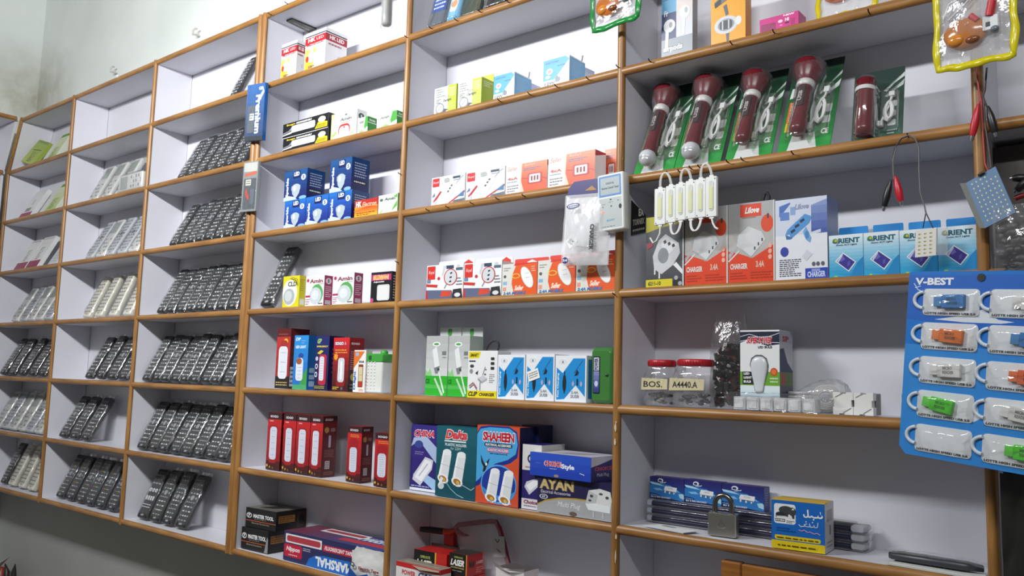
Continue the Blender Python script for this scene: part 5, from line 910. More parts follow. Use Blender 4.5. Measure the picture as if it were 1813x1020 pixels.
# chargers and lights in cartons
c1 = [('g', 0, 0, 100, 100, '#3c3e42', '#5d6064', 6, 'v'), ('p', [(0, 78), (0, 100), (100, 100), (100, 88), (40, 84)], '#b5ae1c'), ('r', 0, 0, 70, 11, '#d6c81a'), LT, ('t', '6211-10', 6, 2.5, 40, 8.5, '#4a3a1a', 'b'), ZZ, PC, ('p', [(34, 66), (52, 74), (86, 60), (90, 46), (72, 30), (42, 18), (22, 26), (18, 44)], '#c9ccce'), ('p', [(40, 66), (54, 70), (82, 58), (62, 46), (44, 52)], '#dfe1e3'), ('e', 46, 44, 14, 11, '#8a8d90'), ('p', [(46, 64), (52, 66), (55, 62), (49, 60)], '#303336'), ('p', [(57, 61), (63, 63), (66, 59), (60, 57)], '#303336'), ('p', [(68, 58), (74, 60), (77, 56), (71, 54)], '#303336'), ('p', [(72, 30), (80, 34), (100, 20), (100, 14)], '#e6e7e8'), ('r', 34, 12, 38, 22, '#d9dbdd'), ('r', 22, 18, 26, 26, '#d9dbdd'), ZZ, ('e', 84, 5, 12, 6, '#1c1d20'), ('e', 80, 12, 5, 3, '#a9abae'), ('e', 90, 4, 5, 3, '#a9abae'), ('p', [(2, 60), (18, 66), (18, 58), (4, 54)], '#9a3040'), ('r', 96, 0, 100, 100, '#c9cbcd')]
carton('charger_carton', 'grey charger carton with yellow bands, first right of the post', 'box', 3, 1143.5, 1211, 386, .026, '#4a4c50', c1, [('r', 0, 0, 100, 100, '#3a3c40')], dep=.05)
def c2(tag_): return [('g', 0, 40, 100, 100, '#b9b6b2', '#a9aaab', 4, 'v'), ('p', [(0, 0), (0, 40), (26, 36), (52, 30), (100, 46), (100, 0)], '#dc3d0e'), ('p', [(30, 96), (30, 80), (60, 80), (66, 96)], '#8d857c'), *([('r', 26, 82, 72, 98, '#de4422')] if tag_ else [('r', 30, 80, 62, 86, '#de4422')]), ('e', 84, 72, 13, 11, '#dc4a22'), ('r', 84, 78, 88, 84, '#4a3a30'),
      PC, ('p', [(2, 30), (22, 46), (30, 40), (48, 30), (72, 46), (78, 56), (50, 70), (34, 68), (16, 58), (18, 44), (0, 36)], '#aeb0b2'), ('p', [(18, 46), (22, 60), (44, 70), (72, 62), (80, 52), (50, 32), (30, 42)], '#d3d5d7'), ('r', 56, 40, 59, 44, '#3c3f44'), ('r', 64, 45, 67, 49, '#3c3f44'), ('r', 72, 50, 75, 54, '#3c3f44'), ('l', [(0, 27), (24, 40)], 3, '#d9dbdc'), ZZ, LT, ('t', 'CHARGER', 4, 17, 42, 24, '#e6d9d2', 'b'), ('t', '3.4A', 60, 18, 78, 26, '#e6b8a4', 'b'), *([('t', 'Lilove', 36, 86, 70, 94, '#f4ebe6', 'bi')] if tag_ else []), ZZ, ('m', 4, 4, 40, 14, 3, '#b5381a'), ('m', 48, 4, 94, 14, 3, '#b5381a'), ('e', 90, 44, 4, 3, '#eab09a'), ('e', 90, 37, 4, 3, '#eab09a'), ('e', 90, 30, 4, 3, '#eab09a'), ('r', 97, 0, 100, 100, '#d3d0cc')]
t, w, d, h = carton('charger_carton', 'orange and grey charger carton behind the hanging light strip', 'box', 3, 1212.5, 1289, 372, .024, '#b4b2ae', c2(0), [('r', 0, 0, 100, 100, '#c9c6c2')], dep=.05, group='orange and grey charger cartons', topcol='#d6d4d0')
t, w, d, h = carton('charger_carton', 'orange and grey charger carton with a red label and black strap on top', 'box', 3, 1290, 1372.5, 363, .022, '#b4b2ae', c2(1), [('r', 0, 0, 100, 100, '#c9c6c2')], dep=.05, group='orange and grey charger cartons', topcol='#d6d4d0')
m_ = MB(); m_.tube([(w*.60, d*.7, h-.001), (w*.585, d*.7, h+.010), (w*.62, d*.7, h+.020), (w*.68, d*.7, h+.022), (w*.725, d*.7, h+.014), (w*.70, d*.7, h+.006), (w*.655, d*.7, h-.001)], .0028, M('#1a1a1c', .6), 8); m_.build('strap_loop', t)
c4 = [('g', 0, 0, 100, 100, '#c9d0e2', '#d6dae6', 4, 'v'), ('g', 70, 52, 100, 98, '#3a52a0', '#8da0cc', 5, 'v'), ('p', [(0, 55), (0, 100), (100, 100), (100, 96), (70, 90), (64, 56), (88, 60), (88, 56), (50, 52)], '#cfd6e6'), ('r', 0, 0, 100, 55, '#e3e6ec'), ('p', [(8, 78), (30, 94), (30, 96), (8, 92)], '#4a6fb8'), ('r', 10, 74, 28, 84, '#5d82c6'), ('r', 30, 80, 40, 90, '#8aa6d6'), LT, ('t', 'Lilove', 38, 86, 68, 93, '#8d98b8', 'bi'), ZZ,
      PC, ('p', [(20, 56), (24, 62), (58, 80), (72, 76), (66, 68), (34, 52), (32, 50), (28, 56)], '#4f94d2'), ('p', [(20, 56), (22, 50), (30, 50), (34, 52)], '#356fae'), ('p', [(48, 72), (56, 75), (58, 72), (50, 69)], '#22304e'), ('p', [(38, 66), (46, 69), (48, 66), (40, 63)], '#22304e'), ('p', [(30, 60), (38, 63), (40, 60), (32, 57)], '#22304e'), ('p', [(54, 58), (60, 64), (70, 50), (68, 44), (60, 48)], '#6fa8dc'), ('e', 62, 54, 4, 5, '#4f86c2'), ('p', [(52, 28), (62, 36), (72, 30), (60, 22)], '#cfd3dc'), ZZ, ('e', 18, 35, 8, 6, '#2f3fa2'), ('m', 8, 4, 50, 26, 9, '#4a4e58'), ('e', 74, 18, 3.4, 2.6, '#5a5e6a'), ('e', 82, 18, 3.4, 2.6, '#5a5e6a'), ('e', 91, 18, 3.4, 2.6, '#5a5e6a'), ('r', 58, 0, 100, 13, '#2c44b0'), ('t', 'CHARGER', 62, 2, 96, 9, '#c9d3f2', 'b'), ('r', 70, 9, 86, 12, '#8da0d6')]
carton('charger_carton', 'tall white and blue charger carton left of the four small blue ones', 'box', 3, 1373.5, 1466, 356, .020, '#cdd3e2', c4, [('g', 0, 0, 100, 100, '#9aa6c6', '#7d8cb8', 4, 'v')], dep=.055, topcol='#d9dde6')
orr = [('g', 0, 0, 100, 100, '#1a94cc', '#e9eff2', 12, 'v'), ('p', [(60, 0), (100, 0), (100, 46), (84, 34)], '#1a86c4'), ('p', [(0, 16), (30, 6), (60, 0), (0, 0)], '#2aa6d6'), LT, ('t', 'RIENT', 28, 80, 91, 92, '#16586a', 'b'), ('t', 'Zoom ACT Lights', 20, 73, 84, 78, '#3a3e42', 'bi'), ZZ, ('e', 19, 86, 8, 6, '#3f8a4a'), ('e', 21, 87, 4, 3, '#d2b43a'), ('p', [(10, 85), (28, 82), (28, 80), (12, 82)], '#16586a'), PC, ('p', [(42, 58), (80, 34), (58, 12), (18, 38)], '#e9edf2'), ('p', [(42, 55), (76, 34), (57, 15), (22, 38)], '#38318e'), ('p', [(30, 42), (42, 50), (48, 42), (36, 36)], '#6a64b8'), ('p', [(54, 34), (62, 38), (62, 28), (54, 24)], '#5a54ac'), ('p', [(24, 38), (28, 34), (42, 52), (40, 54)], '#c9cce6'), ZZ, ('e', 20, 2, 5, 2, '#b9d23a')]
for i, (xl, xr, yt, ft, lb) in enumerate(((1468.5, 1529, 418, 399, 'first of four small blue light cartons, beside the tall white one'), (1530, 1593, 413, 391, 'second of four small blue light cartons, from the left'), (1594, 1661, 408.5, 388, 'third of four small blue light cartons, behind the little hanging panel'), (1662, 1731, 403, 382, 'fourth of four small blue light cartons, against the right post'))):
    t, w, d, h = carton('light_carton', lb, 'box', 3, xl, xr, yt, .020, '#cfe0ea', orr, [('r', 0, 0, 100, 100, '#2a9ad0')], dep=.036, group='small blue light cartons')
    m_ = MB(); m_.slab(rrect(w*.10, h-.002, w*.97, h+.018, .002, 2), [(d-.0012, 0), (d, 0)], M('#1c86d0')); m_.build('hang_tab', t)
# jars with tape labels
def jar(label, xl, xr, lt, yb, word, bits):
    z = zs(2)+.0006; x0 = xat(xl, .03, z); x1 = xat(xr, .03, z); W = x1-x0; cx = (x0+x1)/2
    H = zat(lt, cx, .045)-z; r = W/2; cy = yb+r
    t = thing('jar', label, 'jar', (cx, cy, z), 0, 'clear jars with red lids')
    def sq(rad, z_, p=.62, n=32): return [((abs(math.cos(2*PI*i/n))**p)*math.copysign(rad, math.cos(2*PI*i/n)), (abs(math.sin(2*PI*i/n))**p)*math.copysign(rad, math.sin(2*PI*i/n)), z_) for i in range(n)]
    lh = .013; prof = [(r*.86, .0005), (r*.98, .005), (r, .014), (r*.94, .024), (r*.94, .040), (r, .050), (r*.97, H-lh-.016), (r*.88, H-lh-.008), (r*.80, H-lh-.004), (r*.78, H-lh)]
    vs = []; fs = []; n = 32
    for rr, zz_ in prof: vs += sq(rr, zz_)
    for l in range(len(prof)-1):
        for i in range(n): j = (i+1) % n; fs.append((l*n+i, l*n+j, (l+1)*n+j, (l+1)*n+i))
    m = MB(); m.add(vs, fs, PET, True); m.add(sq(r*.86, .0005), [tuple(range(n))], PET)
    for a in (.95, .72): m.tube([(r*a*.8*math.cos(R(20+14*i)), -r*1.005, H*.42+r*a*.75*math.sin(R(20+14*i))) for i in range(11)], .0009, PET, 6)
    m.build('body', t)
    m = MB(); m.lathe([(r*.80, H-lh), (r*.87, H-lh+.001), (r*.87, H-.002), (r*.80, H), (0, H)], M('#b41f2a', .35), n=28)
    for i in range(40): a = 2*PI*i/40; m.box(r*.87*math.cos(a)-.0006, r*.87*math.sin(a)-.0006, H-lh+.002, r*.87*math.cos(a)+.0006, r*.87*math.sin(a)+.0006, H-.003, M('#a41a25', .35))
    m.build('lid', t)
    m = MB(); m.add([(-r*.90, -r*1.006, H*.34), (r*.90, -r*1.006, H*.36), (r*.92, -r*1.006, H*.58), (-r*.86, -r*1.006, H*.60)], [(0, 1, 2, 3)], M('#cfc49c', .5))
    vs_, fs_ = text_shape(word, .6); m.add([(-r*.72+a*r*1.3, -r*1.012, H*.40+b*H*.13) for a, b in vs_], fs_, M('#2a2a2c')); m.build('tape_label', t)
    m = MB(); rn = random.Random(word)
    for i in range(26):
        a = rn.uniform(0, 6.28); q = r*.7*math.sqrt(rn.random()); s = rn.uniform(.004, .008); zz_ = rn.uniform(.005, .024)
        m.ball((q*math.cos(a), q*math.sin(a), zz_), s, s*.6, s*.45, M(rn.choice(bits), .4), 8, 5)
    o = m.build('contents', t); o['kind'] = 'stuff'; return t
jar('clear jar with red lid beside the left post, tape label ending in a letter S', 1132, 1183.5, 637, .030, 'BOS.', ('#3a3a3e', '#4a4642', '#2a2a2c', '#7a7672'))
jar('clear jar with red lid whose tape label shows several figures', 1184.5, 1253, 636, .022, 'A4440.A', ('#2c2c30', '#45454a', '#8a8a8c', '#3a3632'))
# clear bag of dark parts
z = zs(2)+.0006; x0 = xat(1252, .05, z); x1 = xat(1312, .05, z); W = x1-x0; H = zat(610, x0, .06)-z
t = thing('parts_bag', 'tall clear plastic bag filled with small dark parts between jars and bulb carton', 'bag', (x0, .05, z), 0)
m_ = MB(); rn = random.Random(21)
for i in range(300):
    s = rn.uniform(.005, .010); k0 = len(m_.v); col_ = rn.choice(('#151517', '#1d1c19', '#241a1b', '#2c2b26', '#141615', '#481a20'))
    m_.box(-s, -s*.5, -s*.4, s, s*.5, s*.4, M(col_, .25), .0012)
    m_.xf(Matrix.Translation((rn.uniform(.010, W-.010), rn.uniform(.012, .042), .008+rn.random()*(H-.012))) @ Matrix.Rotation(rn.uniform(0, 6), 4, 'X') @ Matrix.Rotation(rn.uniform(0, 6), 4, 'Z') @ Matrix.Rotation(rn.uniform(0, 6), 4, 'Y'), k0)
m_.v = [(a_, b_, max(.001, c_)) for a_, b_, c_ in m_.v]
o = m_.build('small_parts', t); o['kind'] = 'stuff'
m_ = MB(); n = 22; k = 20; vs = []; fs = []
for l in range(k+1):
    v = l/k; zz_ = (H+.055)*v; f = 1 if v < H/(H+.055) else 1-.55*(v-H/(H+.055))/(.055/(H+.055))
    for i in range(n):
        a = 2*PI*i/n; vs.append((W/2+(W/2+.002)*math.copysign(abs(math.cos(a))**.6, math.cos(a))*(.75+.25*f)+rn.uniform(-.0012, .0012), .027+(.025*f+.002)*math.copysign(abs(math.sin(a))**.7, math.sin(a))+rn.uniform(-.0022, .0022), zz_+rn.uniform(-.001, .001)*(0 < l)))
for l in range(k):
    for i in range(n): j = (i+1) % n; fs.append((l*n+i, l*n+j, (l+1)*n+j, (l+1)*n+i))
m_.add(vs, fs, film('tall_bag', amount=.035, rough=.16, milky=.02, bump=.6, scale=(50, 50, 40)), True); m_.build('bag_film', t)
# bulb carton with a cut-out window
bx = [('r', 0, 0, 100, 100, '#e6e8e7'), ('g', 0, 0, 100, 30, '#9cc6dc', '#dfe8ea', 6, 'v'), ('p', [(0, 84), (20, 88), (44, 84), (70, 80), (100, 82), (100, 98), (0, 98)], '#20243c'), ('l', [(0, 92), (24, 95), (50, 91), (76, 92), (100, 96)], 1.4, '#dfe2e6'), ('l', [(0, 86), (30, 89), (56, 85), (100, 84)], 1.4, '#dfe2e6'), LT, ('t', 'SUPER POWER', 16, 83, 84, 91, '#c8303a', 'bi', '#e9e2e4'), ('t', 'LED BULB', 46, 77, 82, 80, '#2a2c3c', 'b'), ZZ, ('r', 0, 31, 100, 48, '#6aa52e'), ('r', 6, 32, 34, 48, '#24262a'), LT, ('t', 'LED', 9, 44, 24, 47, '#e9ebe9', 'b'), ('t', 'LIGHT', 9, 39, 30, 42, '#e9ebe9', 'b'), ('t', 'BULB', 9, 34, 28, 37, '#e9ebe9', 'b'), ZZ, ('e', 86, 48, 9, 5, '#c94a22'), ('e', 86, 48, 6, 3.4, '#dd7a3a'), ('m', 76, 34, 96, 42, 2, '#dfe9d2'),
      PC, ('p', [(25, 57), (29, 65), (41, 69), (56, 69), (68, 65), (73, 56), (71, 46), (63, 34), (60, 24), (53, 21), (42, 21), (37, 25), (33, 40)], '#5d6266'), ZZ, ('e', 60, 9, 8, 5, '#3a8a9a'), ('e', 60, 9, 6, 3.6, '#cfe2e9'), ('e', 82, 9, 8, 5, '#c0392f'), ('e', 82, 9, 6, 3.6, '#e2d6d8'), ('r', 56, 7, 88, 10, '#e6eef0'), ('t', '15W', 58, 7, 70, 10, '#2a4a5a', 'b')]
bxs = [('r', 0, 0, 100, 100, '#c9cbd2'), ('p', [(0, 30), (0, 76), (30, 78), (60, 60), (100, 50), (100, 30)], '#2c3a5e'), ('r', 0, 31, 100, 48, '#5f7d44'), ('r', 10, 32, 40, 46, '#b0452f'), ('p', [(0, 86), (100, 84), (100, 98), (0, 98)], '#b9bcc8'), ('t', 'SP', 20, 86, 70, 93, '#b0404a', 'b'), ('r', 0, 14, 100, 31, '#565a6a')]
t, w, d, h = carton('bulb_carton', 'white bulb carton with green band and a bulb shaped window', 'box', 2, 1311, 1381, 585, .040, '#dfe1e2', bx, bxs, xs=1404)
m_ = MB(); bm = M('#cfd4d6', .25); cx, cz = w*.49, h*.42
m_.lathe([(0, h*.22), (w*.10, h*.225), (w*.11, h*.26), (w*.14, h*.34), (w*.18, h*.42), (w*.215, h*.51), (w*.215, h*.58), (w*.17, h*.635), (w*.09, h*.665), (0, h*.67)], bm, (cx, .0, 0), 20)
m_.v = [(x_, y_*.28-.0012 if y_ < 0 else .0004, z_) for x_, y_, z_ in m_.v]; m_.build('bulb', t)
# strip of six white switches in film
z = zs(2)+.0006
x0 = xat(1299, .012, z); x1 = xat(1446, .012, z); st_ = (x1-x0)/6
t = thing('switch_strip', 'row of six white switches wrapped in one clear film on the shelf front', 'switches', (x0, .012, z), 0)
for i in range(6):
    m_ = MB(); m_.slab(rrect(st_*i+.001, .001, st_*(i+1)-.001, .0235, .002, 2), [(-.004, .001), (-.002, 0), (.022, 0)], M('#e6e8ea', .3)); m_.box(st_*i+.004, -.0055, .004, st_*(i+1)-.004, -.0035, .020, M('#f0f2f4', .25)); m_.build('switch', t)
m_ = MB(); rn = random.Random(8)
m_.sheet(x1-x0+.032, .030, FILM, 30, 8, lambda a, c: (rn.uniform(-.001, .001), -.0075+rn.uniform(-.002, .001), rn.uniform(-.001, .001)*c), (-.014, 0, 0)); m_.sheet(x1-x0+.032, .022, BAG, 20, 5, lambda a, c: (0, 0, 0), (-.014, 0, .0))
k0 = len(m_.v)-21*6
for i in range(k0, len(m_.v)): x_, y_, z_ = m_.v[i]; m_.v[i] = (x_, -.006+z_*1.25, .0305+rn.uniform(-.0012, .0012))
m_.build('bag_film', t)
# soft bag of small things behind the strip
x0 = xat(1388, .05, z); x1 = xat(1492, .05, z); W = x1-x0
t = thing('parts_bag', 'limp clear bag of pale coils lying behind the row of switches', 'bag', (x0, .052, z), 0); rn = random.Random(13)
m_ = MB()
for i in range(3): m_.tube([(W*.16+.016*math.cos(2*PI*j/18), .026+.012*math.sin(2*PI*j/18), .018+.007*i) for j in range(18)], .0028, M('#c9c9c6', .3), 6, closed=True)
for i in range(4): m_.tube([(W*.62+(.022-.003*i)*math.cos(2*PI*j/18), .030, .026+(.020-.003*i)*math.sin(2*PI*j/18)) for j in range(18)], .0022, M('#b4b4ae', .4), 6, closed=True)
m_.build('cable_coil', t)
m_ = MB(); m_.ball((W*.5, .032, .027), W*.52, .028, .0262, film('limp_bag', amount=.08, milky=.2, bump=.9), 26, 16)
m_.v = [(a+rn.uniform(-.002, .002), b+rn.uniform(-.002, .002), max(.0006, (c+rn.uniform(-.002, .002))*(.72+.55*min(1, max(0, a/W))))) for a, b, c in m_.v]; m_.build('bag_film', t)
# two white wiring modules
xm = [xat(q, .030, z) for q in (1475.5, 1511.5, 1547.5)]
for i, lb in enumerate(('left one of two white square modules standing side by side', 'right one of two white square modules standing side by side')):
    W = xm[i+1]-xm[i]-.0006; H = zat(694, xm[0], .03)-z; t = thing('wiring_module', lb, 'module', (xm[i], .030, z), 0, 'white wiring modules')
    m_ = MB(); o_ = [(0, 0), (W*.30, 0), (W*.30, H*.05), (W*.58, H*.05), (W*.58, 0), (W, 0), (W, H*.36), (W*.92, H*.36), (W*.92, H*.66), (W, H*.66), (W, H), (W*.66, H), (W*.66, H*.94), (W*.36, H*.94), (W*.36, H), (0, H), (0, H*.66), (W*.05, H*.66), (W*.05, H*.36), (0, H*.36)]
    m_.slab(o_, [(-.001, 0), (.016, 0)], M('#e4e4de', .4), False); m_.build('front_plate', t)
    m_ = MB(); m_.box(W*.02, .0165, .0006, W*.98, .045, H*.97, M('#6d6c6a', .4)); m_.build('casing', t)
    m_ = MB(); m_.tube([(W*.12, -.0014, H*.78), (W*.5, -.0014, H*.96)], .0006, M('#8a8a86'), 5); m_.tube([(W*.5, -.0014, H*.08), (W*.9, -.0014, H*.3)], .0006, M('#8a8a86'), 5); m_.build('mould_line', t)
x0 = xat(1597, .03, z)
t = thing('adapter', 'slim black adapter standing behind the blue blister card edge', 'adapter', (x0, .03, z), 0); H = zat(697, x0, .03)-z
m_ = MB(); m_.slab(rrect(0, 0, .012, H, .002, 2), [(-.001, .001), (.001, 0), (.02, 0)], M('#1c1c1f', .4)); m_.build('body', t)
MB().tube([(.009, .008, H-.001), (.009, .008, H+.007)], .0022, M('#26262a', .4), 8).build('pin', t)
# padlock shelf
z = zs(1)+.0006
pk3 = []
sx0, sx1 = xat(1144, .075, z), xat(1545, .106, z)
for i in range(3):
    t = thing('cutter_case', ('lowest', 'middle', 'topmost')[i]+' of three long dark cases stacked behind the padlock', 'case', (sx0, .082, z+i*.0139), 0, 'long dark cases')
    L = sx1-sx0; m_ = MB(); m_.slab(rrect(.012, 0, L-.026, .0136, .003, 2), [(-.008, .002), (-.006, 0), (.036, 0), (.038, .002)], M('#232338', .3)); m_.tube([(.012, -.0082, .0075), (L-.026, -.0082, .0075)], .0007, M('#43435c', .3), 5); m_.build('case_body', t)
    m_ = MB(); m_.slab(rrect(0, .001, .0125, .0126, .004, 3), [(-.0075, .002), (-.005, 0), (.03, 0)], M('#aab0ba', .25)); m_.build('end_cap', t); m_ = MB(); m_.slab(rrect(L-.0262, .001, L-.003, .0126, .005, 3), [(-.0078, .002), (-.005, 0), (.03, 0)], M('#b4b7bd', .25)); m_.build('end_cap', t)
    s_ = MB(); s_.slab(rrect(-.001, 0.0002, L, .0138, .002, 2), [(-.0088, .003), (-.0082, 0), (.038, 0)], BLISTER, caps=False); s_.build('sleeve', t)
zt = z+3*.0139+.0006
bb = [('g', 0, 0, 100, 100, '#1c5a9e', '#2a2266', 8, 'v'), ('p', [(0, 60), (30, 72), (60, 66), (90, 40), (100, 20), (100, 0), (0, 0)], '#2a74b8'), ('p', [(0, 76), (24, 72), (44, 60), (26, 62), (4, 66)], '#a9d6ee'), ('p', [(10, 46), (30, 50), (40, 40), (20, 38)], '#7fb9de'), ('p', [(40, 56), (60, 64), (78, 52), (88, 36), (70, 46)], '#6fb0da'), ('p', [(84, 30), (96, 34), (100, 28), (100, 8), (88, 14)], '#a9cfe0'), ('p', [(0, 0), (0, 14), (50, 8), (90, 0)], '#1c1a4a'), ('p', [(0, 18), (30, 14), (24, 22), (0, 26)], '#16335e'), LT, ('t', 'EU 3 PIN SOCKET', 4, 4, 62, 11, '#c9d3e6', 'b'), ('t', 'Type', 4, 15, 24, 20, '#b0bcd6'), ZZ, ('e', 32, 86, 8, 9, '#dfe7ef'), ('e', 31, 84, 5, 6, '#2a2a66'), ('l', [(24, 80), (44, 76), (48, 80)], 3, '#dfe7ef'), ('m', 30, 70, 42, 76, 1, '#b9c9e0'),
      PC, ('p', [(46, 62), (80, 58), (78, 38), (42, 44)], '#e6e8ea'), ('p', [(42, 44), (78, 38), (76, 34), (44, 40)], '#b9bec6'), ('m', 54, 48, 70, 56, 2, '#8d949c'), ('r', 44, 30, 48, 41, '#d6d9dc'), ('r', 57, 28, 61, 40, '#d6d9dc'), ('r', 70, 27, 73, 36, '#d6d9dc'), ('r', 48, 37, 76, 39, '#3a4250'), ZZ]
for i, (xl, xr, yt, lb) in enumerate(((1150.5, 1211, 843, 'left one of three dark blue socket cartons on the long cases'), (1212, 1277, 848.5, 'middle one of three dark blue socket cartons, behind the padlock shackle'), (1278, 1352.5, 856, 'right one of three dark blue socket cartons on the long cases'))):
    carton('socket_carton', lb, 'box', 1, xl, xr, yt, .090, '#2a3a7a', bb, [('g', 0, 0, 100, 100, '#38509a', '#4a4a96', 4, 'v'), ('m', 20, 20, 80, 80, 6, '#8d9aca')], dep=.026, z=zt, group='dark blue socket cartons', topcol='#39317a')
# paper leaflets lying flat
x0 = xat(1137, .02, z)
t = thing('leaflet', 'thin pale paper leaflet lying flat at the left end of the padlock shelf', 'paper', (x0, .0, z), R(-4)); m_ = MB()
m_.add([(.004, .016, .0004), (.094, .006, .0006), (.104, .040, .0012), (.018, .050, .0006)], [(0, 1, 2, 3)], M('#d9dada', .6)); m_.add([(.004, .016, .0004), (.094, .006, .0006), (.094, .006, .0022), (.004, .016, .0020)], [(0, 1, 2, 3)], M('#c2c3c4', .6)); m_.add([(.004, .016, .0020), (.094, .006, .0022), (.104, .040, .0028), (.018, .050, .0022)], [(0, 1, 2, 3)], M('#e2e3e2', .6)); m_.add([(.028, .038, .0026), (.056, .034, .0027), (.060, .042, .0028), (.032, .045, .0027)], [(0, 1, 2, 3)], M('#8d9092', .6)); m_.build('sheet', t)
# padlock
x0 = xat(1252.5, .024, z); W = xat(1304, .030, z)-x0; H = .0405
t = thing('padlock', 'brushed steel padlock with closed shackle standing on the shelf front', 'padlock', (x0, .024, z), R(6))
m_ = MB(); m_.slab(rrect(0, 0, W*.99, H, .003, 3), [(0, .0018), (.0012, .0004), (.003, 0), (.015, 0), (.0168, .0004), (.018, .0018)], STEEL)
m_.build('body', t)
m_ = MB(); vs, fs = text_shape('A', .3); m_.add([(W*.36+a*W*.26, -.00015, H*.46+b*H*.26) for a, b in vs], fs, M('#8f8d84', .4, .9)); m_.tube([(W*.34+W*.3*i/8, -.0002, H*.40-.0018*math.sin(PI*i/8)) for i in range(9)], .0004, M('#8f8d84', .4, .9), 5); m_.build('engraving', t)
m_ = MB(); cx = W*.5; rr = W*.295; m_.tube([(cx-rr, .009, H-.004), (cx-rr, .009, H+.014)]+[(cx-rr*math.cos(a), .009, H+.014+rr*1.02*math.sin(a)) for a in [PI*i/14 for i in range(1, 14)]]+[(cx+rr, .009, H+.014), (cx+rr, .009, H-.004)], .0046, M('#8d8a86', .22, 1.0), 12); m_.build('shackle', t)
# blue and yellow glue carton with an elephant emblem
ARA = '\uFEDE\uFE92\uFB88'; 
dbx = [('r', 0, 0, 100, 100, '#1466bc'), ('r', 0, 0, 100, 17, '#e2c81a'), ('R', 6, 19, 92, 28, .3, '#e2c81a'), ('R', 5, 52, 46, 93, .12, '#e9ebea'), PC, ('e', 28, 80, 14, 9, '#3a4246'), ('e', 40, 78, 7, 9, '#3a4246'), ('p', [(16, 78), (20, 78), (20, 66), (15, 66)], '#3a4246'), ('p', [(26, 76), (32, 76), (32, 66), (27, 66)], '#3a4246'), ('p', [(38, 74), (44, 74), (44, 64), (40, 64)], '#3a4246'), ('e', 18, 71, 10, 5, '#2c3236'), ('l', [(9, 70), (9, 64)], 1.6, '#2c3236'), ('l', [(14, 67), (26, 67), (38, 65)], 1.2, '#e9ebea'), ('p', [(38, 82), (42, 86), (44, 82)], '#e9ebea'), ZZ, ('r', 7, 56, 26, 62, '#26292c'), ('t', 'DOUBLE', 8, 57, 25, 61, '#e9ebea', 'b'), ('m', 29, 54, 44, 60, 2, '#3a4246'),
       LT, ('e', 92, 74, 5, 4, '#eef2f8'), ('e', 91.6, 75.6, 3, 2.6, '#1466bc'), ('l', [(92, 84), (93, 79)], 1.6, '#eef2f8'), ('l', [(88, 72), (80, 71), (76, 74)], 3, '#eef2f8'), ('e', 80, 67, 1.6, 1.6, '#eef2f8'), ('l', [(76, 74), (74, 71), (70, 72), (69, 86)], 3, '#eef2f8'), ('l', [(70, 73), (66, 70), (62, 72), (62, 76)], 3, '#eef2f8'),
       ('l', [(88, 62), (87, 52), (82, 51), (80, 56)], 1.6, '#cfdcf0'), ('l', [(80, 52), (74, 51), (72, 58)], 1.8, '#cfdcf0'), ('l', [(74, 52), (66, 51), (62, 55), (68, 57)], 1.6, '#cfdcf0'), ('l', [(64, 52), (56, 50), (52, 54)], 1.8, '#cfdcf0'), ('e', 78, 61, 1.4, 1.4, '#cfdcf0'), ('e', 66, 61, 1.4, 1.4, '#cfdcf0'), ZZ, ('l', [(52, 43), (58, 41), (62, 44), (68, 40), (74, 41), (80, 38), (86, 40), (92, 37)], 1.8, '#c9a0c0'), ('m', 10, 36, 46, 46, 2, '#0f4f96'), ('m', 10, 21, 88, 26, 1, '#5a4a14'), ('m', 12, 5, 86, 11, 1, '#5a4a14')]
t, w, d, h = carton('glue_carton', 'blue and yellow carton with elephant emblem right of the padlock', 'box', 1, 1366.5, 1461, 884, .004, '#d9dadb', dbx, [('r', 0, 0, 100, 100, '#d3d2d3'), ('r', 20, 62, 84, 86, '#9a989a'), ('r', 52, 34, 62, 54, '#4a484a'), ('m', 20, 8, 80, 24, 2, '#8d8b8c')], xs=1476.5, rot=5, topcol='#c9a848')
m_ = MB(); m_.add([(0, -.0004, h), (w, -.0004, h), (w+.001, .014, h+.003), (.003, .014, h+.003)], [(0, 1, 2, 3)], M('#c9a848')); m_.build('lid_flap', t)
# dark tool in a clear sleeve on pale papers at the right
z = zs(1)+.0006
x0 = xat(1566, -.001, z)
t = thing('leaflet', 'pale card sheet lying under the sleeved dark tool at the right end', 'paper', (x0, .004, z), R(-5)); m_ = MB(); m_.box(0, 0, 0, .125, .03, .0016, M('#c9cac4', .6), .0002); m_.box(.004, .004, .0017, .13, .036, .0034, M('#d6d7d3', .6), .0002); m_.build('sheet', t)
t = thing('sleeved_tool', 'dark flat tool in a clear sleeve lying on pale sheets at the right end', 'tool', (xat(1572, .02, z), .022, z+.0062), R(-3))
m_ = MB(); m_.slab([(0, .004), (.008, .0), (.125, -.001), (.158, .006), (.128, .018), (.012, .020), (.001, .014)], [(0, .001), (.002, 0), (.009, 0), (.011, .002)], M('#3c4044', .35))
m_.v = [(x_*.82, z_*1.5-.004, y_*.9) for x_, y_, z_ in m_.v]; m_.build('tool_body', t)
m_ = MB(); rn = random.Random(2); m_.sheet(.150, .040, BAG, 24, 8, lambda a, c: (0, 0, 0), (-.006, 0, 0)); m_.v = [(x_, z_-.006, .0118+rn.uniform(-.0008, .0012)-.008*max(0, (x_-.11)/.04)) for x_, y_, z_ in m_.v]; m_.build('sleeve', t)
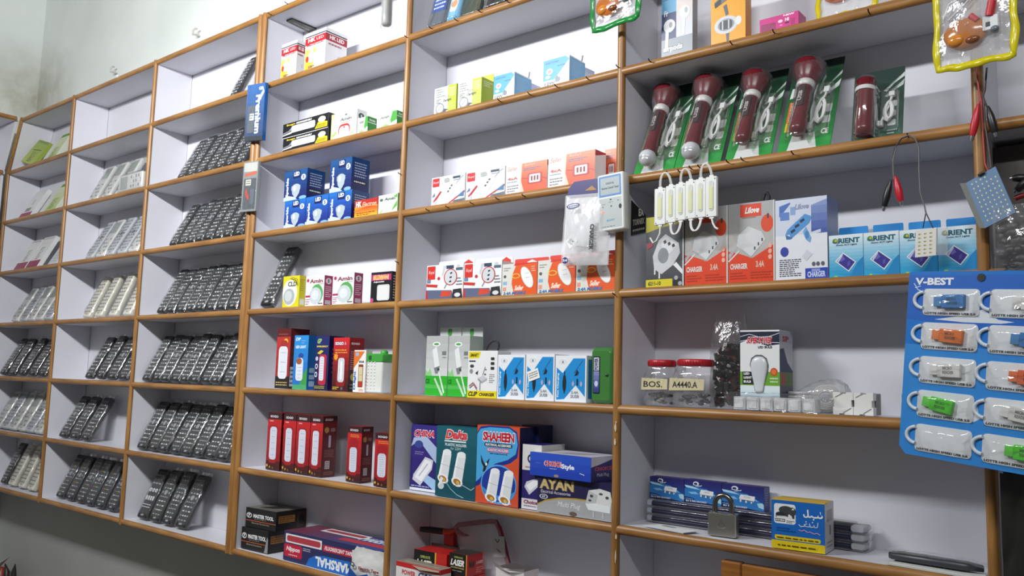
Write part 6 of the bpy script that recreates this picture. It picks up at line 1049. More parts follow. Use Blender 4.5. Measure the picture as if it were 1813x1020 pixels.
# wooden frame standing before the lowest compartments
x0 = xat(1273, -.002, .195)
t = thing('cabinet_door', 'brown wooden framed door below the padlock shelf, only its top showing', 'door', (x0, .0, .0), 0); zt_ = .1945; W = .375
m_ = MB(); m_.box(0, .004, .02, .036, .024, zt_, BROWN, .002); m_.build('stile', t); m_ = MB(); m_.box(W-.036, .004, .02, W, .024, zt_, BROWN, .002); m_.build('stile', t)
m_ = MB(); m_.box(.0365, .005, zt_-.034, W-.0365, .023, zt_-.001, wood('brown_wood_rail', '#7a4a20', '#a8702f'), .002); m_.build('top_rail', t)
m_ = MB(); m_.box(.0365, .012, .02, W-.0365, .018, zt_-.0345, BROWN, .001); m_.build('door_panel', t)
# ------------------------------------------------------------------ things hung on the front of the shelves
def pv(px, py, y, o=(0, 0, 0)): p = at(px, py, y); return Vector((p.x-o[0], p.y-o[1], p.z-o[2]))
O = at(1654, 134, -.042); U = at(1804, 101, -.060)-O
zip_bag('zip_bag', 'yellow edged zip bag hanging from the right post, orange lamp inside', O, U, (-.006, -.004, .165), '#d9cb16', bulb='#b8743e', seed=2, hc=.128)
O = at(1046, 63, -.030); U = at(1134, 31, -.042)-O
zip_bag('zip_bag', 'green edged zip bag hanging before the post left of the torches', O, U, (.016, -.003, .15), '#1f8a3c', bulb='#b86a30', seed=3, word=False, hc=.12)
# meter
p = at(1059, 412, -.034); q = at(1106, 402, -.034); H = at(1059, 311, -.034).z-p.z; W = q.x-p.x
t = thing('signal_tester', 'white remote tester box with blue framed panel hanging on the post', 'tester', (p.x, -.034, p.z)); t.rotation_euler = (0, R(-2.5), 0)
m_ = MB(); m_.slab(rrect(0, 0, W, H, .004, 3), [(0, .003), (.001, .001), (.003, 0), (.021, 0), (.023, .002)], M('#dfe1de', .4)); m_.build('casing', t)
m_ = MB(); draw(Face((W*.07, 0, H*.60), (W*.84, 0, 0), (0, 0, H*.36), (0, -1, 0)), [('r', 0, 0, 100, 100, '#3a7fc0'), ('r', 7, 9, 93, 91, '#a3aeb0'), ('t', 'DIGITAL', 32, 58, 70, 68, '#3c4448', 'b'), ('t', 'Remote Control Tester', 12, 36, 90, 47, '#3c4448', 'b')], m_); m_.build('name_plate', t)
m_ = MB(); draw(Face((W*.07, 0, H*.05), (W*.84, 0, 0), (0, 0, H*.52), (0, -1, 0)), [('r', 0, 0, 100, 100, '#b4bcba'), ('m', 4, 3, 96, 8, 1, '#4a5052'), ('t', 'ROXY', 32, 22, 70, 29, '#4a90b0', 'bi'), ('t', 'power', 8, 78, 28, 82, '#3c4448'), ('t', 'signal', 42, 84, 62, 88, '#3c4448'), ('e', 52, 94, 4, 2.6, '#2a2e32'), ('e', 54, 72, 4, 2.4, '#2a2e32'), ('e', 16, 72, 3, 2, '#2a2e32'), ('t', 'IR', 82, 86, 90, 90, '#3c4448')], m_); m_.build('control_plate', t)
m_ = MB(); m_.slab(ell(W*.86, H*.40, .0035, .0052, 14), [(-.0006, .0006), (.0004, 0)], M('#121314', .3), False); m_.build('sensor_window', t)
m_ = MB(); m_.box(W*.13, -.0012, H*.325, W*.25, .0005, H*.345, glow('#f0503c', 2.5)); m_.build('indicator_light', t)
# charger in a pouch
p = at(994, 470, -.026); q = at(1078, 470, -.026); W = q.x-p.x; Ht = at(994, 322, -.026).z-p.z
t = thing('charger_pouch', 'clear pouch with purple header and white charger hanging left of the tester', 'packet', (p.x, -.024, p.z)); rn = random.Random(31); t.rotation_euler = (0, R(3), 0)
m_ = MB(); hz = Ht*.80; o_ = [(W*.03, hz), (W*.80, hz), (W*.80, Ht*.965), (W*.62, Ht), (W*.16, Ht*.985), (W*.04, Ht*.90)]
m_.slab(o_, [(-.0012, 0), (0, 0)], M('#1d1668', .35), False); m_.build('header_card', t)
m_ = MB(); m_.slab([(W*.40, Ht*.865), (W*.66, Ht*.865), (W*.55, Ht*.92)], [(-.0018, 0), (-.0010, 0)], M('#a87e46', .5), False); m_.build('hang_hole', t)
m_ = MB()
pcr = creases(12, .006, 9)
def blg(u, v): return (0, -.0015-.014*max(0, math.sin(PI*u))**.7*max(0, math.sin(PI*min(1, v*1.0)))**.7+pcr(u, v)*min(1, 6*v), 0)
m_.sheet(W*.97, hz+.004, film('charger_film', amount=.015, rough=.22, scale=(40, 40, 30), bump=.4, milky=.40), 36, 44, blg, (0, 0, 0)); m_.build('pouch_front', t)
m_ = MB(); m_.sheet(W*.97, hz+.004, film('charger_back_film', amount=.02, rough=.2, milky=.72), 6, 6, None, (0, .0015, 0)); m_.build('pouch_back', t)
m_ = MB(); m_.slab([(W*.34, hz*.26), (W*.72, hz*.22), (W*.76, hz*.60), (W*.40, hz*.66)], [(-.013, .003), (-.011, .001), (-.003, 0)], M('#e2e4e6', .25), False); m_.build('charger', t)
m_ = MB(); m_.slab([(W*.14, hz*.34), (W*.24, hz*.22), (W*.40, hz*.34), (W*.30, hz*.46)], [(-.0145, .0), (-.0138, 0)], M('#eeeeec', .5), False)
draw(Face((W*.16, -.0146, hz*.33), (W*.12, 0, -hz*.06), (W*.08, 0, hz*.06), (0, -1, 0)), [('t', '25 W', 10, 50, 90, 90, '#6a6e74', 'b'), ('m', 8, 4, 92, 44, 2, '#7a7e84')], m_); m_.build('paper_tag', t)
m_ = MB(); draw(Face((W*.66, -.0178, hz*.20), (W*.09, 0, 0), (0, 0, hz*.40), (0, -1, 0)), [('t', 'CHARGER', 0, 0, 100, 92, '#22252a', 'db')], m_); m_.build('lettering', t); m_ = MB(); draw(Face((W*.10, -.0125, hz*.80), (W*.28, 0, .003), (0, 0, hz*.09), (0, -1, 0)), [('e', 50, 50, 50, 42, '#26306e', 0), ('e', 50, 50, 40, 30, '#cfd4de', 0), ('m', 18, 34, 84, 64, 1, '#26306e')], m_); m_.build('emblem', t)
m_ = MB(); m_.slab(ell(W*.14, hz*.06, .0065, .0065, 18), [(-.0132, 0), (-.0120, 0)], M('#28307e', .4), False); draw(Face((W*.06, -.0134, hz*.02), (W*.16, 0, 0), (0, 0, hz*.08), (0, -1, 0)), [('t', '24', 16, 30, 84, 74, '#dfe3ee', 'b')], m_); m_.build('round_sticker', t)
# six light modules on their looping cable
t = thing('light_module_strip', 'string of six white light modules looped over nails below the torches', 'light strip', tuple(at(1160, 400, -.030)))
bo = t.location
mods = ((1161, 1181, 336, 400), (1181, 1199, 331, 396), (1198.5, 1216.5, 327, 392), (1216, 1234.5, 322, 389), (1233.5, 1252.5, 319, 387), (1252, 1272, 315, 386))
wm = M('#dddbd8', .4); pos = []
for xl, xr, yt, yb in mods:
    a = pv(xl, yb, -.030, bo); b = pv(xr, yb, -.030, bo); c = pv(xl, yt, -.030, bo); w = (b.x-a.x)*.97; h = c.z-a.z
    m_ = MB(); m_.slab([(a.x+x_, a.z+z_) for x_, z_ in rrect(0, 0, w, h, .0015, 2)], [(-.006, .0008), (-.0052, 0), (0, 0)], M('#e4e6e2', .4))
    m_.slab([(a.x+w/2+x_, c.z+z_) for x_, z_ in rrect(-.004, -.001, .004, .003, .001, 2)], [(-.005, 0), (0, 0)], M('#e4e6e2', .4)); m_.slab([(a.x+w/2+x_, a.z+z_) for x_, z_ in rrect(-.004, -.003, .004, .001, .001, 2)], [(-.005, 0), (0, 0)], M('#e4e6e2', .4))
    mo = m_.build('light_module', t)
    m_ = MB(); m_.slab(rrect(a.x+w*.24, a.z+h*.14, a.x+w*.76, a.z+h*.90, w*.26, 4), [(-.0068, .0006), (-.0055, 0)], M('#d3d7d2', .3)); m_.build('lens', mo)
    m_ = MB(); m_.box(a.x+w*.33, -.0074, a.z+h*.20, a.x+w*.67, -.0066, a.z+h*.74, M('#dcdca4', .3)); m_.build('phosphor_strip', mo)
    m_ = MB()
    for sx_, sz_ in ((.84, .94), (.16, .05)): m_.slab(ell(a.x+w*sx_, a.z+h*sz_, .0011, .0011, 8), [(-.0064, 0), (-.0058, 0)], M('#2a2c2e'), False); m_.build('screw_hole', mo); m_ = MB()
    pos.append((a.x+w/2, a.z-.003, c.z+.003))
def arc(x0, z0, x1, z1, up, name='cable'):
    m = MB(); s = 1 if up else -1
    for dx in (-.0012, .0012):
        pts = [(x0+(x1-x0)*(.5-.5*math.cos(PI*i/14))+dx+s*.0, -.004-.004*math.sin(PI*i/14), z0+(z1-z0)*i/14+s*abs(x1-x0)*1.05*math.sin(PI*i/14)) for i in range(15)]
        m.tube(pts, .0014, wm, 6)
    m.build(name, t)
arc(pos[0][0], pos[0][2], pos[1][0], pos[1][2], True); arc(pos[2][0], pos[2][2], pos[3][0], pos[3][2], True); arc(pos[4][0], pos[4][2], pos[5][0], pos[5][2], True)
arc(pos[1][0], pos[1][1], pos[2][0], pos[2][1], False); arc(pos[3][0], pos[3][1], pos[4][0], pos[4][1], False)
for (i, dx, dz) in ((0, -.017, -.026), (5, .012, -.020)):
    m_ = MB(); x_, z_ = pos[i][0], pos[i][1]
    pts = [(x_, -.003, z_), (x_+dx*.02, -.004, z_+dz*.5), (x_+dx*.35, -.006, z_+dz*1.0), (x_+dx*.75, -.007, z_+dz*1.15), (x_+dx*1.1, -.007, z_+dz*.75)] if i == 0 else [(x_, -.003, z_), (x_+dx*.2, -.004, z_+dz*.4), (x_+dx*.6, -.006, z_+dz*.8), (x_+dx*1.1, -.007, z_+dz)]
    m_.tube(pts, .0019, wm, 6); m_.build('cable', t)
# dark card stuck on the inner side of the post, beyond the tester
t = thing('printed_card', 'black card with white lettering on the panel behind the tester', 'card', (.0082, 0, 0))
m_ = MB(); y0, y1 = yat(1118, .009, .81), yat(1143, .009, .80)
za, zb = zat(355, .009, y0), zat(381, .009, y1); zc, zd = zat(417, .009, y0), zat(411, .009, y1)
fc = Face((.0012, y0, zc), (0, y1-y0, zd-zc), (0, 0, za-zc), (1, 0, 0))
m_.add([(0, y0, zc), (0, y1, zd), (0, y1, zb), (0, y0, za), (.0012, y0, zc), (.0012, y1, zd), (.0012, y1, zb), (.0012, y0, za)], [(3, 2, 1, 0), (4, 5, 6, 7), (0, 1, 5, 4), (1, 2, 6, 5), (2, 3, 7, 6), (3, 0, 4, 7)], M('#1e1f1c', .4))
draw(fc, [('t', 'EX', 48, 50, 86, 72, '#e6e4da', 'b'), ('t', 'TORNEX', 8, 26, 90, 44, '#b9b7a8', 'b'), ('m', 8, 6, 90, 20, 1, '#b9b7a8')], m_); m_.build('card', t)
# alligator clips and light panels
def gator(mb_c, a, b, col, par, name):
    """rubber boot from a to b with the metal jaw sticking out at b"""
    A_, B_ = Vector(a), Vector(b); d = B_-A_; m = MB()
    m.tube([A_+d*k for k in (0, .08, .3, .55, .8, .86)], [.0016, .0028, .0050, .0058, .0046, .0036], M(col, .35), 10); o = m.build(name, par)
    m = MB(); m.tube([A_+d*k for k in (.84, .93, 1.0)], [.0032, .0028, .0020], CHROME, 8); m.build('jaw', o)
y = -.020
t = thing('clip_light', 'small white light board with clips hung on a nail before blue cartons', 'light panel', tuple(at(1609, 246, y))); bo = t.location
gw_ = M('#6d6c6c', .45)
m_ = MB(); m_.tube([pv(1582, 318, y, bo), pv(1581, 285, y, bo), pv(1587, 258, y, bo), pv(1598, 243, y, bo), pv(1609, 239, y-.001, bo), pv(1620, 245, y, bo), pv(1627, 262, y, bo), pv(1627, 300, y, bo), pv(1629, 340, y, bo), pv(1637, 366, y, bo), pv(1640, 380, y, bo)], .0011, gw_, 6); m_.tube([pv(1580, 322, y, bo), pv(1579, 290, y, bo), pv(1584, 262, y, bo), pv(1596, 245, y-.002, bo), pv(1609, 240.5, y-.003, bo)], .0011, M('#2e2c2c', .45), 6)
m_.tube([pv(1639, 378, y, bo), pv(1634, 404, y, bo)], .0009, M('#3a3836', .4), 5); m_.tube([pv(1640, 378, y, bo), pv(1652, 404, y, bo)], .0009, M('#3a3836', .4), 5); m_.build('wire', t)
gator(None, pv(1585, 312, y-.004, bo), pv(1597, 364, y-.004, bo), '#c3182c', t, 'red_clip'); gator(None, pv(1577, 318, y+.002, bo), pv(1564, 374, y+.002, bo), '#1a1a1c', t, 'black_clip')
a, b, c = pv(1620, 456, y-.002, bo), pv(1657, 452, y-.006, bo), pv(1621, 409, y-.002, bo); U, V = b-a, c-a; N_ = U.cross(V).normalized(); N_ = N_ if N_.y < 0 else -N_
m_ = MB(); k = [a, a+U, a+U+V, a+V]; m_.add(k+[p_-N_*.0025 for p_ in k], [(0, 1, 2, 3), (7, 6, 5, 4), (0, 4, 5, 1), (1, 5, 6, 2), (2, 6, 7, 3), (3, 7, 4, 0)], M('#dcdbd2', .4)); m_.build('board', t)
m_ = MB(); e0 = a+U*1.01; m_.add([e0, e0+Vector((.013, .012, .001)), e0+V+Vector((.013, .012, .002)), e0+V], [(0, 1, 2, 3)], film('tape_strip', amount=.08, milky=.4, bump=.5)); m_.build('clear_tape', t)
for r_ in range(6):
    for q_ in range(3):
        m_ = MB(); f = Face(a+U*(.14+.27*q_)+V*(.10+.145*r_), U*.13, V*.05, N_); draw(f, [('r', 0, 0, 100, 100, '#8a8a7c'), ('r', 55, 0, 100, 100, '#c9b24a')], m_); m_.build('light_chip', t)
y = -.024
t = thing('clip_light', 'grey-blue light board hanging tilted from the right post with two clips', 'light panel', tuple(at(1742, 150, y))); bo = t.location
rw_ = M('#a8323a', .45); bw_ = M('#4a3836', .5)
m_ = MB(); m_.tube([pv(1729, 120, y, bo), pv(1733, 160, y, bo), pv(1736, 172, y, bo), pv(1733, 186, y, bo)], .0013, rw_, 6); m_.tube([pv(1747, 120, y, bo), pv(1744, 160, y, bo), pv(1740, 172, y, bo), pv(1748, 190, y, bo)], .0013, M('#2a2626', .5), 6)
m_.tube([pv(1737, 174, y, bo), pv(1739, 215, y, bo), pv(1741, 250, y, bo), pv(1744, 290, y-.004, bo), pv(1750, 304, y-.008, bo)], .0013, rw_, 6); m_.tube([pv(1741, 174, y, bo), pv(1745, 225, y, bo), pv(1751, 265, y, bo), pv(1755, 298, y-.006, bo)], .0016, bw_, 6); m_.build('wire', t)
gator(None, pv(1732, 184, y-.004, bo), pv(1720, 250, y-.004, bo), '#c02030', t, 'red_clip'); gator(None, pv(1749, 188, y-.004, bo), pv(1764, 243, y-.004, bo), '#1b1a1c', t, 'black_clip')
a, b, c = pv(1744, 404, y-.012, bo), pv(1798, 376, y-.020, bo), pv(1710, 324, y-.010, bo); U, V = b-a, c-a; N_ = U.cross(V).normalized(); N_ = N_ if N_.y < 0 else -N_
m_ = MB(); k = [a, a+U, a+U+V, a+V]; m_.add(k+[p_-N_*.003 for p_ in k], [(0, 1, 2, 3), (7, 6, 5, 4), (0, 4, 5, 1), (1, 5, 6, 2), (2, 6, 7, 3), (3, 7, 4, 0)], M('#6f8cae', .3)); m_.build('board', t)
m_ = MB(); wv = Vector((-.010, .010, .003)); m_.add([a, a+V, a+V+wv, a+wv*.9], [(0, 1, 2, 3)], M('#8d9089', .35)); m_.build('side_tape', t)
m_ = MB(); e = a+V+U*.45; m_.tube([e+N_*.001, e+U*.12+N_*.003, e+U*.2+N_*.001], .0022, M('#3a3836', .4), 6); m_.build('solder_joint', t)
for r_ in range(9):
    for q_ in range(6):
        if r_ == 8 and q_ > 3: continue
        m_ = MB(); P0 = a+U*(.14+.145*q_)+V*(.08+.10*r_); f = Face(P0, U*.055, V*.05, N_); draw(f, [('r', 0, 0, 100, 100, '#8d9a8c'), ('r', 0, 45, 60, 100, '#e0e2c9')], m_); m_.build('light_chip', t)
# blister card of card readers
y0_ = -.060
TL = at(1611, 481, y0_); BL = at(1606, 797, y0_); TR = at(1813, 479, -.105)
u_ = (TR-TL).normalized(); Wc = (TR-TL).length*1.32; v_ = (TL-BL); v_ = (v_-u_*v_.dot(u_)); Hc = v_.length*1.02; v_.normalize(); n_ = u_.cross(v_)
if n_.y > 0: n_ = -n_
t = thing('reader_blister_card', 'big blue blister card of coloured card readers hanging from the right post', 'blister card', tuple(TL-v_*Hc))
t.rotation_euler = Matrix((u_, -n_, v_)).transposed().to_euler()
W, H = Wc, Hc
m_ = MB(); o_ = [(W*.06, 0), (W*.97, 0), (W, H*.03), (W, H*.98), (W*.98, H), (W*.015, H), (0, H*.985), (0, H*.045)]
m_.slab(o_, [(-.001, 0), (0, 0)], M('#1f74c8', .3), False)
fp = Face((0, -.001, 0), (W, 0, 0), (0, 0, H), (0, -1, 0))
draw(fp, [('p', [(0, 4), (5, 0), (97, 0), (100, 3), (100, 60), (0, 60)], '#2f86d2'), ('p', [(0, 98), (0, 74), (100, 66), (100, 98)], '#1560bc'), ('p', [(20, 74), (36, 76), (52, 80), (62, 75), (72, 74), (64, 73), (40, 73)], '#d6dde4'), ('p', [(44, 24), (52, 30), (54, 24), (50, 22)], '#d6dde4'), ('p', [(70, 54), (86, 52), (84, 49)], '#b9cde0'), ('l', [(4, 93.5), (7, 90), (10, 89)], .5, '#dfe7f0'), ('l', [(5, 91), (9, 92)], .5, '#dfe7f0')], m_); m_.build('backing_card', t)
m_ = MB(); f2 = Face((0, -.0016, 0), (W, 0, 0), (0, 0, H), (0, -1, 0)); draw(f2, [('t', 'V-BEST', 5, 92.5, 32, 96.5, '#e9eef4', 'b')], m_); m_.build('lettering', t)
m_ = MB(); m_.slab(ell(W*.50, H*.965, .0055, .0055, 16), [(-.0022, 0), (-.0012, 0)], M('#1c1a18'), False); m_.build('hang_hole', t)
cols = (('#2f74b4', '#d9702a', '#d9d9d4', '#4fc82a', None), ('#d9d9d4', '#2f74b4', '#d9622a', '#d9d9d4', '#4fc82a'))
for ci in range(2):
    for ri in range(5):
        x0 = W*(.115 if ci == 0 else .565); x1 = x0+W*.385; zt_ = H*(.905-.183*ri); zb_ = zt_-H*.145
        m_ = MB(); m_.slab(rrect(x0, zb_, x1, zt_, .006, 3), [(-.0020, 0), (-.0011, 0)], M('#e0e4e7', .4), False)
        draw(Face((x0, -.0022, zb_), (x1-x0, 0, 0), (0, 0, zt_-zb_), (0, -1, 0)), [('t', 'LOTTE HIGH SPEED USB 2.0', 4, 5, 94, 13, '#2f3338', 'b')], m_); bk_ = m_.build('pocket_print', t)
        m_ = MB(); hx, hz_ = x0-W*.015, (zt_+zb_)/2+H*.01
        m_.tube([(hx+W*.03-math.cos(a_)*W*.075, -.0028, hz_+math.sin(a_)*H*.045) for a_ in [R(-80+16*i) for i in range(11)]], .0026, M('#ccd6de', .25), 8); m_.build('hook_print', t)
        if cols[ci][ri]:
            cx = x0+(x1-x0)*(.50 if ci == 0 else .66)-(.0 if ri < 2 else .008*(ri == 3)); cz = (zt_+zb_)/2+.001; wd_ = W*.21; ht_ = H*.072; rr_ = random.Random(ci*7+ri).uniform(-4, 3)-(6 if ri == 3 else 0)
            m_ = MB(); m_.box(-wd_/2+wd_*.26, -.0085, -ht_/2, wd_/2, -.0025, ht_/2, M(cols[ci][ri], .4), .0008); rd_ = m_
            rot_ = Matrix.Translation((cx, 0, cz)) @ Matrix.Rotation(R(-rr_), 4, 'Y')
            draw(Face((-wd_*.12, -.0085, -ht_*.34), (wd_*.5, 0, 0), (0, 0, ht_*.7), (0, -1, 0)), [('t', 'MICRO', 12, 58, 74, 90, mixhex(cols[ci][ri], '#303438', .5), 'b'), ('t', 'READER', 12, 14, 84, 46, mixhex(cols[ci][ri], '#303438', .5), 'b')], m_)
            m_.xf(rot_); ro = m_.build('card_reader', t)
            m_ = MB(); m_.box(-wd_/2, -.0075, -ht_*.36, -wd_/2+wd_*.26, -.0035, ht_*.36, M(mixhex(cols[ci][ri], '#ffffff', .12), .4), .0006); m_.xf(rot_); m_.build('plug_cap', ro)
        m_ = MB(); pc_ = creases(ci*5+ri+1, .0035, 6)
        m_.sheet(x1-x0, zt_-zb_, film('pocket_film', amount=.05, rough=.14, scale=(45, 45, 45), bump=.35, milky=.02), 26, 16, lambda a_, c_: (0, -.0022-.0090*min(1, 5*min(a_, 1-a_))*min(1, 4*min(c_, 1-c_))+pc_(a_, c_)*min(1, 8*min(a_, 1-a_), 8*min(c_, 1-c_)), 0), (x0, 0, zb_)); m_.build('pocket_film', t)
# packets on the double post
y = -.016
def post_pack(name, label, tl, tr, br, bl, y, parts_):
    a, b, c, d = at(*bl, y), at(*br, y), at(*tr, y), at(*tl, y)
    t = thing(name, label, 'packet', tuple(a)); U = b-a; V = d-a
    for nm, prims, mat_, dep_ in parts_:
        m = MB(); n = 12; vs = []
        if prims is None:
            m.sheet(1, 1, mat_, 8, 14); rn = random.Random(len(nm)); m.v = [tuple(U*v_[0]+V*v_[2]+Vector((rn.uniform(-.0006, .0006), -dep_-.004*math.sin(PI*v_[0])*math.sin(PI*v_[2])+rn.uniform(-.001, .001), 0))) for v_ in m.v]
        else:
            f = Face((0, -dep_, 0), U, V, (0, -1, 0))
            if mat_ is not None:
                kk = [Vector((0, 0, 0)), U, U+V, V]; m.add([p_+Vector((0, -dep_, 0)) for p_ in kk]+[p_+Vector((0, .0, 0)) for p_ in kk], [(0, 1, 2, 3), (7, 6, 5, 4), (0, 4, 5, 1), (1, 5, 6, 2), (2, 6, 7, 3), (3, 7, 4, 0)], mat_)
            draw(f, prims, m)
        m.build(nm, t)
    return t
post_pack('accessory_packet', 'blue foil packet with white lettering hanging on the double post', (444, 153), (480, 147), (470, 249), (438, 252), -.014,
          [('pouch', [('g', 0, 0, 100, 100, '#163a6a', '#1f6ab4', 6, 'v'), ('r', 0, 0, 100, 8, '#14202e'), ('p', [(60, 72), (92, 90), (96, 84), (70, 66)], '#cfd9e2')], M('#1d5a9e', .25, bump=.3), .010), ('window', [('R', 10, 14, 48, 62, .1, '#5a646c'), ('r', 22, 36, 46, 48, '#dfe2e0'), ('m', 24, 38, 44, 47, 2, '#4a4e52')], None, .0104), ('lettering', [('t', 'Premium', 52, 12, 84, 80, '#e6ecf2', 'db'), ('t', 'GB', 66, 88, 92, 94, '#e6ecf2', 'b')], None, .0108), ('film', None, FILM, .0115)])
post_pack('accessory_packet', 'clear grey packet with orange print hanging on the double post', (436, 289), (466, 285), (456, 374), (430, 376), -.014,
          [('insert_card', [('r', 0, 0, 100, 100, '#8d9396'), ('r', 8, 4, 92, 66, '#4f565c'), ('r', 6, 80, 94, 98, '#c9cac4'), ('p', [(14, 70), (90, 74), (90, 80), (14, 76)], '#d2603a')], M('#9a9d9e', .3), .007), ('price_sticker', [('r', 22, 52, 58, 64, '#dfdccb'), ('m', 26, 54, 54, 63, 2, '#4a4a44')], None, .0076), ('product_picture', [('p', [(20, 40), (34, 46), (40, 36), (52, 30), (46, 22), (30, 28)], '#c9402c'), ('r', 56, 14, 84, 44, '#5f6a78')], None, .0076), ('film', None, FILM, .0095)])
# wrapped grey holder hanging from the top rail
p = at(684, 46, -.018)
t = thing('wrapped_holder', 'grey holder in crinkled clear film hanging from the top edge of the shelves', 'holder', (p.x, p.y, p.z)); rn = random.Random(9)
m_ = MB(); m_.lathe([(0, 0), (.010, .001), (.0125, .005), (.0128, .03), (.0120, .07), (.0120, .1), (0, .101)], M('#9a9c98', .4), (0, 0, 0), 18); m_.build('holder', t)
m_ = MB(); m_.lathe([(.0165, -.004), (.0155, .004), (.0150, .03), (.0150, .08), (.006, .12), (.002, .13)], BAG, (0, 0, 0), 18); m_.v = [(a+rn.uniform(-.0012, .0012), b+rn.uniform(-.0012, .0012), c+rn.uniform(-.001, .001)) for a, b, c in m_.v]
m_.sheet(.030, .026, BAG, 6, 6, lambda a, c: (0, rn.uniform(-.002, .002), 0), (-.038, 0, -.008)); m_.build('film', t)
# black packet fixed under the top board
a = [atz(px, py, 1.5318) for px, py in ((507, 36), (517, 32), (561, 50), (550, 57))]; o0 = a[0]
t = thing('flat_packet', 'black flat packet stuck under the top board beside the double post', 'packet', tuple(o0))
m_ = MB(); k = [p_-o0 for p_ in a]; dn = Vector((0, 0, -.004)); m_.add([p_+dn for p_ in k]+k, [(0, 1, 2, 3), (7, 6, 5, 4), (0, 4, 5, 1), (1, 5, 6, 2), (2, 6, 7, 3), (3, 7, 4, 0)], M('#34342e', .35)); m_.build('pouch', t)
m_ = MB(); vs, fs = text_shape('XPOWER', 1); U = k[3]-k[0]; V = k[1]-k[0]; m_.add([k[0]+dn*1.08+U*(.15+.7*q_[0])+V*(.35+.3*q_[1]) for q_ in vs], fs, M('#b0ae9e')); m_.build('lettering', t)
# narrow remote cartons of the leftmost column
def lean_carton(label, row, xl, xr, y0, L, th, dep, col, front=(), group=None, side=(), tilt=0, xm=-3.078):
    z = zs(row)+.0012; x0 = xat(xl, y0, z); w = xat(xr, y0, z)-x0
    t = thing('remote_carton', label, 'box', (max(x0, xm), y0, z), 0, group); t.rotation_euler = (R(-th), R(tilt), 0); t.location.z += w*math.sin(R(tilt))
    m = MB(); pp = {}; m.box(0, -dep, 0, w, 0, L, M(col)); draw(Face((0, -dep, 0), (w, 0, 0), (0, 0, L), (0, -1, 0)), list(front), m, pp)
    draw(Face((w, -dep, 0), (0, dep, 0), (0, 0, L), (1, 0, 0)), list(side), m); m.build('carton', t)
    for n, b in pp.items(): b.build(n, t)
grn = [('g', 0, 0, 100, 100, '#aebf5a', '#8fa63c', 6, 'v'), LT, ('t', 'REMOTE', 34, 8, 66, 50, '#3c4430', 'v'), ZZ, ('l', [(20, 56), (80, 62)], 3, '#2c3020'), ('r', 10, 90, 90, 97, '#6d8a34')]
mag = [('r', 0, 0, 100, 22, '#8d2448'), ('r', 0, 22, 100, 100, '#dcdcda'), LT, ('t', 'REMOTE', 34, 26, 64, 66, '#55585c', 'v'), ZZ, ('r', 10, 92, 90, 97, '#b9babc')]
mg2 = [('r', 0, 0, 100, 16, '#9a2248'), ('r', 0, 16, 100, 100, '#dfdfde'), ('R', 20, 20, 64, 34, .1, '#7f8386'), ('t', 'remote', 38, 44, 56, 66, '#8d9094', 'v')]
gn2 = [('g', 0, 0, 100, 100, '#a9c06a', '#d9dfd0', 6, 'v'), ('t', 'REMOTE', 46, 8, 74, 46, '#3c4430', 'v'), ('r', 0, 0, 34, 100, '#d3d6d2'), ('r', 34, 88, 100, 100, '#6a9a3a')]
gs = 'remote cartons in the leftmost column'
lean_carton('green remote carton leaning far back, leftmost column, top compartment', 6, 33, 54, .036, .122, 27, .016, '#9db04a', grn, gs, tilt=16, xm=-3.034)
lean_carton('white and green remote carton, leftmost column, top compartment', 6, 82, 105, .044, .132, 26, .022, '#cfd6c6', gn2, gs)
lean_carton('pale pinkish remote carton half behind the divider, leftmost column, top compartment', 6, 114, 124, .052, .132, 25, .016, '#d6c6c4', [('r', 14, 10, 86, 50, '#c9d0b8')], gs)
lean_carton('white remote carton with magenta foot, leftmost column, second compartment down', 5, 40, 60, .042, .142, 27, .020, '#dcdcdc', mg2, gs)
lean_carton('green and white remote carton, leftmost column, second compartment down', 5, 76, 104, .042, .142, 27, .020, '#cfd6c6', gn2, gs)
lean_carton('left one of two white remote cartons with magenta foot, third compartment down', 4, 31, 50, .044, .146, 26, .018, '#dcdcda', mag, gs)
lean_carton('right one of two white remote cartons with magenta foot, third compartment down', 4, 52, 72, .044, .152, 26, .018, '#dcdcda', mag, gs)
lean_carton('plain pale remote carton beside the divider, third compartment down, leftmost column', 4, 88, 103, .050, .14, 28, .014, '#c6c9ce', [('m', 20, 10, 80, 60, 5, '#a9adb2')], gs)
# seventh column: only a strip of it shows
def hung_bag(name, label, tl, br, y, film_m, inner, cat='bag', seed=1):
    a = at(tl[0], br[1], y); b = at(br[0], br[1], y); W = b.x-a.x; H = at(tl[0], tl[1], y).z-a.z
    t = thing(name, label, cat, (a.x, y, a.z)); rn = random.Random(seed)
    m = MB()
    for i in range(60): s = rn.uniform(.006, .013); m.ball((rn.uniform(.1, .9)*W, rn.uniform(.008, .016), rn.uniform(.06, .72)*H), s, .006, s*rn.uniform(.5, 1), M(rn.choice(('#2c2a2c', '#3a3638', '#1e1d1f', '#4a4648')), .45), 7, 5)
    m.build('contents', t)['kind'] = 'stuff'; cr = creases(seed, .005)
    m = MB(); m.sheet(W, H, film_m, 24, 28, lambda u, v: (0, -.002-.006*math.sin(PI*u)*math.sin(PI*v)+cr(u, v), 0)); m.build('bag_front', t)
    m = MB(); m.sheet(W, H, film_m, 4, 4, None, (0, .024, 0)); m.build('bag_back', t); return t
hung_bag('parts_bag', 'clear bag of dark parts hanging right of the tilted light panel', (1762, 366), (1850, 492), -.040, BAG, M('#4a4648', .5), seed=5)
hung_bag('parts_bag', 'dark bag hanging below the blue blister card at the right edge', (1779, 838), (1920, 1060), -.040, M('#242422', .3, var=.2, scale=30, bump=.5), M('#2a2a28', .5), seed=6)
carton('parts_carton', 'dark brown backdrop carton added to darken the compartment right of the post', 'box', 3, 1766, 2050, 262, .06, '#413b37', [('r', 3, 4, 97, 96, '#3b3632')], dep=.06)  # added backdrop, its dark colour stands in for the unlit compartment
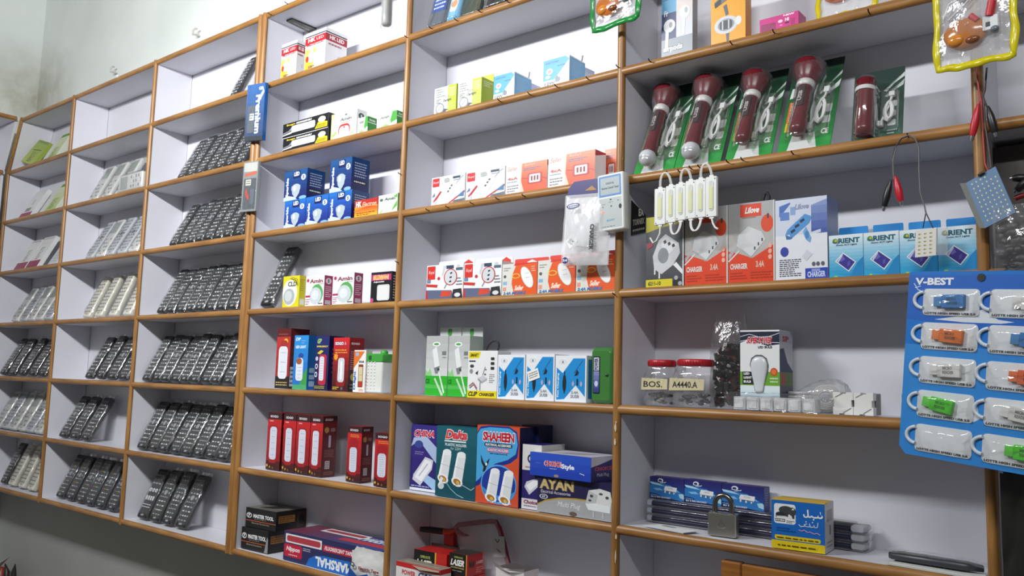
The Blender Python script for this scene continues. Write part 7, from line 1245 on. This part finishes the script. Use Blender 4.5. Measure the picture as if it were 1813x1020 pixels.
t = thing('clip_lead', 'black clips with silver jaws and a red lead at the right edge', 'clips', tuple(at(1812, 330, .0))); bo = t.location
gator(None, pv(1824, 314, .0, bo), pv(1788, 316, .0, bo), '#1c1a1c', t, 'black_clip'); gator(None, pv(1826, 312, -.004, bo), pv(1795, 342, -.004, bo), '#1c1a1c', t, 'black_clip')
m_ = MB(); m_.tube([pv(1797, 351, .004, bo), pv(1808, 347, .004, bo), pv(1822, 344, .004, bo), pv(1840, 320, .004, bo)], .004, M('#8d1e22', .4), 8); m_.build('red_lead', t)
m_ = MB(); m_.tube([pv(1824, 313, -.002, bo), pv(1850, 300, .0, bo), pv(1870, 240, .0, bo)], .0016, M('#1c1a1c', .4), 6); m_.build('lead', t)
# low counter under the shelves, out of the picture except for what stands on it
t = thing('low_counter', 'plain grey counter below the remote shelves', 'counter', (-2.95, -.02, -1.0))
m_ = MB(); m_.box(-.28, -.16, .60, .28, .16, .62, M('#8a8680', .5)); m_.build('counter_top', t); m_ = MB(); m_.box(-.27, -.15, 0, .27, .155, .599, M('#7a766e', .6)); m_.build('body', t)
p = at(6, 1018, .09); t = thing('wrapped_tool', 'red and black handled tool in foil at the lower left corner', 'tool', (p.x, .09, -.3795)); zb_ = p.z+.3795
def rel(px, py): q = at(px, py, .09); return (q.x-p.x, 0, q.z+.3795)
m_ = MB(); m_.tube([(rel(2, 1018)[0], 0, 0), rel(2, 1012), rel(3, 1004)], [.024, .022, .006], M('#8e2a1c', .4), 10); m_.build('red_grip', t)
m_ = MB(); m_.tube([(rel(12, 1018)[0], 0, 0), rel(12, 1012), rel(9, 998)], [.012, .011, .002], M('#26221f', .4), 8); m_.build('black_grip', t)
m_ = MB(); m_.tube([(rel(25, 1018)[0], 0, 0), rel(24, 1014), rel(27, 999)], [.012, .011, .002], M('#2a2624', .4), 8); m_.build('black_grip', t)
m_ = MB(); m_.tube([rel(-4, 1001), rel(6, 994), rel(17, 986)], [.012, .006, .001], CHROME, 8); m_.build('foil_tip', t)
